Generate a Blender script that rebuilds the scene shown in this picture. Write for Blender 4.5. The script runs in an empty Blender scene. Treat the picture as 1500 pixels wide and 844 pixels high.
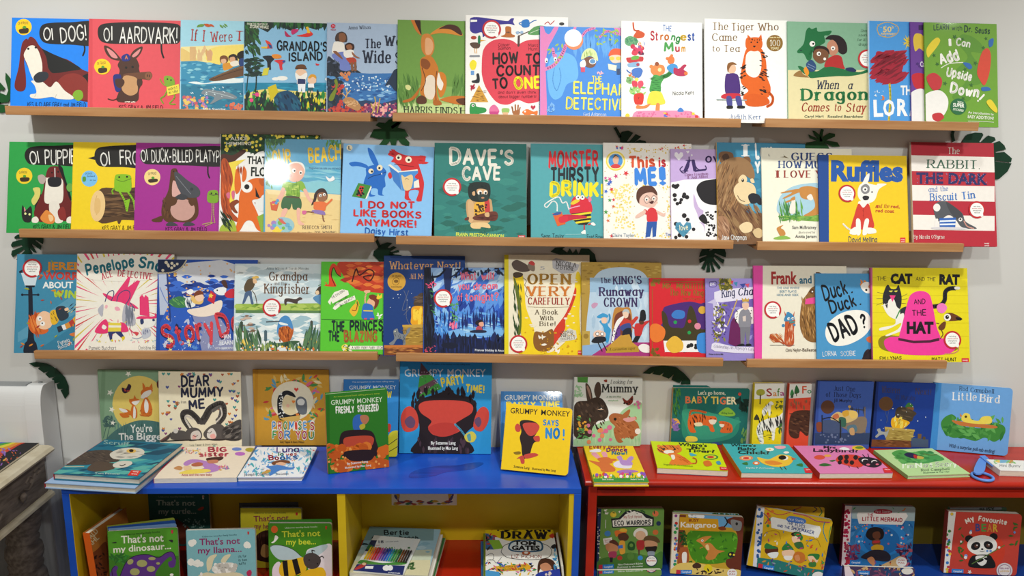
import bpy, math, random
import numpy as np
from mathutils import Vector, Matrix
from mathutils.geometry import tessellate_polygon

S = bpy.context.scene
COL = S.collection

# ---------------------------------------------------------------- camera, light, exposure
CAMZ = 1.70
FPX = 1172.0
PITCH, YAW, ROLL = (math.radians(a) for a in (12.237, 0.6762, 0.936))
CP = np.array([0.0, -2.4, CAMZ])
FW = np.array([math.sin(YAW) * math.cos(PITCH), math.cos(YAW) * math.cos(PITCH), -math.sin(PITCH)])
_R = np.array([math.cos(YAW), -math.sin(YAW), 0.0])
_U = np.cross(_R, FW)
RT = _R * math.cos(ROLL) + _U * math.sin(ROLL)
UP = _U * math.cos(ROLL) - _R * math.sin(ROLL)

cam = bpy.data.cameras.new('camera')
camo = bpy.data.objects.new('camera', cam)
COL.objects.link(camo)
M = Matrix(((RT[0], UP[0], -FW[0], CP[0]), (RT[1], UP[1], -FW[1], CP[1]), (RT[2], UP[2], -FW[2], CP[2]), (0, 0, 0, 1)))
camo.matrix_world = M
cam.sensor_width = 36.0
cam.lens = 36.0 * FPX / 1500.0
cam.clip_start = 0.05
S.camera = camo

S.view_settings.view_transform = 'Standard'
S.view_settings.look = 'None'
S.view_settings.exposure = 0.18
S.view_settings.gamma = 1.0
S.view_settings.use_curve_mapping = False

world = bpy.data.worlds.new('world')
S.world = world
world.use_nodes = True
world.node_tree.nodes['Background'].inputs[0].default_value = (1.0, 0.85, 0.72, 1)
world.node_tree.nodes['Background'].inputs[1].default_value = 0.27

# the shop's row of ceiling spotlights, all outside the frame
def ceiling_spot(x, y, z, power, tx, ty, tz, angle=115, rad=0.05, col=(0.985, 1.0, 0.955)):
    l = bpy.data.lights.new('ceiling_spotlight', 'SPOT')
    l.energy = power
    l.spot_size = math.radians(angle)
    l.spot_blend = 1.0
    l.shadow_soft_size = rad
    l.color = col
    o = bpy.data.objects.new('ceiling_spotlight', l)
    COL.objects.link(o)
    o.location = (x, y, z)
    o.rotation_euler = Vector((tx - x, ty - y, tz - z)).to_track_quat('-Z', 'Y').to_euler()

for lx, ly, p in ((-1.4, -1.12, 72), (0.45, -1.12, 72), (2.15, -1.1, 72)):
    ceiling_spot(lx, ly, 2.82, p, lx * 0.92, -0.2, 0.75, 94, 0.05)
for lx, p in ((-1.15, 64), (0.45, 64), (2.0, 64)):
    ceiling_spot(lx, -2.5, 2.75, p, lx * 0.9, -0.1, 0.9, 92, 0.06)

# ---------------------------------------------------------------- picking points: a pixel of the 1500x844 frame to a place in the shop
def ray(u, v):
    return FW + RT * ((u - 750.0) / FPX) - UP * ((v - 422.0) / FPX)
def on_plane(u, v, p0, n):
    d = ray(u, v)
    return CP + d * (np.dot(p0 - CP, n) / np.dot(d, n))
def at_z(u, v, z):
    return on_plane(u, v, np.array([0, 0, z]), np.array([0, 0, 1.0]))
def at_y(u, v, y):
    return on_plane(u, v, np.array([0, y, 0]), np.array([0, 1.0, 0]))

# ---------------------------------------------------------------- materials
def lin(h):
    if len(h) == 3:
        h = ''.join(c * 2 for c in h)
    r = []
    for i in (0, 2, 4):
        c = int(h[i:i + 2], 16) / 255.0
        r.append(c / 12.92 if c <= 0.04045 else ((c + 0.055) / 1.055) ** 2.4)
    return r
def mat(name, col, rough=0.5, spec=0.5, noise=0.0, scale=20.0, stretch=(1, 1, 1), col2=None, bump=0.0, coat=0.0, metal=0.0):
    m = bpy.data.materials.new(name)
    m.use_nodes = True
    nt = m.node_tree
    b = nt.nodes['Principled BSDF']
    b.inputs['Roughness'].default_value = rough
    b.inputs['Specular IOR Level'].default_value = spec
    b.inputs['Metallic'].default_value = metal
    b.inputs['Coat Weight'].default_value = coat
    b.inputs['Coat Roughness'].default_value = 0.055
    c = lin(col)
    b.inputs['Base Color'].default_value = (*c, 1)
    if noise or bump or col2:
        tc = nt.nodes.new('ShaderNodeTexCoord')
        mp = nt.nodes.new('ShaderNodeMapping')
        mp.inputs['Scale'].default_value = stretch
        nz = nt.nodes.new('ShaderNodeTexNoise')
        nz.inputs['Scale'].default_value = scale
        nz.inputs['Detail'].default_value = 5
        nt.links.new(tc.outputs['Object'], mp.inputs[0])
        nt.links.new(mp.outputs[0], nz.inputs['Vector'])
        if noise or col2:
            rp = nt.nodes.new('ShaderNodeValToRGB')
            c2 = lin(col2) if col2 else [x * (1 - noise) for x in c]
            rp.color_ramp.elements[0].position = 0.35
            rp.color_ramp.elements[1].position = 0.65
            rp.color_ramp.elements[0].color = (*c2, 1)
            rp.color_ramp.elements[1].color = (*c, 1)
            nt.links.new(nz.outputs['Fac'], rp.inputs[0])
            nt.links.new(rp.outputs[0], b.inputs['Base Color'])
        if bump:
            bp = nt.nodes.new('ShaderNodeBump')
            bp.inputs['Strength'].default_value = bump
            bp.inputs['Distance'].default_value = 0.002
            nt.links.new(nz.outputs['Fac'], bp.inputs['Height'])
            nt.links.new(bp.outputs[0], b.inputs['Normal'])
    return m
def print_mat(name, rough, coat):
    m = mat(name, 'fff', rough, 0.25, coat=coat)
    nt = m.node_tree
    a = nt.nodes.new('ShaderNodeVertexColor')
    a.layer_name = 'ink'
    nz = nt.nodes.new('ShaderNodeTexNoise')
    nz.inputs['Scale'].default_value = 90
    nz.inputs['Detail'].default_value = 4
    tc = nt.nodes.new('ShaderNodeTexCoord')
    mx = nt.nodes.new('ShaderNodeMix')
    mx.data_type = 'RGBA'
    mx.blend_type = 'MULTIPLY'
    mx.inputs[0].default_value = 0.12
    nt.links.new(tc.outputs['Object'], nz.inputs['Vector'])
    nt.links.new(a.outputs['Color'], mx.inputs[6])
    nt.links.new(nz.outputs['Fac'], mx.inputs[7])
    nt.links.new(mx.outputs[2], nt.nodes['Principled BSDF'].inputs['Base Color'])
    return m
MT = {
    'gloss': print_mat('glossy_printed_cover', 0.5, 0.5),
    'matt': print_mat('matt_printed_cover', 0.55, 0.0),
    'page': mat('page_edges', 'e6e0d0', 0.8, 0.2, 0.25, 60, (1, 1, 30)),
    'wall': mat('white_painted_wall', 'd6d6d3', 0.6, 0.3, 0.02, 3, bump=0.02),
    'floor': mat('grey_floor', '8a8378', 0.5, 0.4, 0.2, 6),
    'oak': mat('oak_veneer', 'b98a5c', 0.45, 0.4, 0.0, 9, (0.6, 8, 8), 'a87648'),
    'blue': mat('blue_gloss_paint', '1a56c4', 0.28, 0.5, 0.0, 3, (1, 4, 2), '1248b4', 0.04),
    'dkblue': mat('dark_blue_paint', '123c8c', 0.35, 0.5, 0.12, 4),
    'yellow': mat('yellow_paint', 'd8ba1e', 0.4, 0.4, 0.0, 5, (1, 1, 2), 'ccac18'),
    'red': mat('red_gloss_paint', 'b8240e', 0.25, 0.5, 0.0, 4, (1, 3, 2), 'a61e0c', 0.03),
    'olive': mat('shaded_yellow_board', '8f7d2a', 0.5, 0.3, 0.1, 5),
    'leaf': mat('dark_green_card', '0f3a26', 0.5, 0.3, 0.15, 30),
    'leaf2': mat('mid_green_card', '1f5a2c', 0.5, 0.3, 0.2, 30),
    'plastic': mat('white_plastic', 'dfe1e2', 0.3, 0.5),
    'grey': mat('grey_plastic', '8d9194', 0.4, 0.5),
    'cream': mat('worn_cream_paint', 'd6cfba', 0.55, 0.3, 0.0, 14, (1, 1, 1), 'b9ae94', 0.2),
    'drift': mat('weathered_grey_wood', '857a70', 0.6, 0.3, 0.0, 16, (6, 1, 5), '5f554d', 0.2),
    'board': mat('boarding_and_shaded_plastic', 'b9bcbe', 0.6, 0.3, 0.0, 10, (6, 6, 0.7), 'a3a6a9'),
    'sky': mat('blue_rubber', '5f8fe0', 0.35, 0.5),
    'strip': mat('dark_gap', '1c1c20', 0.7, 0.2),
}

# ---------------------------------------------------------------- objects
def link(o, parent=None):
    COL.objects.link(o)
    if parent is not None:
        o.parent = parent
    return o
def tag(o, label, cat, group=None):
    o['label'] = label
    o['category'] = cat
    if group:
        o['group'] = group
    return o
def empty(name, mw):
    o = bpy.data.objects.new(name, None)
    o.empty_display_size = 0.05
    COL.objects.link(o)
    o.matrix_world = mw
    return o
class MB:
    'collects faces for one mesh'
    def __init__(self):
        self.v = []; self.f = []; self.smooth = False
    def add(self, vs, fs):
        n = len(self.v)
        self.v += [tuple(map(float, p)) for p in vs]
        self.f += [tuple(i + n for i in f) for f in fs]
        return self
    def box(self, x0, x1, y0, y1, z0, z1):
        return self.add([(x0, y0, z0), (x1, y0, z0), (x1, y1, z0), (x0, y1, z0), (x0, y0, z1), (x1, y0, z1), (x1, y1, z1), (x0, y1, z1)],
                        [(3, 2, 1, 0), (4, 5, 6, 7), (0, 1, 5, 4), (1, 2, 6, 5), (2, 3, 7, 6), (3, 0, 4, 7)])
    def prism(self, pts, z0, z1, ax=2):
        'extrudes a 2-D outline; ax is the extruded axis'
        n = len(pts)
        def P(p, z):
            return (p[0], p[1], z) if ax == 2 else ((p[0], z, p[1]) if ax == 1 else (z, p[0], p[1]))
        vs = [P(p, z0) for p in pts] + [P(p, z1) for p in pts]
        tri = tessellate_polygon([[Vector((p[0], p[1], 0)) for p in pts]])
        fs = [tuple(t) for t in tri] + [tuple(i + n for i in t[::-1]) for t in tri]
        fs += [(i, (i + 1) % n, (i + 1) % n + n, i + n) for i in range(n)]
        return self.add(vs, fs)
    def lathe(self, prof, n=28, cx=0, cy=0):
        vs = []; fs = []
        for r, z in prof:
            vs += [(cx + r * math.cos(2 * math.pi * k / n), cy + r * math.sin(2 * math.pi * k / n), z) for k in range(n)]
        for j in range(len(prof) - 1):
            fs += [(j * n + k, j * n + (k + 1) % n, (j + 1) * n + (k + 1) % n, (j + 1) * n + k) for k in range(n)]
        fs += [tuple(range(n))[::-1], tuple((len(prof) - 1) * n + k for k in range(n))]
        self.smooth = True
        return self.add(vs, fs)
    def torus(self, R, r, n=40, m=12, sx=1.0, sy=1.0, z=0.0):
        vs = []; fs = []
        for i in range(n):
            a = 2 * math.pi * i / n
            for j in range(m):
                b = 2 * math.pi * j / m
                vs.append((sx * (R + r * math.cos(b)) * math.cos(a), sy * (R + r * math.cos(b)) * math.sin(a), z + r * math.sin(b)))
        for i in range(n):
            for j in range(m):
                fs.append((i * m + j, ((i + 1) % n) * m + j, ((i + 1) % n) * m + (j + 1) % m, i * m + (j + 1) % m))
        self.smooth = True
        return self.add(vs, fs)
    def build(self, name, m, parent=None, bevel=0.0):
        me = bpy.data.meshes.new(name)
        me.from_pydata(self.v, [], self.f)
        me.materials.append(MT[m] if isinstance(m, str) else m)
        import bmesh
        bm = bmesh.new(); bm.from_mesh(me)
        bmesh.ops.recalc_face_normals(bm, faces=bm.faces)
        bm.to_mesh(me); bm.free()
        if self.smooth:
            for p in me.polygons:
                p.use_smooth = True
        o = link(bpy.data.objects.new(name, me), parent)
        if bevel:
            b = o.modifiers.new('bevel', 'BEVEL')
            b.width = bevel; b.segments = 2; b.limit_method = 'ANGLE'
        return o

# ---------------------------------------------------------------- lettering: a hand-drawn stroke alphabet and the built-in typeface
_O = '~3.7,10 1.2,8.6 0,5 1.2,1.4 3.7,0 6.2,1.4 7.4,5 6.2,8.6 3.7,10'
_BA = '~4.8,4.8 3.5,6.6 1.8,6.6 .1,4.9 .1,2 1.6,.1 3.2,.1 4.8,1.9'
_BB = '~0,4.8 1.4,6.6 3.1,6.6 4.8,4.9 4.8,2 3.3,.1 1.5,.1 0,1.9'
GL = {
 'A': '7|0,0 3.5,10 7,0|1.3,3.4 5.7,3.4', 'B': '6.2|0,0 0,10|~0,10 2.6,10 5.1,9.4 5.5,7.4 4.4,5.8 2.6,5.3 0,5.3|~0,5.3 3,5.3 5.8,4.4 6.2,2.4 4.8,.4 3,0 0,0',
 'C': '6.6|~6.5,8.2 5.2,9.7 3.4,10 1.1,8.6 0,5 1.1,1.4 3.4,0 5.2,.3 6.6,1.9', 'D': '6.8|0,0 0,10|~0,10 2.6,9.9 5.7,8.4 6.8,5 5.7,1.6 2.6,.1 0,0',
 'E': '5.4|5.4,10 0,10|0,10 0,0|0,0 5.4,0|0,5.2 4.6,5.2', 'F': '5.2|5.2,10 0,10|0,10 0,0|0,5.2 4.4,5.2',
 'G': '7|~6.6,8.2 5.3,9.7 3.5,10 1.1,8.6 0,5 1.1,1.4 3.4,0 5.4,.3 7,1.6|7,1.6 7,4.6|7,4.6 4.4,4.6', 'H': '6.8|0,0 0,10|6.8,0 6.8,10|0,5.2 6.8,5.2',
 'I': '.4|.2,0 .2,10', 'J': '4.4|~4.4,10 4.4,6 4.4,2.6 3.6,.5 1.8,0 0,1.6', 'K': '6|0,0 0,10|5.8,10 0,4.2|2,6.2 6.2,0', 'L': '5|0,10 0,0|0,0 5,0',
 'M': '8|0,0 .6,10|.6,10 4,2.5|4,2.5 7.4,10|7.4,10 8,0', 'N': '6.8|0,0 0,10|0,10 6.8,0|6.8,0 6.8,10', 'O': '7.4|' + _O,
 'P': '6|0,0 0,10|~0,10 3,10 5.5,9.2 6,7.3 5.2,5.4 3,4.6 0,4.6', 'Q': '7.4|' + _O + '|4.6,2.4 7.4,-.8',
 'R': '6.2|0,0 0,10|~0,10 3,10 5.5,9.2 6,7.3 5.2,5.4 3,4.8 0,4.8|2.8,4.8 6.4,0', 'S': '6|~5.7,8.4 4.4,9.8 2.6,10 .7,9 .4,7 2,5.6 4,4.9 5.8,3.4 5.6,1.2 3.6,0 1.6,.1 0,1.6',
 'T': '6.4|0,10 6.4,10|3.2,10 3.2,0', 'U': '6.6|~0,10 0,6 0,3.5 1,.8 3.3,0 5.6,.8 6.6,3.5 6.6,6 6.6,10', 'V': '6.8|0,10 3.4,0|3.4,0 6.8,10',
 'W': '9.6|0,10 2.4,0|2.4,0 4.8,8.6|4.8,8.6 7.2,0|7.2,0 9.6,10', 'X': '6.4|0,10 6.4,0|6.4,10 0,0', 'Y': '6.4|0,10 3.2,4.8|6.4,10 3.2,4.8|3.2,4.8 3.2,0', 'Z': '6|0,10 6,10|6,10 0,0|0,0 6,0',
 'a': '4.9|' + _BA + '|4.8,6.8 4.8,0', 'b': '4.9|0,10 0,0|' + _BB, 'c': '4.6|~4.5,5.4 3.4,6.7 1.8,6.7 .2,5 .1,2 1.6,.1 3.3,.1 4.6,1.4', 'd': '4.9|' + _BA + '|4.8,10 4.8,0',
 'e': '4.8|.2,3.6 4.7,3.6|~4.7,3.6 4.3,5.8 2.6,6.8 .7,5.8 0,3.3 .8,.8 2.6,0 4.5,1.2', 'f': '3.4|~3.6,9.6 2.5,10 1.5,8.8 1.3,6 1.3,3 1.3,0|0,6.3 3.2,6.3',
 'g': '4.9|' + _BA + '|~4.8,6.8 4.8,3 4.8,-1 4,-2.9 2.2,-3.2 .3,-2.2', 'h': '4.6|0,10 0,0|~0,4.4 1.4,6.4 3,6.7 4.4,5.6 4.6,3.6 4.6,0', 'i': '.4|.2,6.8 .2,0|.2,9 .2,9.6',
 'j': '1.2|~1,6.8 1,2 1,-1.4 .4,-2.8 -.8,-3|1,9 1,9.6', 'k': '4.6|0,10 0,0|4.2,6.6 0,2.6|1.5,4.2 4.6,0', 'l': '.4|.2,10 .2,0',
 'm': '7.4|0,6.8 0,0|~0,4.6 1.2,6.4 2.5,6.6 3.5,5.5 3.7,3.6 3.7,0|~3.7,4.6 4.9,6.4 6.2,6.6 7.2,5.5 7.4,3.6 7.4,0', 'n': '4.6|0,6.8 0,0|~0,4.4 1.4,6.4 3,6.7 4.4,5.6 4.6,3.6 4.6,0',
 'o': '5|~2.5,6.8 .7,5.7 0,3.4 .7,1 2.5,0 4.3,1 5,3.4 4.3,5.7 2.5,6.8', 'p': '4.9|0,6.8 0,-3.2|' + _BB, 'q': '4.9|' + _BA + '|4.8,6.8 4.8,-3.2', 'r': '3.2|0,6.8 0,0|~0,4 1.1,6 2.2,6.7 3.2,6.4',
 's': '4|~4,5.7 2.6,6.8 .8,6.4 .4,4.9 2.2,3.5 4.1,2.2 3.8,.6 2,0 .1,.9', 't': '3.6|~1.5,9 1.5,5 1.5,1.8 2.2,.2 3.6,.4|0,6.6 3.4,6.6', 'u': '4.6|~0,6.8 0,4 0,2.4 .8,.3 2.2,0 3.6,.8 4.6,2.6|4.6,6.8 4.6,0',
 'v': '4.8|0,6.8 2.4,0|2.4,0 4.8,6.8', 'w': '7|0,6.8 1.8,0|1.8,0 3.5,5.8|3.5,5.8 5.2,0|5.2,0 7,6.8', 'x': '4.6|0,6.8 4.6,0|4.6,6.8 0,0', 'y': '4.8|0,6.8 2.5,.2|4.8,6.8 1.4,-3.2', 'z': '4.4|0,6.8 4.4,6.8|4.4,6.8 0,0|0,0 4.4,0',
 '0': '6|~3,10 .9,8.6 0,5 .9,1.4 3,0 5.1,1.4 6,5 5.1,8.6 3,10', '1': '2.4|0,8 2.2,10|2.2,10 2.2,0', '5': '5.6|5,10 .8,10|.8,10 .4,5.6|~.4,5.6 2.6,6.3 4.8,5.4 5.6,3.2 4.6,.8 2.4,0 0,1', '8': '5.6|~2.8,10 .8,9 .8,6.6 2.8,5.4 5.2,3.8 5.4,1.4 2.8,0 .2,1.4 .4,3.8 2.8,5.4 4.8,6.6 4.8,9 2.8,10',
 '!': '.6|.3,10 .3,3|.3,0 .3,.6', '?': '4.6|~0,8 1,9.6 2.6,10 4.4,8.8 4.4,7 2.6,5.2 2.2,3|2.2,0 2.2,.6', '.': '.6|.3,0 .3,.5', ',': '.8|.6,.6 0,-1.6', "'": '.6|.4,10 .2,7.6', '-': '3.4|0,4.2 3.4,4.2',
 '&': '6.4|~6.4,0 3,5 1.4,7.6 2.4,9.8 4.2,9 3.6,6.6 1,4.6 .2,2 2,0 4.6,.8 6.2,4', ' ': '2.4', ':': '.6|.3,0 .3,.6|.3,5 .3,5.6',
}
def smooth_line(p, closed=False, sub=5):
    n = len(p)
    if n < 3:
        return [tuple(q) for q in p]
    p = np.array(p, float); out = []
    for i in range(n if closed else n - 1):
        if closed:
            a, b, c, d = p[i - 1], p[i], p[(i + 1) % n], p[(i + 2) % n]
        else:
            a, b, c, d = p[max(i - 1, 0)], p[i], p[i + 1], p[min(i + 2, n - 1)]
        for k in range(sub):
            t = k / sub
            out.append(tuple(0.5 * (2 * b + (c - a) * t + (2 * a - 5 * b + 4 * c - d) * t * t + (3 * b - a - 3 * c + d) * t ** 3)))
    if not closed:
        out.append(tuple(p[-1]))
    return out
def ribbon(pts, w, contrast=1.0, cap=True):
    'triangles of a stroke of width w; contrast < 1 thins its level runs'
    T = []; n = len(pts)
    for i in range(n - 1):
        (x0, y0), (x1, y1) = pts[i], pts[i + 1]
        L = math.hypot(x1 - x0, y1 - y0)
        if L < 1e-6:
            continue
        dx, dy = (x1 - x0) / L, (y1 - y0) / L
        h = w / 2 * (contrast + (1 - contrast) * abs(dy) ** 1.4)
        e = h * 0.35 if n > 2 or not cap else 0
        x0 -= dx * e * (i > 0); y0 -= dy * e * (i > 0); x1 += dx * e * (i < n - 2); y1 += dy * e * (i < n - 2)
        a, b, c, d = (x0 - dy * h, y0 + dx * h), (x0 + dy * h, y0 - dx * h), (x1 + dy * h, y1 - dx * h), (x1 - dy * h, y1 + dx * h)
        T += [(a, b, c), (a, c, d)]
        if cap and i == 0:
            T.append((a, (x0 - dx * h * .8, y0 - dy * h * .8), b))
        if cap and i == n - 2:
            T.append((c, (x1 + dx * h * .8, y1 + dy * h * .8), d))
    return T
def poly_tris(pts):
    t = tessellate_polygon([[Vector((p[0], p[1], 0)) for p in pts]])
    return [tuple(pts[i] for i in q) for q in t]
_fc = {}
def font_tris(text, off):
    k = (text, off)
    if k not in _fc:
        cu = bpy.data.curves.new('lettering', 'FONT')
        cu.body = text; cu.offset = off; cu.resolution_u = 2; cu.size = 1.0
        o = bpy.data.objects.new('lettering', cu)
        COL.objects.link(o)
        dg = bpy.context.evaluated_depsgraph_get()
        dg.update()
        ev = o.evaluated_get(dg)
        me = ev.to_mesh()
        me.calc_loop_triangles()
        V = [(v.co.x, v.co.y) for v in me.vertices]
        _fc[k] = [tuple(V[i] for i in lt.vertices) for lt in me.loop_triangles]
        ev.to_mesh_clear()
        bpy.data.objects.remove(o); bpy.data.curves.remove(cu)
    return _fc[k]
def stroke_text(text, style, wt, rng):
    'returns triangles with cap height 10 and the run length'
    T = []; x = 0.0
    con = 0.38 if style in 'si' else 1.0
    gap = {'s': 2.1, 'i': 1.8}.get(style, 1.5) + wt * 0.75
    for ch in text:
        g = GL.get(ch) or GL.get(ch.upper()) or GL[' ']
        q = g.split('|'); adv = float(q[0])
        jr, jy, js = (rng.uniform(-.05, .05), rng.uniform(-.5, .5), rng.uniform(.94, 1.06)) if style == 'h' else (0, 0, 1)
        for s in q[1:]:
            sm = s[0] == '~'
            pts = [tuple(float(c) for c in p.split(',')) for p in s.lstrip('~').split()]
            ends = (pts[0], pts[-1]) if not sm or ch in 'fhmnUu' else ()
            dirs = ((pts[0], pts[1]), (pts[-1], pts[-2]))
            if sm:
                pts = smooth_line(pts)
            tr = ribbon(pts, wt, con)
            if style in 'si' and ch not in '!?.,\'&-:':
                for (ex, ey), (p, r) in zip(ends, dirs):
                    if abs(r[1] - p[1]) > abs(r[0] - p[0]) * 1.2 and any(abs(ey - k) < .3 for k in (0, 6.8, 10, -3.2)):
                        sw = 1.15 + wt * .35
                        yb = ey + (.28 if ey < 5 and ey > -1 or ey < -3 else -.28)
                        lo, hi = (-sw, sw) if not (ch in 'bhklmnpruid' and ey > 6) else (-sw, 0)
                        tr += ribbon([(ex + lo, yb), (ex + hi, yb)], .62 + wt * .12, 1, False)
            if style == 'i':
                tr = [tuple((a + b * .22, b) for a, b in t) for t in tr]
            for t in tr:
                T.append(tuple((x + (a - b * jr) * js, b * js + jy) for a, b in t))
        x += adv * js + gap
    return T, x - gap
def text_tris(style, wt, x0, y0, x1, y1, h, text, rng):
    if style in 'nb':
        T = font_tris(text, wt * 0.012)
        if not T:
            return []
        a = min(p[0] for t in T for p in t); b = max(p[0] for t in T for p in t)
        ch = 0.7
    else:
        T, b = stroke_text(text, style, wt, rng); a = 0; ch = 10.0
    L = math.hypot(x1 - x0, y1 - y0) or 1
    ux, uy = (x1 - x0) / L, (y1 - y0) / L
    sy = h / ch
    q = 0.0 if style in 'nb' else min(wt * h * 0.05, L * 0.2)
    x0 += ux * q; y0 += uy * q; L -= 2 * q
    sx = L / max(b - a, 1e-6)
    k = sx
    if style not in 'nb':
        k = min(max(sx, sy * 0.4), sy * 1.9)
        if k < sx:
            x0 += ux * (b * (sx - k)) / 2; y0 += uy * (b * (sx - k)) / 2
    sx = k
    return [tuple((x0 + ux * (p[0] - a) * sx + uy * p[1] * sy, y0 + uy * (p[0] - a) * sx - ux * p[1] * sy) for p in t) for t in T]

# ---------------------------------------------------------------- cover art: short drawing commands in picture pixels, laid on the cover's own plane
def blob(kind, x, y, s, a):
    if kind == 'o':
        return [(x + s * math.cos(k * .785), y + s * math.sin(k * .785)) for k in range(8)]
    if kind == '*':
        return [(x + (s if k % 2 == 0 else s * .42) * math.cos(k * math.pi / 5 + a), y + (s if k % 2 == 0 else s * .42) * math.sin(k * math.pi / 5 + a)) for k in range(10)]
    if kind == 'v':
        q = [(0, .9), (-.9, -.1), (-.8, -.7), (-.35, -.8), (0, -.35), (.35, -.8), (.8, -.7), (.9, -.1)]
    elif kind == 'f':
        q = [(-1, 0), (-.3, .34), (.4, .28), (1, 0), (.4, -.28), (-.3, -.34)]
    else:
        q = [(-1, 0), (0, .14), (1, 0), (0, -.14)]
    c, sn = math.cos(a), math.sin(a)
    return [(x + s * (p * c - r * sn), y + s * (p * sn + r * c)) for p, r in q]
def art_tris(art, V):
    'list of (colour, [triangles in frame pixels])'
    ox, oy, sc = V
    out = []
    rng = random.Random(len(art))
    fx = lambda p: (ox + p[0] / sc, oy + p[1] / sc)
    for ln in art.strip().split('\n'):
        w = ln.split()
        if not w:
            continue
        k = w[0]; T = []
        if k == 'V':
            ox, oy, sc = float(w[1]), float(w[2]), float(w[3]); continue
        c = w[1]
        pp = lambda s: [tuple(float(c_) for c_ in q.split(',')) for q in s]
        if k == 'p':
            T = poly_tris(pp(w[2:]))
        elif k == 's':
            T = poly_tris(smooth_line(pp(w[2:]), True, 5))
        elif k == 'e':
            f = [float(q) for q in w[2:]]
            cx, cy, rx = f[:3]; ry = f[3] if len(f) > 3 else rx; a = math.radians(f[4]) if len(f) > 4 else 0
            n = 28 if rx > 12 else 14
            q = [(rx * math.cos(6.28319 * i / n), ry * math.sin(6.28319 * i / n)) for i in range(n)]
            T = poly_tris([(cx + x * math.cos(a) - y * math.sin(a), cy + x * math.sin(a) + y * math.cos(a)) for x, y in q])
        elif k == 'l':
            T = ribbon(pp(w[3:]), float(w[2]))
        elif k == 'c':
            T = ribbon(smooth_line(pp(w[3:])), float(w[2]))
        elif k == 't':          # t style+weight colour x0,y0 x1,y1 height text
            st = w[1]; c = w[2]
            (x0, y0), (x1, y1) = pp(w[3:5])
            T = text_tris(st[0], float(st[1:] or 1), x0, y0, x1, y1, float(w[5]), ' '.join(w[6:]), rng)
        elif k == 'x':          # x colours kind count x0,y0 x1,y1 smin smax [angle spread]
            cs = c.split('/'); n = int(w[3]); (x0, y0), (x1, y1) = pp(w[4:6]); a0, a1 = float(w[6]), float(w[7])
            an = math.radians(float(w[8])) if len(w) > 8 else 0; sp = math.radians(float(w[9])) if len(w) > 9 else 6.3
            G = {q: [] for q in cs}
            for i in range(n):
                b = blob(w[2], rng.uniform(x0, x1), rng.uniform(y0, y1), rng.uniform(a0, a1), an + rng.uniform(-sp, sp) / 2)
                G[cs[i % len(cs)]] += poly_tris(b)
            for q in cs:
                if G[q]:
                    out.append((q, [tuple(fx(p) for p in t) for t in G[q]]))
            continue
        if T:
            out.append((c, [tuple(fx(p) for p in t) for t in T]))
    return out
def clip(tri, ol):
    'a triangle clipped to a convex anticlockwise outline'
    P = list(tri)
    n = len(ol)
    for i in range(n):
        ax, ay = ol[i]; bx, by = ol[(i + 1) % n]
        ex, ey = bx - ax, by - ay
        D = [ex * (p[1] - ay) - ey * (p[0] - ax) for p in P]
        Q = []
        for j in range(len(P)):
            p, q = P[j - 1], P[j]; dp, dq = D[j - 1], D[j]
            if (dp >= 0) != (dq >= 0):
                t = dp / (dp - dq)
                Q.append((p[0] + (q[0] - p[0]) * t, p[1] + (q[1] - p[1]) * t))
            if dq >= 0:
                Q.append(q)
        P = Q
        if len(P) < 3:
            return []
    return [(P[0], P[i], P[i + 1]) for i in range(1, len(P) - 1)]
def outline(w, h, r=0.0, left=False):
    if r <= 0:
        return [(0, 0), (w, 0), (w, h), (0, h)]
    q = []
    cs = [(w - r, r, -90), (w - r, h - r, 0)]
    if left:
        cs = cs + [(r, h - r, 90), (r, r, 180)]
    else:
        q.append((0, 0))
    for cx, cy, a in cs:
        q += [(cx + r * math.cos(math.radians(a + k * 22.5)), cy + r * math.sin(math.radians(a + k * 22.5))) for k in range(5)]
    if not left:
        q.append((0, h))
    return q
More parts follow.
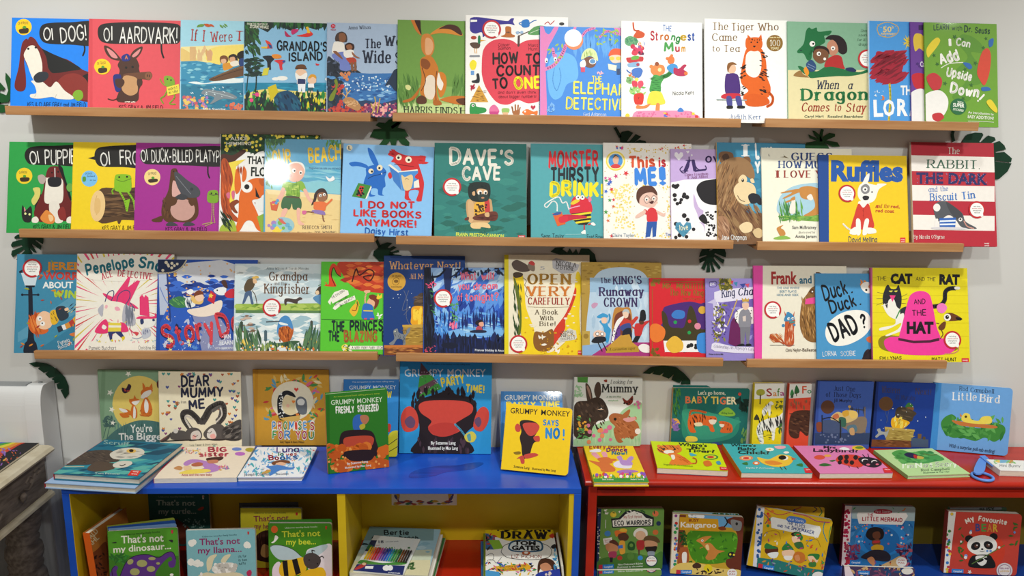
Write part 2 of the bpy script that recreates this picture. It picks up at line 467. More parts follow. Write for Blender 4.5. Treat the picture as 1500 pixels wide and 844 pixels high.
def printed(name, ol, z1, z0, base, layers, m, parent, back=None, extra=None):
    'a board from z0 to z1 whose face at z1 carries the print; all in the local frame of the book'
    V = []; F = []; C = []
    def put(vs, fs, c):
        n = len(V); V.extend(vs); F.extend(tuple(i + n for i in f) for f in fs); C.extend([c] * len(fs))
    n = len(ol)
    bc = lin(base)
    vs = [(x, y, z1) for x, y in ol] + [(x, y, z0) for x, y in ol]
    put(vs, [tuple(range(n)), tuple(range(2 * n - 1, n - 1, -1))] + [(i, i + n, (i + 1) % n + n, (i + 1) % n) for i in range(n)], bc)
    if extra:
        for x0, x1, y0, y1, za, zb, c in extra:
            put([(x0, y0, za), (x1, y0, za), (x1, y1, za), (x0, y1, za), (x0, y0, zb), (x1, y0, zb), (x1, y1, zb), (x0, y1, zb)],
                [(3, 2, 1, 0), (4, 5, 6, 7), (0, 1, 5, 4), (1, 2, 6, 5), (2, 3, 7, 6), (3, 0, 4, 7)], lin(c))
    st = min(4e-5, 0.0011 / max(len(layers), 1))
    xs = [p[0] for p in ol]; ys = [p[1] for p in ol]
    for li, (c, T) in enumerate(layers):
        vs = []; fs = []
        A = np.array(T)
        if not len(A):
            continue
        ins = np.ones(A.shape[:2], bool); outm = np.zeros(A.shape[0], bool)
        for i in range(n):
            ax, ay = ol[i]; bx, by = ol[(i + 1) % n]
            d = (bx - ax) * (A[..., 1] - ay) - (by - ay) * (A[..., 0] - ax)
            ins &= d >= 0
            outm |= (d < 0).all(1)
        full = ins.all(1)
        for ti, (t, a, b) in enumerate(zip(T, full, outm)):
            z = z1 + st * (li + 1) + st * 0.13 * (ti // 2 % 7)      # overlapping strokes of one ink stay a hair apart
            if b:
                continue
            for q in ([t] if a else clip(t, ol)):
                s = (q[1][0] - q[0][0]) * (q[2][1] - q[0][1]) - (q[1][1] - q[0][1]) * (q[2][0] - q[0][0])
                if abs(s) < 1e-12:
                    continue
                k = len(vs)
                vs += [(p[0], p[1], z) for p in q]
                fs.append((k, k + 1, k + 2) if s > 0 else (k, k + 2, k + 1))
        put(vs, fs, lin(c))
    me = bpy.data.meshes.new(name)
    me.from_pydata(V, [], F)
    at = me.color_attributes.new('ink', 'FLOAT_COLOR', 'CORNER')
    buf = np.ones((len(me.loops), 4), np.float32)
    cnt = np.array([len(f) for f in F])
    buf[:, :3] = np.repeat(np.array(C, np.float32), cnt, axis=0)
    at.data.foreach_set('color', buf.ravel())
    me.materials.append(MT[m])
    return link(bpy.data.objects.new(name, me), parent)

def frame_of(o, u, v):
    n = np.cross(u, v)
    return Matrix(((u[0], v[0], n[0], o[0]), (u[1], v[1], n[1], o[1]), (u[2], v[2], n[2], o[2]), (0, 0, 0, 1)))
ROUND_TEXT = ('read along', 'stories aloud', 'smartphone', 'audio book')
def make_book(o, u, v, w, h, label, group, base, art, V, t=0.005, kind='paperback', r=0.0, gloss='matt', spine=None, stickers=(), name=None, rim=None, pagecol=None):
    'o is the bottom-left corner of the front face, u and v its unit axes'
    n = np.cross(u, v)
    root = empty(name or {'paperback': 'picture_book', 'hardback': 'hardback_book', 'board': 'board_book'}[kind], frame_of(o, u, v))
    tag(root, label, 'book', group)
    Ls = []
    for c, T in art_tris(art, V) if art else ():
        q = []
        for tr in T:
            P = [on_plane(p[0], p[1], o, n) - o for p in tr]
            q.append(tuple((float(np.dot(p, u)), float(np.dot(p, v))) for p in P))
        Ls.append((c, q))
    sp = spine or base
    bt = {'paperback': 0.0006, 'hardback': 0.0022, 'board': 0.0018}[kind]
    ol = outline(w, h, r)
    ex = [(-0.0008, 0.0004, 0, h, -t, 0, sp), (0, w if not r else w - r * .6, 0.0 if not r else r * .3, h if not r else h - r * .3, -t, -t + bt, rim or base)]
    printed('cover', ol, 0.0, -bt, base, Ls, gloss, root, extra=ex)
    ins = {'paperback': 0.0004, 'hardback': 0.0035, 'board': 0.0006}[kind]
    MB().prism(outline(w - ins, h - 2 * ins, r * .9), -t + bt + 0.0002, -bt - 0.0002).build('page_block', pagecol or 'page', root).location = (0.0006, ins, 0)
    for sx, sy, sr in stickers:
        P = on_plane(V[0] + sx / V[2], V[1] + sy / V[2], o, n) - o
        E_ = on_plane(V[0] + (sx + sr) / V[2], V[1] + sy / V[2], o, n) - o
        add_sticker(root, float(np.dot(P, u)), float(np.dot(P, v)), abs(float(np.dot(E_ - P, u))))
    return root
def add_sticker(root, cx, cy, R):
    if not hasattr(add_sticker, 'me'):
        ci = lambda r_, n=32: [(r_ * math.cos(6.28319 * i / n), r_ * math.sin(6.28319 * i / n)) for i in range(n)]
        L = [('fafaf6', poly_tris(ci(.8))), ('fafaf6', [((.3, -.7), (.75, -.95), (.7, -.4))])]
        for i, (s, c) in enumerate(zip(ROUND_TEXT, ('555', 'c03030', '555', '555'))):
            wd = (.42, .58, .5, .34)[i]
            L.append((c, [tuple((p[0], -p[1]) for p in q) for q in text_tris('b', .8, -wd, -.32 + i * .24, wd, -.32 + i * .24, .15, s, random)]))
        o = printed('sticker', ci(1.0), 0.0, -0.0002, 'c4242c', L, 'gloss', None)
        add_sticker.me = o.data
        bpy.data.objects.remove(o)
    s = link(bpy.data.objects.new('sticker', add_sticker.me), root)
    s.location = (cx, cy, 0.0015)
    s.scale = (R, R, 1)
    s['label'] = 'round red and white sticker'
def standing(z0, yb, yaw, tilt, TL, TR, V, rot=0.0):
    'plane of a leaning book from its foot line, and its rectangle from the two top corners'
    tl = (V[0] + TL[0] / V[2], V[1] + TL[1] / V[2]); tr = (V[0] + TR[0] / V[2], V[1] + TR[1] / V[2])
    a = math.radians(yaw); b = math.radians(tilt)
    u = np.array([math.cos(a), math.sin(a), 0])
    v = np.array([-math.sin(a) * math.sin(b), math.cos(a) * math.sin(b), math.cos(b)])
    p = at_y(tl[0], tl[1], yb)
    p0 = np.array([p[0], yb, z0])
    n = np.cross(u, v)
    A = on_plane(*tl, p0, n) - p0; B = on_plane(*tr, p0, n) - p0
    if rot:
        g = math.radians(rot)
        u2 = u * math.cos(g) + v * math.sin(g); v2 = -u * math.sin(g) + v * math.cos(g)
        ua, ub, va, vb = A @ u2, B @ u2, A @ v2, B @ v2
        w = ub - ua; top = (va + vb) / 2
        # lowest corner rests on the foot line
        corner = lambda uu, h_: (u2 * uu + v2 * (top - h_)) @ np.array([0, 0, 1.0])
        h = top - 0.0
        lo = min(u2[2] * ua, u2[2] * ub)
        h = (top * v2[2] + lo) / v2[2]
        o = p0 + u2 * ua + v2 * (top - h)
        return o, u2, v2, w, h
    w = (B - A) @ u
    h = (A @ v + B @ v) / 2
    return p0 + u * (A @ u), u, v, w, h
def lying(z, FL, FR, BR, V):
    'rectangle of a book lying flat with its cover at height z'
    q = [at_z(V[0] + p[0] / V[2], V[1] + p[1] / V[2], z) for p in (FL, FR, BR)]
    u = q[1] - q[0]; w = np.linalg.norm(u); u = u / w
    v = np.array([-u[1], u[0], 0])
    return q[0], u, v, w, abs((q[2] - q[1]) @ v)

# ---------------------------------------------------------------- the setting
def struct(o):
    o['kind'] = 'structure'
    return o
wb = MB().box(-4.2, 4.2, 0.0, 0.12, 0.0, 2.95)
struct(wb.build('wall_back', 'wall'))
struct(MB().box(-4.2, 4.2, -5.0, 0.12, -0.05, 0.0).build('floor', 'floor'))
struct(MB().box(-1.375, -1.318, -0.030, -0.0005, 0.0, 0.60).build('trim_1', 'board', bevel=0.003))

# ---------------------------------------------------------------- wall ledges: three rows of three, every ledge from the pixels of its lower front edge
LIP, LH = -0.122, 0.0245
LEDGES = {}
where = (('top', 'left'), ('top', 'middle'), ('top', 'right'), ('middle', 'left'), ('middle', 'middle'), ('middle', 'right'), ('bottom', 'left'), ('bottom', 'middle'), ('bottom', 'right'))
rowsay = ('topmost row', 'middle row', 'lowest row')
colsay = ('at its left end', 'in its centre', 'at its right end')
LP = (((8, 168), (542.5, 178.3)), ((575, 178), (1085, 187)), ((1121, 186.3), (1433, 192.2)),
      ((28.5, 348), (548, 355.3)), ((580, 358.2), (1074, 365)), ((1109, 366.5), (1411, 369.4)),
      ((50.5, 526), (553, 528)), ((580, 529.5), (1059, 537)), ((1094, 538.6), (1386.5, 540.6)))
for i, (a, b) in enumerate(LP):
    A = at_y(*a, LIP); B = at_y(*b, LIP)
    L = B[0] - A[0]; ang = math.atan2(B[2] - A[2], L)
    root = empty('picture_ledge', Matrix.Translation(Vector(((A[0] + B[0]) / 2, 0, (A[2] + B[2]) / 2))) @ Matrix.Rotation(-ang, 4, 'Y'))
    tag(root, 'long oak picture ledge, %s of wall ledges, the one %s' % (rowsay[i // 3], colsay[i % 3]), 'shelf', 'oak picture ledges on the wall')
    h = L / 2
    MB().box(-h, h, LIP, LIP + 0.013, 0, LH).build('front_lip', 'oak', root, 0.0012)
    MB().box(-h, h, LIP + 0.0131, -0.0121, 0, 0.009).build('shelf_board', 'oak', root)
    MB().box(-h, h, -0.012, -0.0005, 0, 0.045).build('back_rail', 'oak', root)
    LEDGES[i] = (A, B)
def ledge_floor(i, x):
    A, B = LEDGES[i]
    return A[2] + (B[2] - A[2]) * (x - A[0]) / (B[0] - A[0]) + 0.0094

# ---------------------------------------------------------------- blue bookcase
T = 0.665
BW, BD = 1.452, 0.288
bang = math.radians(1.35)
BORG = Vector((-1.220, -0.335, 0))
BM = Matrix.Translation(BORG) @ Matrix.Rotation(bang, 4, 'Z')
bc = tag(empty('low_bookcase', BM), 'low blue bookcase with yellow inside standing against the wall', 'bookcase')
SZ = 0.345
MB().box(0, BW, 0, BD, T - 0.018, T).build('top_board', 'blue', bc, 0.0015)
MB().box(0, 0.020, 0.0, BD, 0, T - 0.0181).build('side_panel', 'blue', bc, 0.001)
MB().box(BW - 0.020, BW, 0.0, BD, 0, T - 0.0181).build('side_panel', 'blue', bc, 0.001)
for x0, x1 in ((0.0201, 0.0215), (BW - 0.034, BW - 0.0201)):
    MB().box(x0, x1, 0.0015 if x0 < 1 else 0.003, BD - 0.008, 0.02, T - 0.0182).build('yellow_lining', 'yellow', bc)
dv = MB().box(0.7605, 0.7835, 0.003, BD - 0.0081, SZ + 0.0001, T - 0.0182).build('divider', 'yellow', bc, 0.001)
MB().box(0.0216, BW - 0.0341, BD - 0.008, BD, 0.02, T - 0.0182).build('back_panel', 'yellow', bc)
MB().box(0.0216, BW - 0.0341, 0.004, BD - 0.0081, SZ - 0.018, SZ).build('shelf', 'red', bc)
MB().box(0.0216, BW - 0.0341, 0.004, BD - 0.0081, 0.05, 0.068).build('shelf', 'red', bc)
MB().box(0.0201, BW - 0.0201, 0.012, 0.024, 0, 0.0499).build('plinth', 'blue', bc)
# the brushed darker patch on its top
def local_of(Mx, p):
    return Mx.inverted() @ Vector(p)
pts = []
for u, v in ((607, 690), (640, 683), (668, 682), (700, 677), (708, 680), (690, 688), (655, 692), (630, 699), (600, 700)):
    q = local_of(BM, at_z(u, v, T)); pts.append((q.x, q.y))
MB().prism(smooth_line(pts, True, 4), T + 0.0001, T + 0.0004).build('brushed_patch', mat('deep_blue_brush_marks', '1846b0', 0.24, 0.5, 0.35, 8, (1, 9, 1)), bc)

# ---------------------------------------------------------------- red bookcase
RW, RD = 1.62, 0.262
TR = 0.683
RM = Matrix.Translation(Vector((0.243, -0.290, 0))) @ Matrix.Rotation(math.radians(0.75), 4, 'Z')
rc = tag(empty('low_bookcase', RM), 'low red bookcase with rounded top edge standing against the wall', 'bookcase')
prof = [(RD - 0.002, TR - 0.020), (RD - 0.002, TR)] + [(0.010 - 0.010 * math.sin(a), TR - 0.010 + 0.010 * math.cos(a)) for a in [k * math.pi / 8 for k in range(9)]]
MB().prism(prof, 0, RW, 0).build('top_board', 'red', rc, 0.004)
MB().box(0.011, 0.036, 0.006, 0.036, 0, TR - 0.0202).build('stile', 'red', rc, 0.001)
MB().box(0.013, 0.034, 0.0361, RD - 0.012, 0, TR - 0.0202).build('side_panel', 'red', rc)
MB().box(RW - 0.04, RW - 0.014, 0.006, RD - 0.012, 0, TR - 0.0202).build('side_panel', 'red', rc)
MB().box(0.0361, RW - 0.0401, 0.018, 0.030, TR - 0.0335, TR - 0.0202).build('rail', 'red', rc)
MB().box(0.0361, RW - 0.0401, 0.009, 0.030, TR - 0.051, TR - 0.0336).build('rail', 'red', rc, 0.001)
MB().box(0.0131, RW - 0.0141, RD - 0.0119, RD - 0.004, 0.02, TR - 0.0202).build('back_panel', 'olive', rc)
MB().box(0.0362, RW - 0.0402, 0.010, RD - 0.0121, SZ - 0.018, SZ).build('shelf', 'dkblue', rc)
MB().box(0.0362, RW - 0.0402, 0.010, RD - 0.0121, 0.05, 0.068).build('shelf', 'dkblue', rc)
MB().box(0.0362, RW - 0.0402, 0.02, 0.028, 0, 0.0499).build('plinth', 'red', rc)

# ---------------------------------------------------------------- old side table at the left
TX = -1.364
tm = Matrix.Translation(Vector((TX, -0.100, 0)))
tb = tag(empty('side_table', tm), 'old grey and cream table with carved apron and turned legs', 'table')
TZ = 0.690
e = [(0, TZ), (-0.006, TZ), (-0.012, TZ)]
prof = [(-0.34, TZ), (-0.020, TZ), (-0.008, TZ - 0.003), (0.0, TZ - 0.011), (-0.003, TZ - 0.018), (-0.010, TZ - 0.020), (-0.013, TZ - 0.026), (-0.020, TZ - 0.030), (-0.34, TZ - 0.030)]
tp = MB().prism(prof, -0.62, 0.0, 1)
tp.build('table_top', 'cream', tb)
MB().box(-0.33, -0.026, -0.60, -0.014, TZ - 0.145, TZ - 0.0301).build('apron', 'drift', tb, 0.002)
prof = [(-0.335, 0.0), (-0.016, 0.0), (-0.010, 0.006), (-0.012, 0.014), (-0.020, 0.020), (-0.335, 0.020)]
MB().prism([(x, z + TZ - 0.1655) for x, z in prof], -0.61, -0.006, 1).build('bottom_rail', 'cream', tb)
kb = MB().lathe([(0.004, 0), (0.004, 0.005), (0.012, 0.008), (0.014, 0.013), (0.009, 0.019), (0.002, 0.021)], 20)
k = kb.build('knob', 'drift', tb); k.matrix_local = Matrix.Translation(Vector((-0.0259, -0.155, TZ - 0.095))) @ Matrix.Rotation(math.pi / 2, 4, 'Y')
def scroll(pts, rr=0.0035):
    P = smooth_line(pts, False, 5)
    cv = MB()
    for (a, b), (c, d) in zip(P[:-1], P[1:]):
        L_ = math.hypot(c - a, d - b)
        if L_ < 1e-6:
            continue
        nx, nz = -(d - b) / L_ * rr, (c - a) / L_ * rr
        cv.add([(-0.0262, a + nx, b + nz), (-0.0262, a - nx, b - nz), (-0.0262, c - nx, d - nz), (-0.0262, c + nx, d + nz), (-0.0225, a, b), (-0.0225, c, d)],
               [(0, 4, 5, 3), (4, 1, 2, 5), (0, 1, 4), (3, 5, 2)])
    cv.build('carved_scroll', 'drift', tb)
zc = TZ - 0.09
scroll([(-.31, zc - .03), (-.29, zc - .036), (-.27, zc - .02), (-.285, zc - .005), (-.275, zc + .02), (-.255, zc + .032), (-.25, zc + .012)])
scroll([(-.31, zc - .02), (-.30, zc + .005), (-.285, zc + .02), (-.28, zc + .04)])
scroll([(-.26, zc - .03), (-.24, zc - .012), (-.255, zc + .002), (-.265, zc - .01)])
scroll([(-.12, zc + .02), (-.10, zc + .032), (-.085, zc + .02), (-.10, zc + .012), (-.105, zc + .022)])
scroll([(-.13, zc + .005), (-.11, zc - .004), (-.09, zc + .006), (-.07, zc + .03)])
scroll([(-.075, zc + .035), (-.055, zc + .04), (-.045, zc + .028), (-.06, zc + .022)])
legp = [(0.030, 0), (0.036, 0.02), (0.030, 0.05), (0.026, 0.07), (0.038, 0.10), (0.05, 0.16), (0.056, 0.22), (0.058, 0.27), (0.054, 0.305), (0.044, 0.325), (0.047, 0.333), (0.049, 0.341), (0.044, 0.349),
        (0.048, 0.36), (0.053, 0.375), (0.050, 0.40), (0.040, 0.412), (0.044, 0.419), (0.046, 0.426), (0.040, 0.434), (0.050, 0.455), (0.056, 0.48), (0.058, TZ - 0.166)]
lm = None
for lx, ly in ((-0.076, -0.085), (-0.076, -0.54), (-0.275, -0.085), (-0.275, -0.54)):
    if lm is None:
        l0 = MB().lathe(legp, 32).build('leg', 'drift', tb); lm = l0.data
    else:
        l0 = link(bpy.data.objects.new('leg', lm), tb)
    l0.location = (lx, ly, 0)

# tall white machine behind the table
wx1 = -1.398
ap = tag(empty('office_machine', Matrix.Translation(Vector((wx1, -0.006, 0)))), 'tall white plastic machine standing on the floor behind the old table', 'machine')
def shell(y0, top, drop):
    q = [(0, top), (-.05, top + .004), (-.064, top), (-.076, top - .016), (-.084, top - .05), (-.087, top - .10)]
    q = [(y, z) for y, z in q]
    return [(0, drop)] + smooth_line(q, False, 4) + [(-.089, drop)]
MB().prism(shell(0, .866, .56), -0.048, 0.0, 0).build('end_housing', 'plastic', ap, 0.006)
MB().prism([(y * .86 + .0, z) for y, z in shell(0, .857, .56)], -0.245, -0.0485, 0).build('body', 'plastic', ap, 0.004)
MB().box(-0.245, -0.004, -0.080, -0.002, 0.0, 0.5595).build('base_cabinet', 'board', ap, 0.004)  # white machine's lower body; its shade is put into the grey colour
MB().box(-0.235, -0.062, -0.045, -0.010, 0.8585, 0.8645).build('grey_lid_strip', 'grey', ap, 0.002)
MB().lathe([(0.006, 0), (0.0065, 0.001), (0.0058, 0.002)], 20).build('button', 'grey', ap).location = (-0.022, -0.035, 0.8702)

# ---------------------------------------------------------------- card leaves fixed flat on the wall
def wall_leaf(px, label, m='leaf', stem=None, th=0.0022):
    Y = -0.0045
    P = []
    for q in px:
        a = at_y(q[0], q[1], Y); P.append((a[0], a[2]))
    cx = sum(p[0] for p in P) / len(P); cz = sum(p[1] for p in P) / len(P)
    o = MB().prism([(a - cx, b - cz) for a, b in P], -th / 2, th / 2, 1)
    if stem:
        S_ = [at_y(q[0], q[1], Y) for q in stem]
        S_ = smooth_line([(a[0] - cx, a[2] - cz) for a in S_], False, 4)
        for (a, b), (c, d) in zip(S_[:-1], S_[1:]):
            L_ = math.hypot(c - a, d - b); r_ = 0.0042
            nx, nz = -(d - b) / L_ * r_, (c - a) / L_ * r_
            o.prism([(a + nx, b + nz), (a - nx, b - nz), (c - nx, d - nz), (c + nx, d + nz)], -th / 2, th / 2, 1)
    ob = o.build('leaf_cutout', m)
    ob.location = (cx, Y, cz)
    tag(ob, label, 'wall decoration', 'green leaf cutouts on the wall')
def Z(ox, oy, s, txt):
    return [(ox + float(a) / s, oy + float(b) / s) for a, b in (q.split(',') for q in txt.split())]
k4 = 4.2214
wall_leaf(Z(0, 0, k4, '-20,520 0,510 30,545 20,560 0,555 -10,570 40,590 52,560 34,490 36,450 60,480 75,540 70,600 50,632 10,636 -20,620 -10,645 30,650 50,648 40,690 10,698 -20,690'), 'green leaf cutout at the far left beside the topmost ledge', 'leaf2')
wall_leaf(Z(460, 0, k4, '465,740 500,740 535,762 515,790 560,800 582,838 560,850 590,880 585,905 540,890 515,860 505,900 480,905 470,870 440,905 395,905 430,860 400,860 345,845 370,800 420,796 380,775 400,757 440,762'), 'green leaf cutout with rounded fingers under the break between topmost left and centre ledges', 'leaf2', Z(460, 0, k4, '480,790 520,762 540,745'))
wall_leaf(Z(860, 180, k4, '200,80 215,55 255,48 285,62 245,115 262,115 300,70 335,85 290,122 325,105 360,112 375,140 330,170 250,160 205,120'), 'dark leaf cutout above the starry white cover in the middle row', 'leaf', Z(860, 180, k4, '205,90 190,60 172,28'))
wall_leaf(Z(1030, 180, k4, '720,75 690,50 676,48 690,78 715,100 650,72 660,95 705,112 640,122 620,150 650,165 720,165 780,160 770,140 745,118 800,148 845,146 830,120 760,108 815,85 815,68 780,62 745,85 735,105'), 'green fingered leaf cutout above the yellow book with a white dog', 'leaf2', Z(1030, 180, k4, '728,115 730,70 738,40'))
wall_leaf(Z(1220, 180, k4, '800,115 830,72 880,60 922,62 930,75 905,118 915,120 960,78 1000,90 1006,108 975,125 985,128 1030,112 1060,140 1070,165 1030,172 1000,180 1010,185 1060,180 1090,205 1106,220 1100,245 1060,240 1010,232 1004,238 1070,248 1104,250 1080,300 1030,345 985,352 900,250 850,160'), 'large dark leaf cutout behind the red and white striped book', 'leaf', Z(1220, 180, k4, '745,50 738,75 748,115'))
wall_leaf(Z(0, 180, k4, '110,690 90,705 92,718 135,712 140,720 80,735 68,755 75,770 135,755 140,765 75,790 70,815 80,830 150,780 155,790 100,845 120,850 200,850 195,800 175,765 210,800 225,800 195,755 200,748 250,785 255,760 215,730 220,722 265,750 268,715 200,690'), 'dark split leaf cutout at the left end under the middle ledges', 'leaf')
wall_leaf(Z(440, 350, k4, '475,60 455,75 450,100 470,120 485,138 520,135 545,140 620,140 625,100 580,95 570,88 610,80 605,68 560,82 555,76 595,55 575,45 545,60 540,52 568,28 535,22 500,35'), 'dark split leaf cutout above the dark blue book at the break of ledges', 'leaf', Z(440, 350, k4, '490,50 478,25 470,5'))
wall_leaf(Z(600, 350, k4, '872,80 900,55 960,52 915,84 940,60 975,85 990,58 1010,90 1030,62 1045,95 1060,60 1110,62 1145,95 1158,150 1130,160 1060,150 1000,120'), 'dark ribbed leaf cutout behind the open jaws cover', 'leaf')
wall_leaf(Z(820, 350, k4, '868,90 880,66 930,62 920,76 935,74 950,62 1020,64 1028,90 1025,115 960,88 955,95 1018,130 1010,155 955,110 950,118 995,175 985,190 945,140 940,145 962,200 945,208 930,150 925,150 930,205 905,205 915,150 910,148 895,195 875,180 905,130 865,150 862,125 910,105 905,100 862,112'), 'dark split leaf cutout over the red and purple covers, lowest ledge row', 'leaf')
wall_leaf(Z(0, 530, k4, '180,10 220,2 290,12 350,45 400,95 424,150 425,200 403,230 375,175 395,168 358,168 350,140 372,128 340,132 320,105 345,90 305,100 280,75 300,60 270,68 235,42 250,32 215,32'), 'long dark leaf cutout on the bare wall above the old table', 'leaf')
wall_leaf(Z(830, 530, k4, '470,72 520,35 600,22 680,35 730,75 765,115 766,140 735,138 705,140 715,110 698,132 648,112 665,75 632,105 590,88 605,62 575,84 530,76 548,56 515,76'), 'dark ribbed leaf cutout above the rabbit book on the red bookcase', 'leaf')

# ---------------------------------------------------------------- the books on the wall ledges
def ledge_book(i, V, TL, TR, base, label, art, t=0.0042, kind='paperback', layer=0.0, yaw=2.95, tilt=None, rot=0.0, **kw):
    V = (V[0], V[1], V[2] if len(V) > 2 else k4)
    tilt = tilt or (14.0 if i < 3 else 15.5)
    yb = -0.1065 + layer * 0.006
    x = at_y(V[0] + TL[0] / V[2], 200, yb)[0]
    x2 = at_y(V[0] + TR[0] / V[2], 200, yb)[0]
    fl = max(ledge_floor(k, max(min(q, LEDGES[k][1][0]), LEDGES[k][0][0])) for k in range(i // 3 * 3, i // 3 * 3 + 3) for q in (x, x2) if LEDGES[k][0][0] < x2 + .01 and LEDGES[k][1][0] > x - .01)
    o, u, v, w, h = standing(fl + t * math.sin(math.radians(tilt)) + 0.0006, yb, yaw, tilt, TL, TR, V, rot)
    return make_book(o, u, v, w, h, label, 'picture books on the %s ledges' % ('topmost', 'middle', 'lowest')[i // 3], base, art, V, t, kind, **kw)

ledge_book(0, (0, 0), (76, 108), (566, 120), '0f84f2', 'blue picture book showing a droopy brown and white hound', '''
e ffd21c 146 167 50
t h1.5 2a2a2a 112,152 176,148 15 OI FROG!
s 3a2a1a 120,182 165,172 178,182 170,204 130,208 118,196
s 4f9a30 138,172 148,160 162,164 160,176
s 1d1b1a 243,200 262,155 320,141 430,138 600,140 600,275 430,276 300,270 256,248
c 1d1b1a 10 520,270 524,310 512,345
t h1.2 f5f5ef 268,250 332,246 72 OI
t h1.2 f5f5ef 374,262 540,246 92 DOG!
s 6f1d1b 178,235 215,240 250,290 320,340 420,370 510,430 575,470 575,618 470,616 330,560 210,470 150,350
s 161616 250,300 330,335 420,375 500,425 430,440 350,452 310,440 270,350
s 161616 510,470 575,455 575,540 520,535 505,505
s 8a2c24 350,520 400,465 470,455 530,490 560,560 560,616 470,610 400,560
s 701f1c 170,240 140,262 126,330 115,420 92,510 96,552 130,566 158,545 160,470 150,380 165,300
s ece6d8 182,285 215,285 245,330 268,420 280,470 250,500 215,500 195,470 170,400 148,345 160,310
s 701f1c 250,300 285,350 300,430 325,500 310,535 275,520 262,480 262,400
s e9e4d8 195,500 260,505 310,540 350,505 400,560 455,600 440,615 360,612 320,600 250,610 195,606 188,585 225,575 215,530
c c8c2b4 4 225,580 215,600
c c8c2b4 4 350,585 340,608
s 2a2f38 208,478 240,447 290,447 300,475 270,505 225,510
e 111 176 302 7
e 111 222 294 7
s 7fae2a 450,588 470,560 505,562 515,600 490,625 465,615
t h1.1 16243c 170,660 532,664 28 KES & CLAIRE GRAY and JIM FIELD
''')
ledge_book(0, (0, 0), (553, 115), (1132, 130), 'e4525c', 'red picture book showing a brown aardvark with satchel and blue cap', '''
p d84852 553,115 572,115 572,680 553,680
s 1d1b1a 604,200 618,158 680,142 860,136 1060,144 1112,160 1124,205 1108,262 1060,272 860,272 680,270 620,250
c 1d1b1a 11 998,270 1000,320 1012,358
t h1.2 f5f5ef 640,252 698,250 80 OI
t h1.2 f5f5ef 736,262 1100,264 92 AARDVARK!
s 4a2a1c 760,360 830,350 860,400 860,430 880,500 860,560 850,625 770,635 720,620 735,560 720,500 740,440 728,400
s 4a2a1c 645,282 690,300 745,360 740,375 690,365 655,330
s e09090 660,298 700,320 728,358 690,352
s 4a2a1c 880,288 870,330 830,370 805,350 830,310
s e09090 868,302 855,335 826,355 820,340
s 6b4028 765,460 840,450 900,445 930,445 942,470 925,495 895,492 850,490 800,510 768,500
e 8a5638 918 470 22 24
e 2a1712 912 468 3 9
e 2a1712 924 470 3 9
s c89868 768,470 840,480 850,520 850,570 810,592 770,575 752,540
s 1f2a7a 700,470 745,462 750,500 745,560 715,562
s 4a2a1c 715,490 760,490 770,515 745,545 718,530
s 4a2a1c 850,490 880,500 875,530 850,530
s 202a80 752,350 785,332 805,350 800,375 760,378
t b2 e08030 772,366 792,366 22 A
e 111 780 418 7
e 111 820 414 7
c 4a2a1c 7 735,605 700,620 668,612
x f2ead8 f 8 775,628 845,634 6 9 0 .4
s ffd21c 583,412 600,375 634,364 670,380 686,412 670,448 634,462 600,448
t h1.5 2a2a2a 602,402 656,396 16 OI FROG!
s 3a2a1a 610,424 655,420 664,432 655,448 615,452
e 4f9a30 637 415 10 8
s 7fae2a 1016,475 1050,470 1076,490 1080,525 1045,540 1020,525
e 111 1036 490 5
e 111 1058 496 5
c 7fae2a 6 1020,530 1000,510 990,488
c 7fae2a 8 1040,540 1020,590 995,610 1010,640
c 7fae2a 8 1066,540 1080,600 1050,640 1085,645
p f4e04a 1030,540 1106,520 1112,576 1038,594
t h1.6 333 1042,562 1100,548 14 WHEN IS IT
t h1.6 333 1046,584 1104,570 14 MY TURN?
t h1.1 4a1220 736,672 1008,674 22 KES GRAY & JIM FIELD
''')
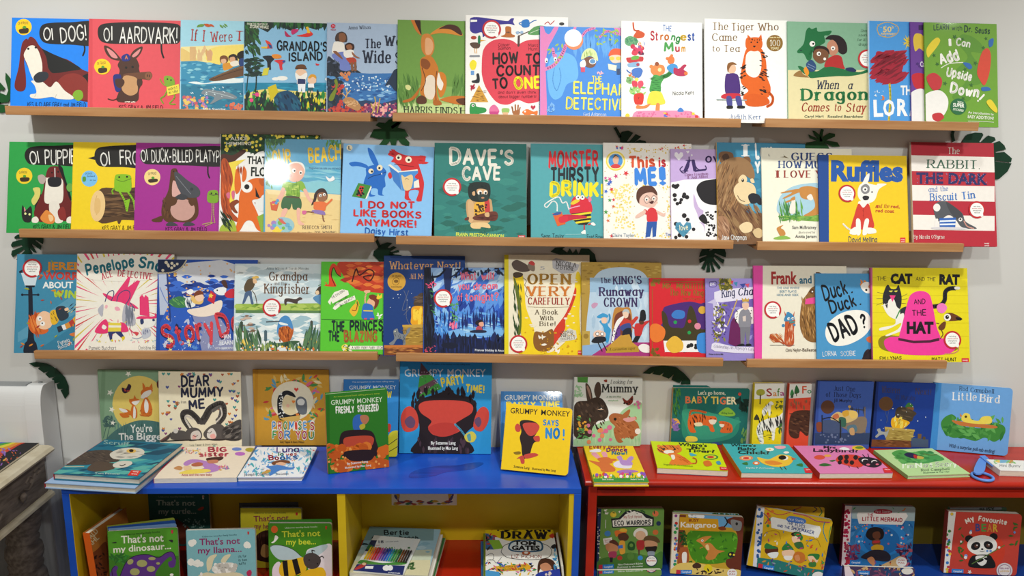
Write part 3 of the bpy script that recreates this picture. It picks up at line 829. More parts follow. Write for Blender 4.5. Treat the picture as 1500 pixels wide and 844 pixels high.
ledge_book(0, (250, 0), (64, 122), (520, 134), 'a4d8ea', 'pale blue picture book showing children in a rowing boat', '''
p f4e6a0 64,290 520,270 520,420 64,400
s f8e070 250,300 400,280 520,290 520,400 300,410 220,370
p a4d8ea 64,122 520,130 520,240 64,270
s e8c878 60,300 110,320 150,350 160,378 110,384 60,372
x d8a868/e4bc88 f 14 110,300 255,345 14 26 90 6
p dcb47c 118,290 155,290 155,372 118,372
p e0bc88 165,330 195,320 195,375 165,375
p dca878 225,315 255,312 255,375 225,375
p 3a92b8 64,380 160,376 300,400 520,410 520,560 64,560
x 6ab8d4/2a7ea8/8accdc f 60 70,385 460,510 8 26 0 .3
p 2a7c9c 64,520 200,530 520,510 520,700 64,700
x 1e6a8c/3a92ac/58a8bc f 60 70,525 465,680 8 22 0 .6
s e8f4f4 110,510 160,505 210,515 280,500 340,480 420,485 470,480 470,505 380,515 280,515 180,522
s 6b4a30 238,490 300,460 400,420 480,395 480,455 400,480 300,500 256,502
c 4a3020 4 250,494 340,460 470,420
c 8a6844 4 270,478 360,440 470,405
s 7a4a24 305,355 325,343 350,350 355,378 330,395 308,385
s e8b890 312,370 335,364 345,380 330,396 316,390
s e0982c 325,395 375,390 385,415 340,436 326,430
s 2a1c18 358,350 385,334 410,345 414,378 395,372 365,376
s e0a880 366,358 392,352 400,372 384,388 368,380
s f0e8d8 368,388 410,375 425,400 385,412
s 1c1614 415,330 440,315 470,320 470,370 430,372 412,350
s 24407a 425,366 480,360 480,395 430,410
s 808c94 190,580 215,552 280,560 350,570 410,600 390,615 320,612 260,640 245,640 270,605 230,590
c b8c4c8 4 230,565 300,580 390,605
x c85a6a/e89060/a87ac0/e8c868 o 50 80,600 230,680 5 14
x c85a4a/e07a5a o 24 340,640 460,675 5 12
x d8ecf0 f 20 90,540 440,600 5 9 40 1
x c8541c f 6 195,155 260,160 12 22 30 3
x 6a9a3a f 5 170,158 200,160 12 20 150 1
x 6a9a3a f 5 310,155 345,168 10 18 40 3
t s1.2 b8342c 126,250 208,256 68 If I
t s1.2 b8342c 248,258 384,254 60 Were
t s1.2 b8342c 398,250 560,256 58 The
t n1.5 f4f4f0 200,684 340,684 16 Mark Sperring
''')
ledge_book(0, (250, 0), (456, 128), (984, 150), '8cc0e2', 'dark jungle cover with toucans, parrots and a bearded man beside a boy', '''
p 1c2c28 456,128 990,148 990,150 900,185 820,160 740,190 650,150 600,200 540,170 510,260 470,280 456,300
x 1e4a2c/17352a/2f6a34 f 90 470,140 980,165 14 30 90 1.6
x 1e4a2c/17352a/2f6a34/284c28 f 60 465,160 545,330 14 30 60 3
p 1b84a8 456,512 990,512 990,580 456,580
x 2e9abc/147094 l 20 600,515 970,565 20 50 0 .1
e f4f4ee 690 484 34 14
e f4f4ee 650 488 24 10
e f4f4ee 975 490 20 12
p e8d878 456,590 520,560 640,545 720,560 990,572 990,700 456,700
x c8b840/f0e08c/a8b048 f 40 600,570 980,620 10 30 0 .6
p 1d2a20 456,610 560,600 640,640 700,600 780,640 860,600 930,640 990,600 990,700 456,700
x 1f6a34/123a24/2c8a3a/0f2a2a f 130 466,575 980,690 16 34 90 1.6
x d8c83c/b84a8a f 18 480,570 960,690 6 12
x e0d020 f 16 700,610 960,680 10 22 90 1
c 17302a 8 525,570 530,480 520,380 500,300
c 17302a 6 470,560 480,460 505,370
x 1f4a2c/17302a f 40 470,360 570,470 18 30 0 1.4
s 16486a 640,600 720,560 790,610 800,690 700,690
x 0e2c48/20607c f 24 650,580 800,680 16 30 60 1
p d4c01c 600,540 650,520 665,570 620,630
e e84a8a 500 620 12
e e84a8a 535 585 13
s 20242a 568,350 620,345 640,365 620,390 620,432 600,420 595,380
s e89030 625,340 660,335 684,346 680,360 640,362
p d8d040 575,425 610,418 600,465 565,468
s d8343c 640,375 690,370 710,380 690,400 692,430 676,430 668,395
p 2a50a0 690,376 708,372 708,385 694,390
s e0402c 585,250 615,262 630,298 610,300 580,300 600,285
p e8c030 560,290 600,288 595,300 562,300
p 24508c 600,270 624,280 628,300 612,296
s b82a5a 706,190 730,215 745,226 712,225
s c82a6a 748,185 790,182 780,200 752,214
s e0342c 840,170 860,190 880,212 850,228 778,222 842,205
p f0c030 836,168 850,165 865,205 846,205
p d83030 896,392 920,398 914,406 898,404
t h2.1 111416 655,312 970,316 54 GRANDAD'S
t h2.1 111416 728,376 942,370 50 ISLAND
s f0c8a8 775,440 805,425 838,440 840,465 810,480 778,465
s f4f2ec 772,450 800,470 838,450 846,470 828,500 800,508 776,490
s 6a4428 776,420 785,402 825,400 834,420
p 5c3a20 770,418 842,420 842,428 770,428
p f4f4f4 784,490 832,490 838,520 780,520
p 2a3868 786,488 832,490 834,520 784,520
p eef2f6 786,520 834,520 832,572 814,572 810,540 806,570 790,570
s f0c8a8 850,480 875,466 898,480 898,510 872,520 850,508
s e0a030 850,480 870,460 896,466 900,488 880,476 862,486
p f4f4f4 850,518 886,518 888,545 850,545
p 2c5c6a 848,542 884,542 880,562 850,562
p f0c8a8 852,562 860,562 860,574 852,574
p f0c8a8 870,562 878,562 878,574 870,574
t n1 e8e8d8 474,154 600,158 12 FROM THE CREATOR OF
t b2 e8e8d8 490,174 606,178 18 STORM WHALE
''')
ledge_book(0, (460, 0), (82, 138), (548, 152), 'a9bdd6', 'grey-blue picture book of a woman and child sitting on rocks above sea life', '''
s 28303c 82,360 120,370 165,400 190,440 250,430 290,450 300,480 180,520 82,560
x 3a4656/55627a/1c2430 f 60 88,370 270,480 8 18
p 3a74b4 200,455 260,450 340,455 560,452 560,740 82,740 82,520
x 5a98d0/2a5c9c/88b8e0/3f6fae f 110 90,470 530,640 10 28 0 .5
x dcecf6 o 70 140,470 480,560 2 6
p 24364e 82,500 150,480 180,560 160,720 82,720
x 3a4a5a/a8583c/c8443c/25303c o 60 90,500 180,690 5 14
p 2c4264 180,640 320,620 420,640 560,600 560,740 180,740
x d8708a/e89aa0/a43c5c/f0b0a0/7a3468 o 110 310,640 530,715 6 13
x b02c2c/8a3044/c84a3c o 50 110,660 310,695 6 13
c d8b070 7 190,620 205,580 195,545
c d8b070 6 203,585 225,560
c d8b070 6 198,600 175,575
s b88858 178,620 215,600 260,620 290,660 270,685 230,670 200,650
x dcb080 o 30 190,620 270,660 3 6
s 7a8a2c 140,490 125,500 132,540 100,590 92,620 118,620 140,560 148,520
c c8b050 7 360,700 380,640 375,600
c c8b050 7 390,700 400,650 408,610
c c8b050 7 372,680 352,640
s 26364c 440,530 470,480 500,430 540,440 540,560 500,560 470,525
s 4a3a34 130,240 140,210 170,196 198,210 206,245 195,262 150,258 138,262
s 8a5a3c 155,212 185,206 198,235 185,262 160,255
s f0ece4 130,258 180,265 190,300 185,320 135,330 112,325 115,290
s 7484c8 112,338 180,320 205,345 215,380 225,432 165,434 158,390 130,370
s 8a5a3c 118,320 140,318 170,350 178,368 150,350
s 3a2420 190,280 215,264 245,275 248,302 225,318 196,308
s 9a6444 200,282 225,275 238,295 220,312 204,302
s f0ece4 186,318 235,308 248,330 230,362 190,352
s 9a6444 235,320 260,345 285,360 260,358 238,340
s b8442c 200,360 250,358 262,385 235,400 210,380
p 8a5a3c 225,390 240,385 246,440 232,442
p 8a5a3c 246,385 262,385 264,440 250,440
x d88a5c o 16 165,450 235,505 6 12
t s1.2 23293c 214,182 350,178 20 Anna Wilson
t s1.9 23293c 312,296 416,296 54 The
t s1.9 23293c 436,280 590,286 58 Way
t s1.9 23293c 300,386 478,388 72 Wide
t s1.9 23293c 498,390 590,392 64 Sea
e c02840 118 162 14
x e8a0b0 f 6 108,155 128,168 4 6
t n1 c02840 104,188 134,188 8 National
''')
ledge_book(1, (460, 0), (519, 118), (940, 134), '6f9a45', 'green picture book of a tall brown hare sitting upright', '''
p c2d690 519,625 940,625 940,720 519,720
p a8c274 519,590 940,600 940,640 519,640
p 84ac58 519,520 940,540 940,605 519,600
x 4f7a34/5e8a3c l 50 530,510 640,640 40 70 80 .7
x 4f7a34/5e8a3c l 40 850,500 935,620 30 60 100 .7
s d8d890 565,530 585,525 600,540 590,558 570,550
s c8742c 600,122 622,122 650,160 664,205 660,220 630,190 610,150
s 3a2018 622,122 655,122 660,170 664,215 640,170
s d88a34 718,214 760,180 820,156 880,165 915,205 912,222 850,212 780,205
s 4a281c 770,180 830,152 890,165 916,210 900,215 850,185 800,178
s cc8038 668,222 710,210 738,245 744,300 725,345 690,345 664,300
s e0a878 690,240 725,245 738,290 720,335 690,330
s c87828 665,360 720,345 760,400 770,450 760,560 775,620 780,640 740,640 735,560 700,600 665,590 655,560 665,470 655,400
s 8a4a1c 665,365 700,370 720,400 700,430 664,410
s e8d8c4 690,490 715,465 745,480 750,560 735,612 700,610 680,570
s d07c24 770,450 810,460 820,520 805,580 780,600 765,540
s f0e8dc 770,450 785,490 800,520 785,560 760,520
s b86820 655,540 640,590 600,625 555,635 552,622 600,605 640,560
s b06420 740,620 780,625 788,648 742,650
s 5a3420 635,610 665,590 695,610 690,640 640,640
s c87424 780,615 850,595 940,600 940,645 880,645 800,625
s 5a3018 880,615 940,610 940,650 895,640
c 5a3018 4 760,440 750,520 755,620
c 5a3018 4 668,420 690,500 664,560
t s1.6 20281c 556,700 732,704 42 HARRIS
t s1.6 20281c 752,704 888,704 40 FINDS
t s1.6 20281c 904,706 1010,706 40 HIS
''')
ledge_book(1, (670, 0), (52, 92), (684, 108), 'f6f4f0', 'white picture book with a big red apple behind black and yellow lettering', '''
s 3a3292 78,140 82,112 130,106 250,122 310,130 330,115 350,114 345,135 354,156 330,150 290,150 200,160 190,190 160,230 150,200 110,208 80,190
p f4f4f0 82,122 122,122 122,134 82,136
s df4254 150,420 160,310 210,255 280,240 340,252 376,272 430,250 520,245 600,270 650,340 650,450 600,560 520,620 440,640 375,620 310,648 240,630 180,550 155,480
c 4a3a34 14 378,285 380,222
c 5a4a34 6 385,220 430,200 480,180
s 5a9a58 436,205 470,170 515,158 560,170 545,200 500,216 450,215
c d8e8d0 3 450,205 500,185 540,178
s b86a2c 268,225 295,210 296,170 310,162 332,170 335,208 355,218 350,230 310,232
t n1 333 300,212 326,212 16 *
s 2878c4 400,128 440,122 444,165 402,168
c 2878c4 6 400,135 382,145 400,158
c 2878c4 6 442,148 470,130 488,125
c c03040 5 540,150 560,135 575,150 600,128
e 333 645 148 16 10
e b04030 101 233 18 11
s 5a4438 78,268 110,262 140,270 135,295 110,300 88,290
s 1c7a4c 128,225 142,224 142,266 128,268
p e0a030 142,246 178,250 142,257
c e0a030 4 105,300 110,330
c e0a030 4 118,300 120,330
l 8a8e96 12 78,348 136,347
s f2e22c 75,395 95,370 118,385 115,415 104,432 84,428
p 6a9ed8 83,438 104,438 104,464 83,464
s 26282e 118,458 134,458 136,510 96,512 90,500 118,490
s 26282e 122,470 134,470 134,508 120,508
x b02040 f 6 80,530 105,550 12 18
p d8a03c 134,525 78,632 192,632
x 8a5c20 l 26 100,560 170,628 10 16 0 .1
s 2c9448 80,645 110,640 120,660 172,668 176,692 130,705 80,710
e f4f4f0 97 652 9
e 111 98 652 4
s e070a0 200,690 205,660 230,648 252,670 256,695
p c84888 195,690 258,690 250,718 205,718
s 9ac46a 276,672 320,672 315,700 282,705
p e4b890 278,695 316,695 310,712 285,712
c a86a3c 9 345,700 340,670 336,660
c a86a3c 9 360,700 358,648
c a86a3c 9 372,700 376,650
s a86a3c 345,690 385,680 380,715 352,716
c a86a3c 8 380,690 388,665
s e87a34 400,695 430,675 470,690 495,685 492,712 465,704 430,714
e f4f4f0 418 690 6
x c02848 v 1 468,664 469,665 16 17 0 0
c 4a6ea0 4 362,200 375,195 388,205
e 9ab8d8 372 203 10
e 9ab8d8 398 200 10
t h1 7a2434 252,286 325,284 18 Casper
t h1 7a2434 252,308 328,306 18 Salmon
t h1 7a2434 438,290 498,290 18 Matt
t h1 7a2434 440,312 496,312 18 Hunt
t h2.2 1c1414 216,396 380,390 64 HOW
t h2.2 1c1414 418,392 520,392 58 TO
t h2.2 1c1414 240,466 510,464 58 COUNT
t h2.2 1c1414 216,546 314,542 58 TO
t h2.4 f4e81c 350,548 520,540 66 ONE
t h1 7a2434 242,580 488,578 17 (and don't even think
t h1 7a2434 256,606 496,604 17 about bigger numbers!)
''', t=0.007, kind='hardback', stickers=((212, 182, 58),), spine='e8e0da')
ledge_book(1, (670, 0), (512, 158), (1064, 178), '3f8ae0', 'blue picture book of two child detectives under a pink tree', '''
s 68b4ee 555,440 580,350 640,320 720,350 745,420 740,490 680,520 660,560 640,600 600,615 570,580 560,520
c 4a94dc 5 600,420 590,500 615,560 640,480 630,420
x 5ea6ea l 50 720,235 1000,325 30 60 90 .05
s e080bc 512,160 545,200 570,210 605,160 625,170 590,240 560,300 545,400 548,500 552,720 512,720
c e080bc 22 540,430 600,400 650,330 670,280
c e080bc 18 590,300 600,350 610,340
c e080bc 16 720,190 730,165
c e080bc 16 770,225 800,190 850,172
c e080bc 14 1010,215 960,200 920,195 880,230
s e080bc 970,170 1064,178 1064,215 1000,205
x a4c43c/8ab830 f 26 850,180 1000,280 10 18
x a4c43c f 10 560,200 660,390 10 18
e e88a5c 722 252 56
e fbfbf8 716 236 54
e f4f4f0 605 366 10 14
e 222 606 370 5
e f4f4f0 550 374 10 16
e 222 552 380 5
s d8e8a8 766,370 780,320 818,298 856,320 868,378 820,345
x a8c068 l 20 785,315 850,350 12 20 90 3
s 7a4a34 780,368 820,350 856,372 852,405 822,420 786,405
e f4f4f0 836 380 22 18
e 5a94c8 836 380 17 14
s f0ece8 760,385 785,370 795,400 780,420 760,412
p d8486a 762,416 790,416 788,446 764,446
s e85a2c 934,345 950,310 985,300 1030,315 1040,360 1000,345 960,345
s f4d4c0 940,350 990,340 1030,360 1015,385 960,388
e e8d050 955 362 16 12
e e8d050 995 362 16 12
s 4a84c0 970,395 1030,392 1030,450 975,440
p e8ecd4 930,395 985,405 980,440 935,430
p 2a4470 985,425 1005,425 1005,462 985,462
x f0b8c8 f 8 865,448 900,460 8 14
t h1.8 f6ea5c 832,508 894,506 34 THE
t h1.8 f6ea5c 714,578 1090,590 66 ELEPHANT
t h1.8 f6ea5c 668,672 1080,680 66 DETECTIVES
t h1.1 e8f0f8 778,718 920,720 22 Ged Adamson
x 7ab4ee f 14 560,640 600,700 8 16
''', gloss='gloss')
ledge_book(1, (890, 0), (86, 128), (584, 142), 'f9f9f6', 'white picture book of a mother bear swinging a small bear, toys stacked at left', '''
c d0562c 10 158,140 165,185 195,190
s d0562c 185,190 228,205 222,230 190,238 158,232
s 6aa878 108,240 140,222 180,240 190,262 150,285 112,275
x 4a9068 f 20 115,235 180,275 8 14
x c83050/d84068 o 10 150,285 215,335 12 18
x e8b030/3a6ac0/d83838 l 8 185,265 228,300 14 20 70 .3
s c83c40 115,360 140,355 215,350 218,378 190,382 130,388
s 6ab048 150,350 190,345 190,365 150,370
e d84058 168 328 20 16
c 5a2c50 4 195,330 215,338
e 5a2c50 197 325 8
e 5a2c50 218 333 8
s 8cb4d8 128,392 190,385 196,410 150,416 126,412
e b04058 187 400 10
s 4a78c8 150,432 205,420 208,470 165,485
c 4a78c8 8 150,455 130,445 118,432
c 4a78c8 6 206,425 215,440 206,462
x e8a030/d87030 f 10 130,455 170,480 8 14 60 1
s 9cc890 115,490 145,472 160,495 145,520 118,510
x 78a868 o 10 120,480 150,510 5 9
s d84058 150,505 180,500 184,535 160,545
s e05068 190,505 215,500 222,525 200,550 188,535
x 6ab858/a8d078 f 30 140,540 230,580 10 20
s d8382c 165,585 220,580 218,640 195,648 168,640
x 3a1c1c l 3 190,600 205,610 6 8
e f0e060 180 492 12
t h1.4 4a78c0 340,190 396,192 32 THE
t h2.2 c83c4c 262,246 314,246 50 St
t h2.2 d87a30 324,246 380,246 42 ro
t h2.2 3a9a50 390,244 446,260 40 ng
t h2.2 d8b030 452,248 488,248 40 e
t h2.2 3a5cb0 492,248 540,250 46 st
t h2.2 4aa050 348,318 408,318 54 M
t h2.2 c83c4c 418,318 446,318 38 u
t h2.2 e0a030 454,320 482,320 38 m
s e08a4c 268,420 300,400 345,405 355,440 340,460 300,472 270,450
e e08a4c 270 412 12
e 9a5030 305 396 13
e e8e0a0 322 432 12
s 48a04c 285,465 325,470 350,480 330,520 325,570 262,568 268,510
c 3a8a44 26 330,480 370,465 392,445
x 2c7838 l 26 270,480 320,565 12 18 5 .2
s f0dc48 265,570 325,568 345,600 355,640 300,650 245,640
s e08a4c 300,645 322,645 322,700 336,720 298,722
s e08a4c 265,640 220,655 182,650 180,672 240,668
e e07c40 392 372 22 26
e e07c40 368 362 9
e e07c40 396 344 9
s 4898d8 365,420 395,395 430,405 430,440 400,455
s b83058 410,420 440,425 470,400 488,405 470,430 490,445 480,468 440,470 410,455
e e07c40 484 454 12
t h1.3 5a5a5a 402,588 534,584 22 Nicola Kent
s ec90b4 150,730 170,692 240,685 480,685 530,700 545,735 150,735
x d8709c o 40 180,695 520,728 4 7
x 4a78c8/d83848/e8c830 f 5 350,695 390,720 10 16
s 4a84d0 432,682 450,665 470,682 466,692 436,692
x e8d040 o 2 120,712 132,718 12 14
p d84038 540,714 560,714 560,730 540,730
p e8d040 520,696 538,696 538,712 520,712
''')
ledge_book(1, (890, 0), (600, 112), (1112, 130), 'f8f8f4', 'white picture book of a seated child beside a big orange striped cat', '''
t s1.4 8a6a44 646,184 746,184 44 The
t s1.4 8a6a44 764,188 908,186 44 Tiger
t s1.4 8a6a44 932,188 1058,186 44 Who
t s1.4 8a6a44 646,252 802,252 44 Came
t s1.4 8a6a44 646,318 694,318 38 to
t s1.4 8a6a44 718,320 816,320 40 Tea
e 8f6a2c 1033 267 51
e 8f6a2c 1033 267 44
t s1.4 f4f0e0 1002,284 1068,284 36 100
x e8d8a0 o 40 1000,230 1066,234 2 3
t b1.5 e8dcb0 1008,306 1058,306 14 YEARS
s e0641c 860,300 905,290 955,305 980,380 985,470 1008,540 995,600 930,615 850,628 840,590 870,560 830,520 822,470 838,370
s f4f0e8 862,330 905,312 945,330 950,420 930,470 895,478 858,450 852,390
s e0641c 856,240 880,234 910,230 940,236 958,262 950,300 915,318 880,312 854,290
p e0641c 862,250 866,214 890,238
p e0641c 930,238 950,212 956,250
e 2a2018 888 262 5
e 2a2018 926 262 5
s 2a2018 898,284 916,284 907,294
x 2a1a14 f 30 945,320 990,590 8 15 20 .6
x 2a1a14 f 20 824,390 850,590 8 15 160 .6
x 2a1a14 f 8 865,240 945,250 4 7 90 1
s d85c18 850,600 900,580 980,600 1000,640 930,660 860,650
c d85c18 16 985,560 1020,600 1015,640 985,660
e e8bc9c 768 425 26 30
s 8a5a2c 738,420 745,392 775,385 798,400 770,402 752,425 745,450
s 4a2a78 728,470 755,455 790,455 812,480 820,570 790,590 730,580
s c82c3c 705,590 740,578 815,580 815,604 760,612 708,608
p 9aa8a8 672,612 860,616 860,624 674,622
s 4a4a90 735,600 765,600 770,660 742,660
s 4a4a90 790,600 822,600 832,660 806,660
s 1c1a1c 738,655 772,655 772,672 738,672
s 1c1a1c 804,655 845,655 845,670 804,670
t s1.1 5a78b0 750,736 856,738 30 Judith
t s1.1 5a78b0 872,738 950,736 28 Kerr
''')
ledge_book(2, (1140, 10, 4.4444), (60, 96), (600, 106), '84b394', 'green and cream picture book of a green dragon hugging two children', '''
p e4d9a8 60,412 600,412 600,760 60,760
s 1c6e3e 180,160 200,135 220,145 250,135 262,162 345,155 330,185 300,190 305,230 260,260 225,290 215,340 190,348 165,305 130,302 125,285 165,240
e f4f2ec 222 241 18
e 222 228 241 7
e 123 148 284 6 4
s 1c6e3e 180,400 250,420 320,385 400,400 520,425 580,408 590,425 480,450 380,452 270,460 205,462 195,420
s 1c6e3e 128,390 150,388 180,410 200,450 160,430
s e8952c 165,410 185,390 200,430 185,450
s 9a7440 100,450 140,415 165,440 200,460
s 24191c 306,210 340,184 400,190 440,230 448,290 420,310 390,290 380,240 340,215
s c4886c 320,240 350,215 380,240 390,290 355,320 320,290
e f4f2ec 356 270 14
e 222 356 272 6
s b42c2c 320,340 370,315 410,325 425,380 430,405 350,390 300,390
s 1f2c58 440,400 480,395 508,415 490,425 445,415
s 2a1c18 225,290 245,258 290,255 325,275 332,310 300,290 240,320
s 7a5034 225,320 240,280 290,275 325,300 320,345 275,370 240,350
e f4f2ec 264 306 14
e f4f2ec 302 340 9
e 222 266 308 6
s 2a4a78 180,375 215,345 245,380 240,415 205,420
l 8aa0c0 3 192,372 240,395
l 8aa0c0 3 186,386 232,408
c 1c6e3e 16 200,320 215,290 225,280
t i1.6 24304c 246,534 392,534 54 When
t i1.6 24304c 452,534 480,534 48 a
t s2.2 1e7440 150,608 580,604 72 Dragon
t i1.6 a83424 148,680 330,680 54 Comes
t i1.6 a83424 360,678 408,678 50 to
t i1.6 a83424 438,682 566,682 54 Stay
t n1 4a5a4a 170,722 296,720 16 Caryl Hart
t n1 4a5a4a 322,722 552,722 16 Rosalind Beardshaw
t i1 3a5a48 536,164 590,164 18 Great
t i1 3a5a48 520,192 600,192 16 stories
t i1 3a5a48 512,222 600,222 16 for little
t i1 3a5a48 522,252 600,252 16 dragons
''', stickers=((578, 340, 60),), layer=0.8)
ledge_book(2, (1260, 10, 4.4417), (54, 86), (470, 106), '4a9be2', 'sky blue hardback with a feathery red tuft on a yellow stalk', '''
p 9ac8f0 54,86 60,86 60,745 54,745
c d8b050 5 110,150 120,120 180,100 240,125 250,155 225,185 180,198 130,185 110,150
x d8b050 o 40 112,105 248,195 1 3
t b1.5 ecd080 148,164 204,164 36 50
t n2 ecd080 204,140 218,140 14 th
t b1.5 ecd080 134,182 226,184 14 ANNIVERSARY
c d8c030 14 190,490 196,600 186,745
c 5a7a20 3 190,490 200,600 188,745
s a41c34 110,290 180,300 230,290 260,320 280,380 260,440 220,470 190,490 140,490 110,440 90,400 100,340
x a41c34 f 50 100,310 270,480 40 66 150 2
x 7a1428 l 30 110,310 265,470 40 60 150 1.4
t b3 f0f4f8 88,712 150,710 104 L
t b3 f0f4f8 150,708 225,706 100 O
t b3 f0f4f8 240,706 310,706 104 R
t b3 f0f4f8 320,706 400,706 104 AX
t b3 f0f4f8 262,572 360,572 58 THE
x e8d040 l 20 290,200 330,260 16 30
x d87838 f 3 140,585 165,605 12 20
x d8e8f4 f 8 90,550 150,580 6 12
''', t=0.006, kind='hardback', spine='d8e8f4', layer=1.0)
ledge_book(2, (1260, 10, 4.4417), (326, 94), (780, 112), '6b3d98', 'purple picture book mostly hidden behind the bright green one', '''
s e0c040 345,210 360,175 400,180 420,220 420,290 385,270 360,290 350,260
s c42434 335,450 380,430 430,450 430,520 360,530
s f0eeee 318,600 350,545 420,550 420,745 318,745
t b2 3a2058 380,150 420,150 30 I
t b2.5 e8e0f0 390,390 430,390 34 Can
x 4a2878 * 4 345,330 400,400 10 14
''', layer=0.9)
ledge_book(2, (1260, 10, 4.4417), (417, 92), (888, 120), '6da32a', 'bright lime green picture book with white tumbling lettering at far right', '''
t h2.2 1c4a2c 476,150 580,148 32 LEARN
t h1.6 1c4a2c 596,152 664,154 28 with
t h2.4 1c4a2c 674,162 732,164 38 Dr.
t h2.4 1c4a2c 744,166 844,176 36 Seuss
s 5a9426 660,180 740,200 800,260 790,300 720,300 800,420 780,500 700,520 720,600 650,620 600,580 690,480 620,420 700,330 640,240
t h2.2 f6f6ee 570,252 600,252 44 I
t h2.2 f6f6ee 620,248 714,262 42 Can
t h2.6 f6f6ee 520,376 650,340 62 Add
c f6f6ee 5 526,398 580,370 668,362
t h2.6 f6f6ee 556,446 726,480 52 Upside
t h2.8 f6f6ee 580,552 770,590 58 Down
l f6f6ee 12 806,572 776,604
e f6f6ee 766 612 6
s e8d22c 440,330 430,280 460,230 500,200 520,220 500,260 460,310
s d8442c 760,420 790,300 830,270 850,320 840,430 810,510 780,480
s 2468b4 668,365 710,368 728,395 705,405
s 2468b4 836,220 866,206 862,250 840,262
s 2468b4 790,525 830,522 850,540 820,548 792,546
x 2f6a24 * 12 450,180 860,640 12 18
s c42c34 430,460 480,430 530,470 520,530 470,540
s f4f2ee 410,610 440,560 520,545 570,600 560,680 500,745 430,745
s c42c34 470,700 520,690 545,720 510,745 475,735
e 17693a 638 650 53
t b2 e8f4e0 630,626 668,634 14 WITH
t b2.5 f4f8ee 602,650 676,656 24 SUPER
t b2 e8f4e0 602,672 670,684 14 STICKERS!
t b1.5 eef4e0 700,694 866,708 16 An introduction to
t b2 eef4e0 698,724 866,736 20 EASY ADDITION!
c eef4e0 3 700,744 780,746 868,752
s e8d22c 820,620 850,605 888,660 886,690 850,665
''', gloss='gloss')
ledge_book(3, (0, 180), (60, 114), (560, 126), '2aa048', 'green picture book of a sitting hound surrounded by small puppies', '''
s 1d1b1a 152,205 170,160 230,144 330,142 560,144 560,262 330,262 220,260 175,250
t h1.2 f5f5ef 186,256 246,248 74 OI
t h1.2 f5f5ef 276,256 520,250 84 PUPPIES!
e f0d02a 150 328 50
t h1.5 333 118,316 168,312 14 OI FROG!
s 3a2a1a 126,340 178,338 180,356 160,364 130,362
e 4f9a30 152 330 10 8
s 1d1d1d 225,480 260,440 290,500 240,560 215,540
s 6a1e1e 300,280 345,268 385,285 400,340 420,430 450,500 500,560 470,605 420,608 330,610 240,610 210,560 235,490 265,420 280,340
s 111 360,268 385,275 400,330 440,460 430,470 395,360
s ece6da 285,350 290,340 380,345 392,410 388,480 365,500 330,495 290,500 274,470
s e8e2d6 310,490 360,490 372,560 350,600 320,590 305,540
s ece6da 200,590 225,580 240,600 230,618 200,615
s ece6da 340,590 370,580 390,605 375,620 345,618
s ece6da 415,590 440,580 470,605 450,620 415,618
s 1f1f24 298,345 335,334 375,342 380,375 360,395 315,395 298,378
e 111 322 308 5
e 111 360 303 5
l f4f2ee 5 340,280 341,335
s 8a2c28 360,540 395,520 410,590 380,602 362,580
s e08a3c 250,590 270,555 290,540 320,560 340,590 330,622 280,620
s f0c890 300,570 325,575 330,600 310,610
s d8d070 205,405 245,402 250,440 235,480 210,510 195,480 215,440
s b8a8a0 235,330 265,320 285,345 270,378 245,370
s 222 140,510 160,540 190,515 198,550 190,610 150,610 135,570
e e8f0a0 184 566 7
e e8f0a0 158 562 7
s d88a90 150,520 160,540 152,550
e 6aa84a 432 400 20 26
t h1.1 16301c 206,656 450,656 26 KES GRAY & JIM FIELD
''')
ledge_book(3, (0, 180), (456, 114), (950, 128), 'f2d21e', 'yellow picture book of a green frog sitting on a brown log', '''
s 1d1b1a 584,205 600,160 660,145 800,138 960,140 960,276 760,274 640,272 600,255
p 1d1b1a 592,205 542,219 592,230
t h1.2 f5f5ef 622,264 684,258 74 OI
t h1.2 f5f5ef 740,258 920,252 84 FROG!
e 7ac0f0 553 345 50
t h1.5 333 526,318 572,318 10 OI DUCK
t h1.5 333 540,334 586,334 8 billed
t h1.5 333 556,358 592,358 8 out now
s 5a9a30 512,335 530,335 530,360 512,362
s 583e26 610,418 760,408 960,404 960,590 760,600 610,612
x 3a2818/7a5a3a/462f1c l 70 640,425 940,590 20 60 0 .08
e ecc98c 605 514 46 96 4
c c8a060 3 600,450 585,510 600,570
e e2bb78 603 514 20 50 4
s 583e26 725,590 750,595 742,622 730,622
s 86bf22 712,330 740,318 800,322 812,350 806,424 730,425 708,405
c 5c8a18 4 720,352 760,362 812,345
c 86bf22 11 740,425 770,480 785,545
c 86bf22 11 790,425 825,480 835,540
p 86bf22 775,480 805,470 790,552
p 86bf22 825,480 850,470 842,545
c 86bf22 9 712,400 695,420 700,440
e 111 738 336 6
e 111 786 334 6
t h1.1 3a3010 632,664 880,660 26 KES GRAY & JIM FIELD
''')
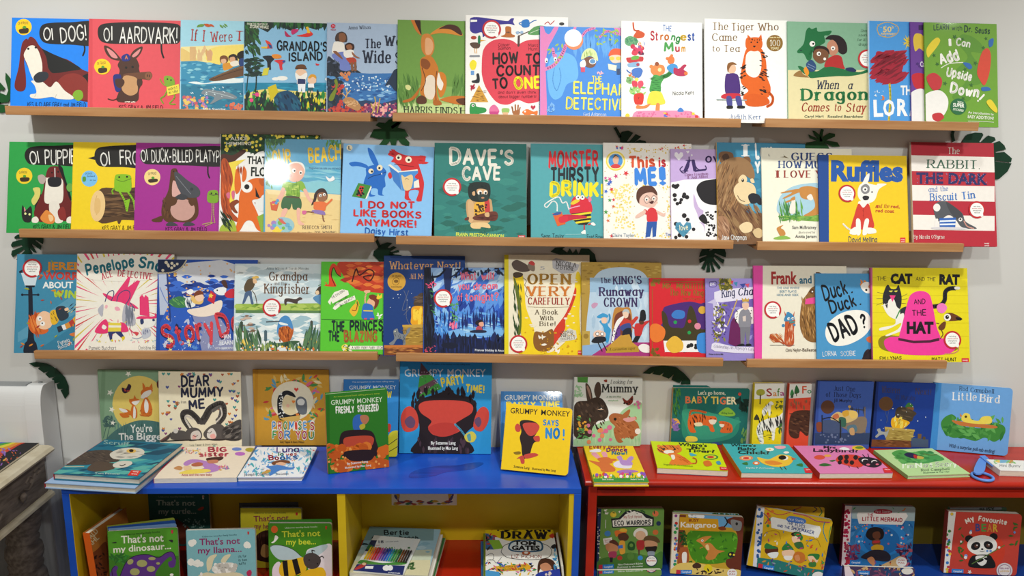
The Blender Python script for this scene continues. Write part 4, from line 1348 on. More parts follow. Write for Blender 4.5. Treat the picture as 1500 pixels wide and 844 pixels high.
ledge_book(3, (180, 180), (84, 118), (640, 134), 'a42a92', 'magenta picture book of a long-billed brown animal clutching its belly', '''
s 1d1b1a 104,205 125,168 200,152 400,148 640,152 640,264 400,264 200,258 130,250
t h1.2 f5f5ef 112,238 158,232 70 OI
t h1.2 f5f5ef 176,244 300,240 76 DUCK-
t h1.2 f5f5ef 306,242 436,240 72 BILLED
t h1.2 f5f5ef 450,242 660,240 70 PLATYPUS!
c 1d1b1a 9 526,260 526,310 536,342
e f4d88a 182 336 50
t h1.5 333 156,322 208,318 14 OI FROG!
s 3a2a1a 160,350 210,346 212,364 165,370
e 4f9a30 186 340 10 8
s 573419 300,290 330,282 345,310 400,360 440,420 465,500 462,580 410,615 330,612 270,612 240,570 245,500 280,420 292,340
x 3f2410/6a4424 f 30 245,460 300,600 8 14 90 .5
e c79a90 370 538 76 68
s d8a8a0 310,360 340,380 360,430 330,455 305,450
s 46484f 318,310 345,310 400,355 465,400 478,440 455,462 400,462 370,450 335,390
c 7a7c84 4 330,330 370,380 420,440
e 33353c 426 410 10
s 573419 262,470 300,455 335,470 325,505 280,515
s 573419 405,480 440,465 455,490 425,515
s 3a3c42 325,460 360,440 400,455 385,475 350,475
s 573419 245,575 200,590 178,600 190,612 240,610
s 3f4046 270,625 300,612 340,634 275,638
s 3f4046 375,625 410,612 446,632 380,638
e 111 314 300 4
e 111 334 297 4
s 7aa828 530,425 580,418 592,450 588,490 545,496 522,480
e 111 548 436 5
e 111 576 438 5
c 4a2a40 4 535,440 560,448 590,440
c b0a060 5 552,495 552,560 545,620
c b0a060 5 564,495 562,560 570,620
l b0a060 5 492,628 552,615
l b0a060 5 510,638 560,618
t h1.1 30102c 264,668 520,668 22 KES GRAY & JIM FIELD
''')
ledge_book(3, (180, 180), (607, 60), (1222, 86), 'efeeea', 'picture book of an orange squirrel under dark leafy branches', '''
s 1c3a20 607,58 900,66 1230,86 1230,100 880,170 820,190 760,180 700,210 650,200 607,210
x 1f4a26/2c5a2c/122a18 f 90 610,65 880,180 14 26
x 1f4a26/2c5a2c f 40 880,72 1220,96 14 26
x f0dc50 o 36 620,70 880,175 6 11
x f0dc50 o 16 900,74 1220,96 6 11
s 4a2418 607,200 680,200 740,165 760,180 700,230 670,270 690,300 650,320 607,330
p f0d84c 640,250 700,235 760,225 700,270 690,480 660,560 640,520
t n1.2 e8e8d8 664,108 770,108 22 ALICE
t n1.2 e8e8d8 640,138 794,138 20 HEMMING
t b2.4 1c241c 768,252 916,256 46 THAT'S
t b2.4 1c241c 792,328 1010,332 54 FLOWER
s b04a1c 612,230 640,225 670,290 680,360 660,450 670,540 720,600 700,612 640,580 607,500 607,300
x d86428/8a3414 l 24 618,260 668,560 24 44 80 .5
s e06a1e 745,390 790,350 850,342 900,360 900,420 860,450 850,470 800,480 820,530 850,600 880,660 875,680 830,660 800,610 760,610 720,670 680,676 700,640 715,560 720,450
s e06a1e 700,290 720,300 730,400 700,440 690,370
s e06a1e 745,270 765,300 760,350 738,360
x a84414 l 8 700,280 760,300 20 30 95 .3
e f4f2ee 768 398 34
e f4f2ee 768 398 34
e 17171a 767 396 16
p 1c1614 820,400 850,470 822,456
s c05a1c 840,350 880,345 900,375 860,390
s 8a3c18 660,500 700,475 720,490 690,515 710,555 690,555 670,530
s 8a3c18 815,490 850,520 870,540 830,520
p e8e8e4 820,480 900,440 900,540 850,550 820,520
p 8cb03c 830,580 900,550 900,690 860,690
s a4b83c 607,640 680,600 700,690 607,690
x 16301c l 30 610,560 670,660 20 36 60 1.6
s d86a8a 672,430 690,420 690,460 680,475
s d86a8a 640,440 660,430 662,465 648,465
''')
ledge_book(3, (180, 180), (880, 92), (1350, 112), '5fa6cc', 'beach picture book with a bald old man in green shorts walking with a girl', '''
p 74bad8 880,250 1350,270 1350,340 880,330
x 8accdc/5aaccc l 40 900,260 1340,420 30 80 4 .05
p 8cccd8 880,360 1350,370 1350,440 880,420
p ecd090 880,420 1000,430 1350,470 1350,700 880,700
p f2dca4 880,410 1000,420 1350,445 1350,480 900,440
x d8b878 l 20 900,470 1340,640 10 30 0 .2
x 3f7a3c/5a9444/2f6438 f 80 882,100 1000,130 10 20 90 .8
x 3f7a3c/5a9444/4a8a50 f 44 884,120 925,400 10 18 80 .9
x 3f7a3c/5a9444 f 30 920,120 965,330 8 16 80 .9
x 3f7a3c/5a9444 f 30 1260,110 1350,150 10 18 90 .9
t h2.3 f0cc3c 924,262 1050,244 86 OUR
t h2.3 f0cc3c 1144,240 1360,226 82 BEACH
t h1.2 3a5a8c 1146,284 1360,290 12 (imagination can take you ANYWHERE)
s f0f0ea 1012,290 1030,250 1075,240 1115,255 1128,300 1110,320 1030,320
s f0b8a4 1014,290 1040,256 1090,252 1122,290 1118,330 1090,360 1050,365 1020,340
e f8f6f2 1058 295 12 14
e f8f6f2 1100 308 10 13
e 222 1062 297 6
e 222 1100 310 6
e e89890 1036 326 10
s 8ab83c 1020,365 1060,372 1105,360 1130,400 1120,425 1095,415 1090,462 1015,455 1010,420 985,400 995,370
x c8dc6c/6a9a2c l 26 1015,375 1095,455 14 22 0 .1
x 6a9a2c l 16 1015,375 1095,455 14 22 90 .1
s f0b8a4 985,400 1005,415 985,470 955,500 945,480 970,440
s f0b8a4 1115,415 1135,412 1160,465 1185,490 1170,500 1140,470
s 3c6a44 1000,455 1092,462 1102,530 1055,535 1045,500 1030,535 980,525
p 5a4a34 1010,452 1092,458 1092,468 1008,462
s f0b8a4 990,535 1020,535 1000,580 985,600 1020,620 985,620 972,600
s f0b8a4 1075,535 1098,535 1095,600 1124,628 1085,625
p d8643c 910,490 965,495 952,545 918,540
x e8d040/d85a78/5aa0d0 o 8 925,480 960,500 8 12
s 9cc8d0 960,590 1030,592 1060,630 1040,670 980,680 930,670
s f0d848 935,650 955,640 975,660 990,655 970,680 940,682 925,670
x a888c8/6ab0d0/7ab848 o 10 900,600 1040,670 10 18
s d86a5c 960,590 985,600 1010,625 980,620
s 3a2a28 1185,440 1210,410 1245,408 1265,440 1260,475 1235,445 1205,450 1190,490 1165,510 1180,470
s 9a6848 1205,440 1240,430 1262,450 1255,480 1225,490 1205,475
e f8f6f2 1222 450 9
e f8f6f2 1246 444 9
e 222 1224 452 4
e 222 1248 446 4
s e8743c 1185,490 1240,488 1262,495 1290,470 1295,480 1260,515 1245,545 1185,535 1180,510
s 9078b8 1175,540 1240,545 1250,570 1210,565 1190,560 1170,555
c 9a6848 8 1180,555 1150,550 1130,552
c 9a6848 8 1235,570 1240,600 1246,610
s d86a9a 1110,545 1135,545 1130,565 1112,565
s f4f4f4 1255,330 1280,345 1300,330 1310,350 1290,362 1270,360
t s1.2 4a3a4a 1112,656 1290,656 20 REBECCA SMITH
t n1 4a3a4a 1080,684 1170,684 10 Illustrated by
t s1.2 4a3a4a 1182,686 1320,686 16 ZOE WARING
''', gloss='gloss')
ledge_book(3, (380, 180), (522, 126), (1082, 152), '8ac2f2', 'pale blue picture book, slightly tilted, of a blue creature and a red creature reading', '''
e f2e8c8 557 154 18
t b3 222 550,164 566,164 20 L
s 1f6ac4 670,155 700,175 735,250 730,265 705,255 680,205
s 1f6ac4 556,248 600,240 660,258 680,285 660,280 610,268 570,268
s 1f6ac4 660,280 700,262 745,262 785,300 775,340 780,390 765,405 760,440 770,450 735,445 730,410 695,408 690,440 718,450 680,455 678,410 655,400 645,370 660,320
e f2e4c0 690 299 16
e f2e4c0 744 278 18
e 222 696 301 7
e 222 742 280 7
c 12386c 4 672,345 700,330 740,320 782,304
p f4f4f0 752,312 760,310 758,324
c 1f6ac4 16 655,360 650,400 665,420
p 3f8a3c 612,372 690,388 655,470 572,455
p f4f0e0 690,388 694,400 664,470 655,470
p d8382c 622,388 648,395 630,458 600,450
x 1c1c1c o 10 605,400 645,450 6 9
s d22c30 795,195 830,165 850,180 905,200 960,205 1025,208 1015,255 985,250 1005,320 1018,380 1005,470 1000,485 970,480 985,420 930,420 925,460 940,480 900,470 900,420 880,300 840,250 815,240 830,215
x d22c30 f 8 815,175 850,210 18 26 30 1
x d22c30 f 8 985,210 1025,250 18 26 0 1
e f2ead0 862 214 18
e f2ead0 922 228 20
e 222 860 216 8
e 222 924 230 8
c 7a141c 4 835,255 890,262 955,272
p 3f7cc8 800,260 860,300 880,420 830,360
p f0ece0 795,262 810,256 870,305 860,310
p 4a90d8 860,305 980,292 985,400 885,420
p f0ece0 862,300 978,288 980,296 862,306
s e8cc98 878,325 900,335 940,320 950,350 935,410 895,412
c 7a5a34 3 900,350 910,345 925,350
p f0ece0 955,365 985,350 990,400 955,402
s d22c30 795,320 810,305 820,335 805,345
s d22c30 960,335 985,350 1000,330 985,310
t h2.4 d02c30 624,524 960,528 38 I DO NOT
t h2.4 d02c30 582,576 1000,588 38 LIKE BOOKS
t h2.4 d02c30 600,634 972,646 38 ANYMORE!
t h1.9 1f62b8 652,684 920,696 36 Daisy Hirst
''', rot=-1.6, layer=0.0)
ledge_book(4, (620, 180), (72, 118), (638, 136), '2f7f78', 'dark teal picture book of a small bearded caveman holding a club', '''
x 2a746e/37897f/25695f f 60 90,300 620,700 20 70 0 .3
s 246a5a 200,640 320,625 460,640 480,660 330,672 210,662
x 1e584c l 24 200,630 480,680 8 14 80 .6
t h2.3 ebe7da 160,258 462,258 90 DAVE
t h2.3 ebe7da 470,258 560,258 80 'S
t h2.3 ebe7da 238,350 480,350 74 CAVE
s c8a070 270,480 330,470 410,470 425,500 428,570 400,620 330,625 285,615 268,560
s d8b080 276,490 300,480 315,520 310,600 285,610
s e8b03c 318,500 380,480 390,560 340,590 318,575
s c83c3c 380,480 405,470 412,550 385,560
x 3a2418 o 30 320,500 390,575 4 7
s e8c890 300,620 390,618 415,650 360,645 350,655 300,650
s 1e2a28 278,400 300,372 350,366 405,376 416,420 410,460 390,485 340,490 300,480 280,450
x 1e2a28 f 24 280,375 412,400 10 18
s d8ac80 330,415 360,408 395,418 392,445 345,448
s d8ac80 303,430 318,424 320,448 306,448
e f4f2ec 350 432 14 15
e f4f2ec 384 432 11 14
e 1c1c1c 354 434 8
e 1c1c1c 386 434 7
s 2c3a36 340,445 395,445 400,480 350,485
e c88a64 368 464 10 5
s 6a3428 312,580 400,552 450,550 462,580 445,605 400,605 320,600
s 6a3428 258,590 280,582 280,600 258,602
x 4a2018 l 14 330,570 450,600 14 26 0 .2
s d8b080 380,560 405,555 408,580 385,580
t b2.5 dce85a 202,700 498,712 22 FRANN PRESTON-GANNON
p d8323c 586,696 630,696 630,720 586,720
t b2 f4e4e0 592,706 624,706 8 nosy
t b2 f4e4e0 592,716 624,716 8 crow
''', stickers=((178, 397, 57),), t=0.0045)
ledge_book(4, (620, 180), (666, 124), (1112, 138), '53a6ae', 'turquoise picture book of a red monster with yellow stripes sucking a straw', '''
t h2.6 d62c34 768,272 1088,268 90 MONSTER
t h2.6 17242c 782,362 1092,360 78 THIRSTY
t h3 f0e21c 778,450 1088,450 80 DRINK
l f0e21c 12 1104,380 1104,440
e f0e21c 1104 458 7
c f2f2ee 7 828,545 826,500 800,485 765,522 750,510 770,490 835,458 860,495 885,490 900,535
s d8283c 930,460 985,455 1035,490 1036,560 915,565 912,510
s e8c830 910,500 930,480 960,470 965,485 930,505
e f4f2ee 957 462 14
e f4f2ee 984 462 14
e 222 958 462 5
e 222 984 460 5
s e878a0 1020,460 1035,460 1040,480 1025,490
p 17171c 916,560 1036,550 1036,600 1010,632 960,630 920,595
l e8d82c 12 918,572 1036,556
l e8d82c 12 925,597 1036,582
l e8d82c 12 945,618 1030,606
s c8283c 830,590 860,570 920,568 1000,575 1005,590 920,600 870,618 840,620
p e0642c 798,560 856,550 880,625 830,640
e 3a5a9c 828 562 28 9 -12
s d82c40 840,585 890,575 890,610 845,618
c f4b0d0 6 900,532 940,520 968,514
l c8283c 8 995,632 996,665
l c8283c 8 1020,630 1040,622
s f4f2ee 975,680 1000,662 1002,690
s f4f2ee 1035,625 1050,615 1066,632 1050,636
c 8ac8cc 4 880,690 940,690 1000,688
t h1 1f3a44 728,714 872,714 26 Sean Taylor
t h1 1f3a44 1012,718 1130,718 26 Fred Bowen
''', t=0.004)
ledge_book(4, (860, 180), (100, 118), (645, 134), 'f4f1ea', 'cream picture book of a grinning boy in a red top among golden stars', '''
x f0dc80/e8cc50 o 260 280,385 515,710 3 7
s f8f4ec 300,420 440,390 490,480 490,640 440,700 330,700 290,600
x f0dc80 o 120 165,380 270,650 4 7
x c8a048/d8c890 o 90 110,130 640,720 2 4
x e0c040 o 60 250,150 640,190 3 5
x d83c3c/4a9a4a/3a6ac8/d85a9a/e8c82c/d86a3c * 15 112,300 165,715 12 17
x d83c3c/3a6ac8/d83c8c * 5 120,145 280,160 9 12
x d8343c * 1 240,312 241,313 19 20
x d0487c * 1 178,330 179,331 16 17
x d83c3c * 6 450,135 640,175 7 10
e f0d84c 176 236 60
e f8ecb0 176 236 52
e 4a94d8 176 236 44
s e0b090 160,220 178,200 195,218 190,250 176,258 162,245
s 5a4030 158,220 175,196 196,216 178,206
s d84040 145,270 165,256 190,256 208,270 190,280 160,280
t h2.6 d8502c 256,276 420,270 62 This
t h2.6 c8303c 440,272 488,270 54 is
t h3.2 3a86e0 290,384 440,378 92 ME
t h3.4 3a86e0 462,376 474,376 90 !
s e8c0b0 318,470 340,430 400,420 435,450 430,500 400,525 350,515 322,500
s 5a3428 305,470 310,420 345,392 400,392 430,425 432,450 400,430 350,440 325,470 322,500
e f4eee8 368 474 10 12
e f4eee8 412 468 10 12
e 222 368 476 5
e 222 412 470 5
c 8a7a78 3 350,475 368,450 390,475 368,500 350,475
c 8a7a78 3 395,470 412,448 432,468 412,496 395,470
s 4a1a1c 385,490 412,482 405,500 392,500
s d8343c 372,545 400,525 430,545 432,610 374,612
s d83c44 372,545 355,535 345,555 374,570
s e8c0b0 355,540 305,570 300,590 330,582 360,560
s e8c0b0 428,540 470,560 484,555 478,580 440,565
p 2858a8 370,612 432,610 425,712 405,710 402,640 388,710 360,710
s f0f0f0 360,712 390,705 395,724 358,724
s f0f0f0 400,712 425,704 436,722 400,724
p c83c44 360,716 395,716 395,722 360,722
t n1 8aa0b0 152,704 296,704 20 Claire Taylor
t n1 4a6ab0 484,700 600,700 20 Tim Archbold
''')
ledge_book(4, (860, 180), (516, 158), (990, 170), 'c3a8dc', 'lilac picture book of a spotted white dog nuzzling a spotted pup', '''
p f6f4f6 516,370 600,352 800,345 990,360 990,740 516,740
s c9b2dc 660,440 690,520 740,560 720,600 690,590 680,560 660,510
s c9b2dc 690,620 740,640 730,730 700,730
s f6f4f6 720,545 780,530 860,540 860,740 740,740 730,660
s f6f4f6 590,620 700,620 730,680 725,740 580,740
s 1e1b20 676,410 700,370 760,352 900,350 900,500 800,508 740,500 700,470
s 1e1b20 690,590 715,565 735,580 745,620 720,622
x 1e1b20 o 6 530,385 570,400 9 15
x 1e1b20 o 10 530,380 650,600 10 16
x 1e1b20 o 6 530,600 660,720 9 14
x 1e1b20 o 40 735,550 800,700 4 8
t i1.4 34205c 580,300 626,300 70 I
c 34205c 6 630,210 628,270 600,310 574,290 590,270
t h1.6 34205c 660,300 740,290 70 L
t h1.6 34205c 732,244 860,236 50 ove
c 34205c 6 665,260 690,290 735,285 730,265
x f2eef8 v 1 566,206 567,207 30 31 0 0
x f2eef8 v 1 622,180 623,181 10 11 0 0
x f2eef8 o 3 640,190 650,205 4 6
t s1.4 7a3468 604,330 748,322 16 Claire Freedman
t s1.4 7a3468 620,346 748,340 16 & Judi Abbot
x 4a90b0 v 1 594,658 595,659 56 57 0.1 0
x 2a6a88 l 10 560,640 630,690 8 14 0 1
t h1.8 e8e8c8 570,664 626,660 30 love
''', layer=0.25)
ledge_book(4, (860, 180), (800, 114), (1348, 134), '3a86a8', 'blue-teal picture book of a large shaggy brown bear', '''
x 4a98b8/2f7898 f 40 1000,150 1330,500 20 50 0 1
s 5aa8c8 1000,470 1100,500 1120,560 1010,540 960,520
t s2 e4e6e6 958,206 1000,206 70 I
t h3 e4e6e6 1034,218 1160,210 80 Love
t h3 e4e6e6 1034,306 1140,300 60 You
s 7a5638 815,190 850,176 900,190 900,240 850,260 820,235
s 4a3224 835,205 865,190 880,220 850,240
s 7a5638 965,215 1000,210 1012,240 990,258
s 96724c 800,290 840,240 900,215 960,215 1010,250 1035,310 1025,350 960,320 940,360 920,420 960,500 1010,520 960,560 900,600 800,600 780,500 782,380
s 7a5638 780,440 850,480 930,490 1000,560 1080,560 1100,640 1060,750 780,750
x b08a60/6a482c/a87c50/8a6440 l 130 790,250 930,560 20 44 110 .9
x 5a3a28/8a6444/9a7850 l 110 790,520 1060,700 24 50 60 1.2
s a87c5c 785,600 850,580 880,640 860,750 780,750
x c09878/8a6248 l 40 785,600 870,740 20 36 60 .8
s ead2a4 905,420 930,375 980,365 1030,385 1045,440 1020,490 970,505 930,480
s ead2a4 935,350 960,320 985,335 985,365 945,380
s ead2a4 1008,350 1025,345 1035,370 1015,370
e 1c1410 962 356 8 11
e f8f4ee 960 352 3
s 22242c 995,455 1020,435 1060,445 1070,470 1040,498 1010,495
s 22242c 1040,470 1070,462 1090,500 1060,505
c 5a3a24 4 930,450 945,475 975,488
s ead2a4 940,640 985,612 1020,630 1015,670 965,680
s d8bc8c 1025,670 1060,650 1090,680 1070,712 1040,705
t h1.5 f4f4f0 828,724 986,724 30 Jane Chapman
''', t=0.0045, layer=0.0, spine='d8a83c')
ledge_book(5, (1030, 180), (360, 150), (918, 166), 'f1efdc', 'cream picture book with large blue and red capitals above two hares', '''
t b2 333 404,206 414,206 14 L
s 6a5a30 476,212 500,208 496,195 505,205 530,220 505,214
t s2.1 2f4a84 545,230 800,232 44 GUESS
t s2 2f4a84 466,278 610,278 42 HOW
t s2 2f4a84 632,280 830,280 42 MUCH
t s2 9a3c34 450,338 470,338 42 I
t s2 9a3c34 500,338 668,338 42 LOVE
t s2 9a3c34 694,338 820,338 42 YOU
s a8cfe0 455,520 480,450 540,400 620,378 720,375 800,420 820,560 560,575 470,560
s 7aa848 470,575 560,580 700,570 840,575 830,605 700,610 560,600 480,590
x 4a8a44/6aa84c/3a7a3c l 60 470,500 620,590 20 40 80 .8
x 8ab850/5a9a40 f 40 480,575 720,605 8 18 0 .6
s c88a44 600,400 660,392 720,410 760,450 760,540 700,570 620,576 660,550 690,520 680,470 640,475 605,460 596,430
s f0e8dc 640,460 665,440 680,470 660,480
s c88a44 600,410 560,412 484,430 490,436 550,430 500,460 490,468 510,466 580,435 600,430
s f0e8dc 535,520 545,490 540,470 565,470 570,500 570,550 560,562 535,558
s c88a44 540,470 565,455 568,475 550,480
s c88a44 510,486 545,474 545,484 515,494
s c88a44 455,650 495,632 480,650 500,665 508,690 480,702 465,680
s 8ab850 440,710 500,698 540,715 480,722 442,720
t n1 5a5a58 550,656 700,656 20 Sam McBratney
t i1 5a5a58 590,684 690,682 12 illustrated by
t n1 5a5a58 568,712 700,712 20 Anita Jeram
''', layer=-0.0, rim='c83c3c')
ledge_book(5, (1030, 180), (712, 196), (1258, 206), 'f0cb1c', 'yellow hardback with blue spine showing a white dog in a red coat', '''
p 1f4a94 712,196 776,196 778,750 712,750
x e8e8e4 o 1 712,200 713,700 3 4
t b4.5 2257a8 790,354 1236,358 118 Ruffles
s f3f1ea 985,370 1005,330 1028,312 1025,350 1020,372 1070,385 1080,376 1134,378 1100,400 1082,420 1065,470 1040,492 1000,495 965,470 955,430 965,390
s 8a8a8c 978,395 1005,378 1028,395 1025,430 995,440 976,420
e f4f2ee 1001 411 15
e 222 1002 412 6
e 222 1044 428 5
s 26262a 985,460 1000,450 1025,456 1020,475 995,478
s f3f1ea 965,485 1020,490 1025,520 990,532 960,510
s d23e30 960,500 990,525 1022,500 1045,580 1056,645 1010,660 920,655 915,640 935,570
x b02c24 o 3 988,535 992,600 3 4
l a82c20 3 990,528 992,590
s f3f1ea 945,600 970,600 975,660 970,690 950,690
s f3f1ea 1000,600 1025,600 1015,660 1010,690 985,688
s f3f1ea 920,655 950,645 950,690 905,685
s f3f1ea 1015,650 1060,655 1068,680 1015,685
c f3f1ea 10 915,665 890,650 865,625
c c83c2c 4 1066,526 1072,512 1080,526 1080,512
t i1.2 c84a30 1066,526 1150,526 24 and the
t b1.6 c84a30 1160,526 1215,528 20 red,
t b1.6 c84a30 1066,552 1180,556 20 red coat
t h1.3 2c4470 898,738 1076,736 32 David Melling
p d8323c 1218,710 1250,710 1250,745 1218,745
t b2 f4e4e0 1222,726 1246,726 8 nosy
t b2 f4e4e0 1222,738 1246,738 8 crow
''', t=0.0055, kind='hardback', stickers=((889, 437, 53),), spine='1f4a94', layer=-0.1)
ledge_book(5, (1220, 180), (482, 114), (994, 130), 'b8293a', 'red and white striped hardback showing a grey rabbit over a blue tin', '''
p f1ebe4 470,200 1000,212 1000,306 465,298
p f1ebe4 460,384 1000,392 1000,488 460,480
p f1ebe4 450,568 1000,576 1000,668 450,660
t s1.3 e8e2d8 710,192 784,192 38 The
t s1.5 3a6450 584,278 892,284 50 RABBIT
c 3a6450 5 904,282 906,286
t b3 2e2a62 516,374 682,374 66 THE
t b3 2e2a62 714,376 956,382 66 DARK
x 8a86b8 o 60 520,315 950,375 2 3
t s1.4 4a7fc8 592,428 714,420 30 and the
t s1.9 4a7fc8 600,482 772,476 44 Biscuit
t s1.9 4a7fc8 796,474 880,464 44 Tin
s 55585e 622,520 650,490 700,486 750,520 800,560 820,610 880,645 885,656 830,655 790,640 760,600 720,570 680,590 650,610 635,590
s 45474c 700,490 760,525 800,565 780,600 730,560
e f0ece8 642 524 22 24
s f0ece8 632,600 650,596 645,645 630,645
e f0ece8 788 598 12
e 222 788 596 6
c d89a8c 7 810,608 830,640 870,654
p 2f64b8 658,590 760,586 756,648 660,648
p e8f0f8 660,604 758,600 758,610 660,614
p e8f0f8 660,624 757,622 757,632 660,634
s d8d4d8 620,645 800,648 820,660 640,660
t s1.5 f2e8e0 498,716 690,716 22 By Nicola O'Byrne
t b2 f4e4e0 936,750 966,750 10 nosy
t b2 f4e4e0 936,764 966,764 10 crow
''', t=0.009, kind='hardback', stickers=((889, 538, 52),), spine='c8bcb4', layer=0.0)
ledge_book(6, (0, 350), (108, 96), (640, 96), '3f8cae', 'teal-blue picture book of a red-haired child blown sideways from a lamp post', '''
p 5a9cba 110,580 480,330 640,300 640,380 110,640
p 357ea0 200,710 560,470 640,470 640,560 330,710
s 1a2230 176,300 198,300 204,440 210,610 226,650 228,710 150,710 152,650 172,610 176,440
l 1a2230 8 138,346 236,346
e 1a2230 138 346 8
e 1a2230 236 346 8
p cfe0ea 130,210 236,210 218,292 155,292
p 1a2230 118,200 140,190 140,210 120,212
p 1a2230 156,288 218,288 212,300 162,300
t b3 e0942e 286,190 580,192 46 JEREMY
t b3 c84038 266,250 590,254 46 WORRIED
t b2.6 eef2f0 264,304 452,304 38 ABOUT
t b2.6 eef2f0 480,304 560,304 38 THE
t h2.6 b0c83c 326,356 470,368 44 WIN
t h2.6 b0c83c 480,370 520,374 44 D
s d8682c 172,520 190,480 240,455 260,470 250,540 300,560 280,585 225,590 190,570
x b84c1c/e8843c l 30 185,480 250,580 30 50 70 .5
s f2c8a4 225,490 260,450 300,455 325,490 318,540 280,560 235,545
e f4f2ee 246 492 15
e f4f2ee 264 524 15
e 222 248 494 5
e 222 262 522 5
s e8b82c 310,455 345,440 365,490 350,525 320,525
x 2a2a30 l 10 315,450 355,520 10 14 60 .2
s 2c3a48 345,430 400,418 425,480 370,505
s f2c8a4 400,432 420,425 425,440 405,446
x e8d080/2a3040 l 8 420,400 485,450 14 20 -40 .3
p 2a3444 352,545 380,535 392,565 362,580
p e8ecee 380,535 400,528 412,558 392,565
p d8943c 400,528 425,515 440,545 412,558
p b83c34 425,515 450,495 465,525 440,545
p e0a83c 450,495 490,450 500,490 465,525
x c8682c/d88a2c/b04030/9aa83c f 12 130,110 470,400 10 18
x c8682c/d88a2c/b04030/9aa83c f 12 120,430 470,680 10 16
s d87838 430,590 480,575 540,570 540,600 470,606
t h1.4 e8eef0 362,656 434,636 22 Pamela
t h1.4 e8eef0 366,684 450,652 22 Butchart
''', stickers=((201, 181, 60),))
ledge_book(6, (0, 350), (480, 92), (1078, 94), 'f4f0e4', 'cream picture book with pink rays and an old woman wearing a tall pink hat', '\n'.join(
    'p %s %.0f,%.0f %.0f,%.0f %.0f,%.0f' % (('e84a7c', 'e0c83c', 'e84a7c', 'd84a4c')[k % 4], 735 + 130 * math.cos(a) * (1 + .5 * (k % 3)), 400 + 120 * math.sin(a) * (1 + .4 * (k % 3)), 735 + 620 * math.cos(a - .022), 400 + 620 * math.sin(a - .022), 735 + 620 * math.cos(a + .022), 400 + 620 * math.sin(a + .022)) for k, a in enumerate(q * 6.28319 / 64 for q in range(64))) + '''
s f4f0e4 500,150 700,105 900,100 1060,140 1070,210 900,255 640,260 520,230
s f4f0e4 590,620 740,600 960,610 970,690 560,690
t h2.4 23788a 534,222 836,168 62 Penelope
t h2.4 23788a 852,168 1060,214 62 Snow
t s2.2 c83450 632,252 702,232 38 ACE
t s2.2 c83450 726,230 944,252 38 DETECTIVE
p e93a74 700,360 790,240 800,232 806,245 790,300 850,256 866,262 800,395
s e93a74 640,335 700,360 800,390 852,424 845,432 780,410 690,385 645,352
c 3c4a7c 5 650,390 668,335 700,320 702,350 680,395 655,402 650,390
c 3c4a7c 5 720,400 735,345 775,318 802,330 800,370 770,412 735,420 720,400
c 3c4a7c 5 805,395 830,430 830,450
e f4ecdc 824 458 12
s f6f0e0 640,400 690,385 780,410 770,500 730,525 670,510 640,470
s b9b9c4 770,410 820,440 836,530 760,520
x 7a8090 l 20 775,430 825,520 34 44 84 .1
s b9b9c4 640,405 605,440 632,480
s f2b8c0 655,408 668,415 660,432 648,425
s f2a8bc 710,425 730,420 745,440 720,445
x e8d44c/e93a74 l 6 620,500 790,560 10 18
s e93a74 588,578 620,520 660,500 672,578
s e93a74 740,520 775,525 795,570 745,572
p e8d44c 672,518 750,520 748,572 668,574
p f4f0e4 672,534 750,536 750,548 672,548
p 2f3a70 668,574 748,572 770,606 750,612 715,580 695,590 695,625 680,625
s e8d030 690,622 700,625 698,636 680,632
s e8d030 752,608 772,604 770,622 758,624
s f4f0e8 640,530 660,545 648,560 630,550
c e0486c 7 800,555 820,575 850,590
s d84a50 830,575 858,580 845,600
p e93a74 865,470 864,360 880,345 892,362 900,346 918,362 925,480
s e93a74 842,490 870,478 930,480 955,478 962,458 968,488 920,494 860,494
s f0eee8 888,500 930,495 960,510 955,535 920,550 890,545
s 2a3a68 868,500 885,495 890,520 872,528
e 2a3a68 950 502 8
s c4c8d4 880,560 925,555 930,600 890,620 878,600
x 5a6488 l 16 885,565 925,600 8 12 80 .6
c a8b0c4 6 880,605 850,618 820,612
x e8d030/e84a7c/9ac0c8 f 30 600,625 980,640 5 9
t h1 6a6a70 550,686 720,686 22 Pamela Butchart
t h1 6a6a70 856,684 1020,684 22 Christine Roussey
''')
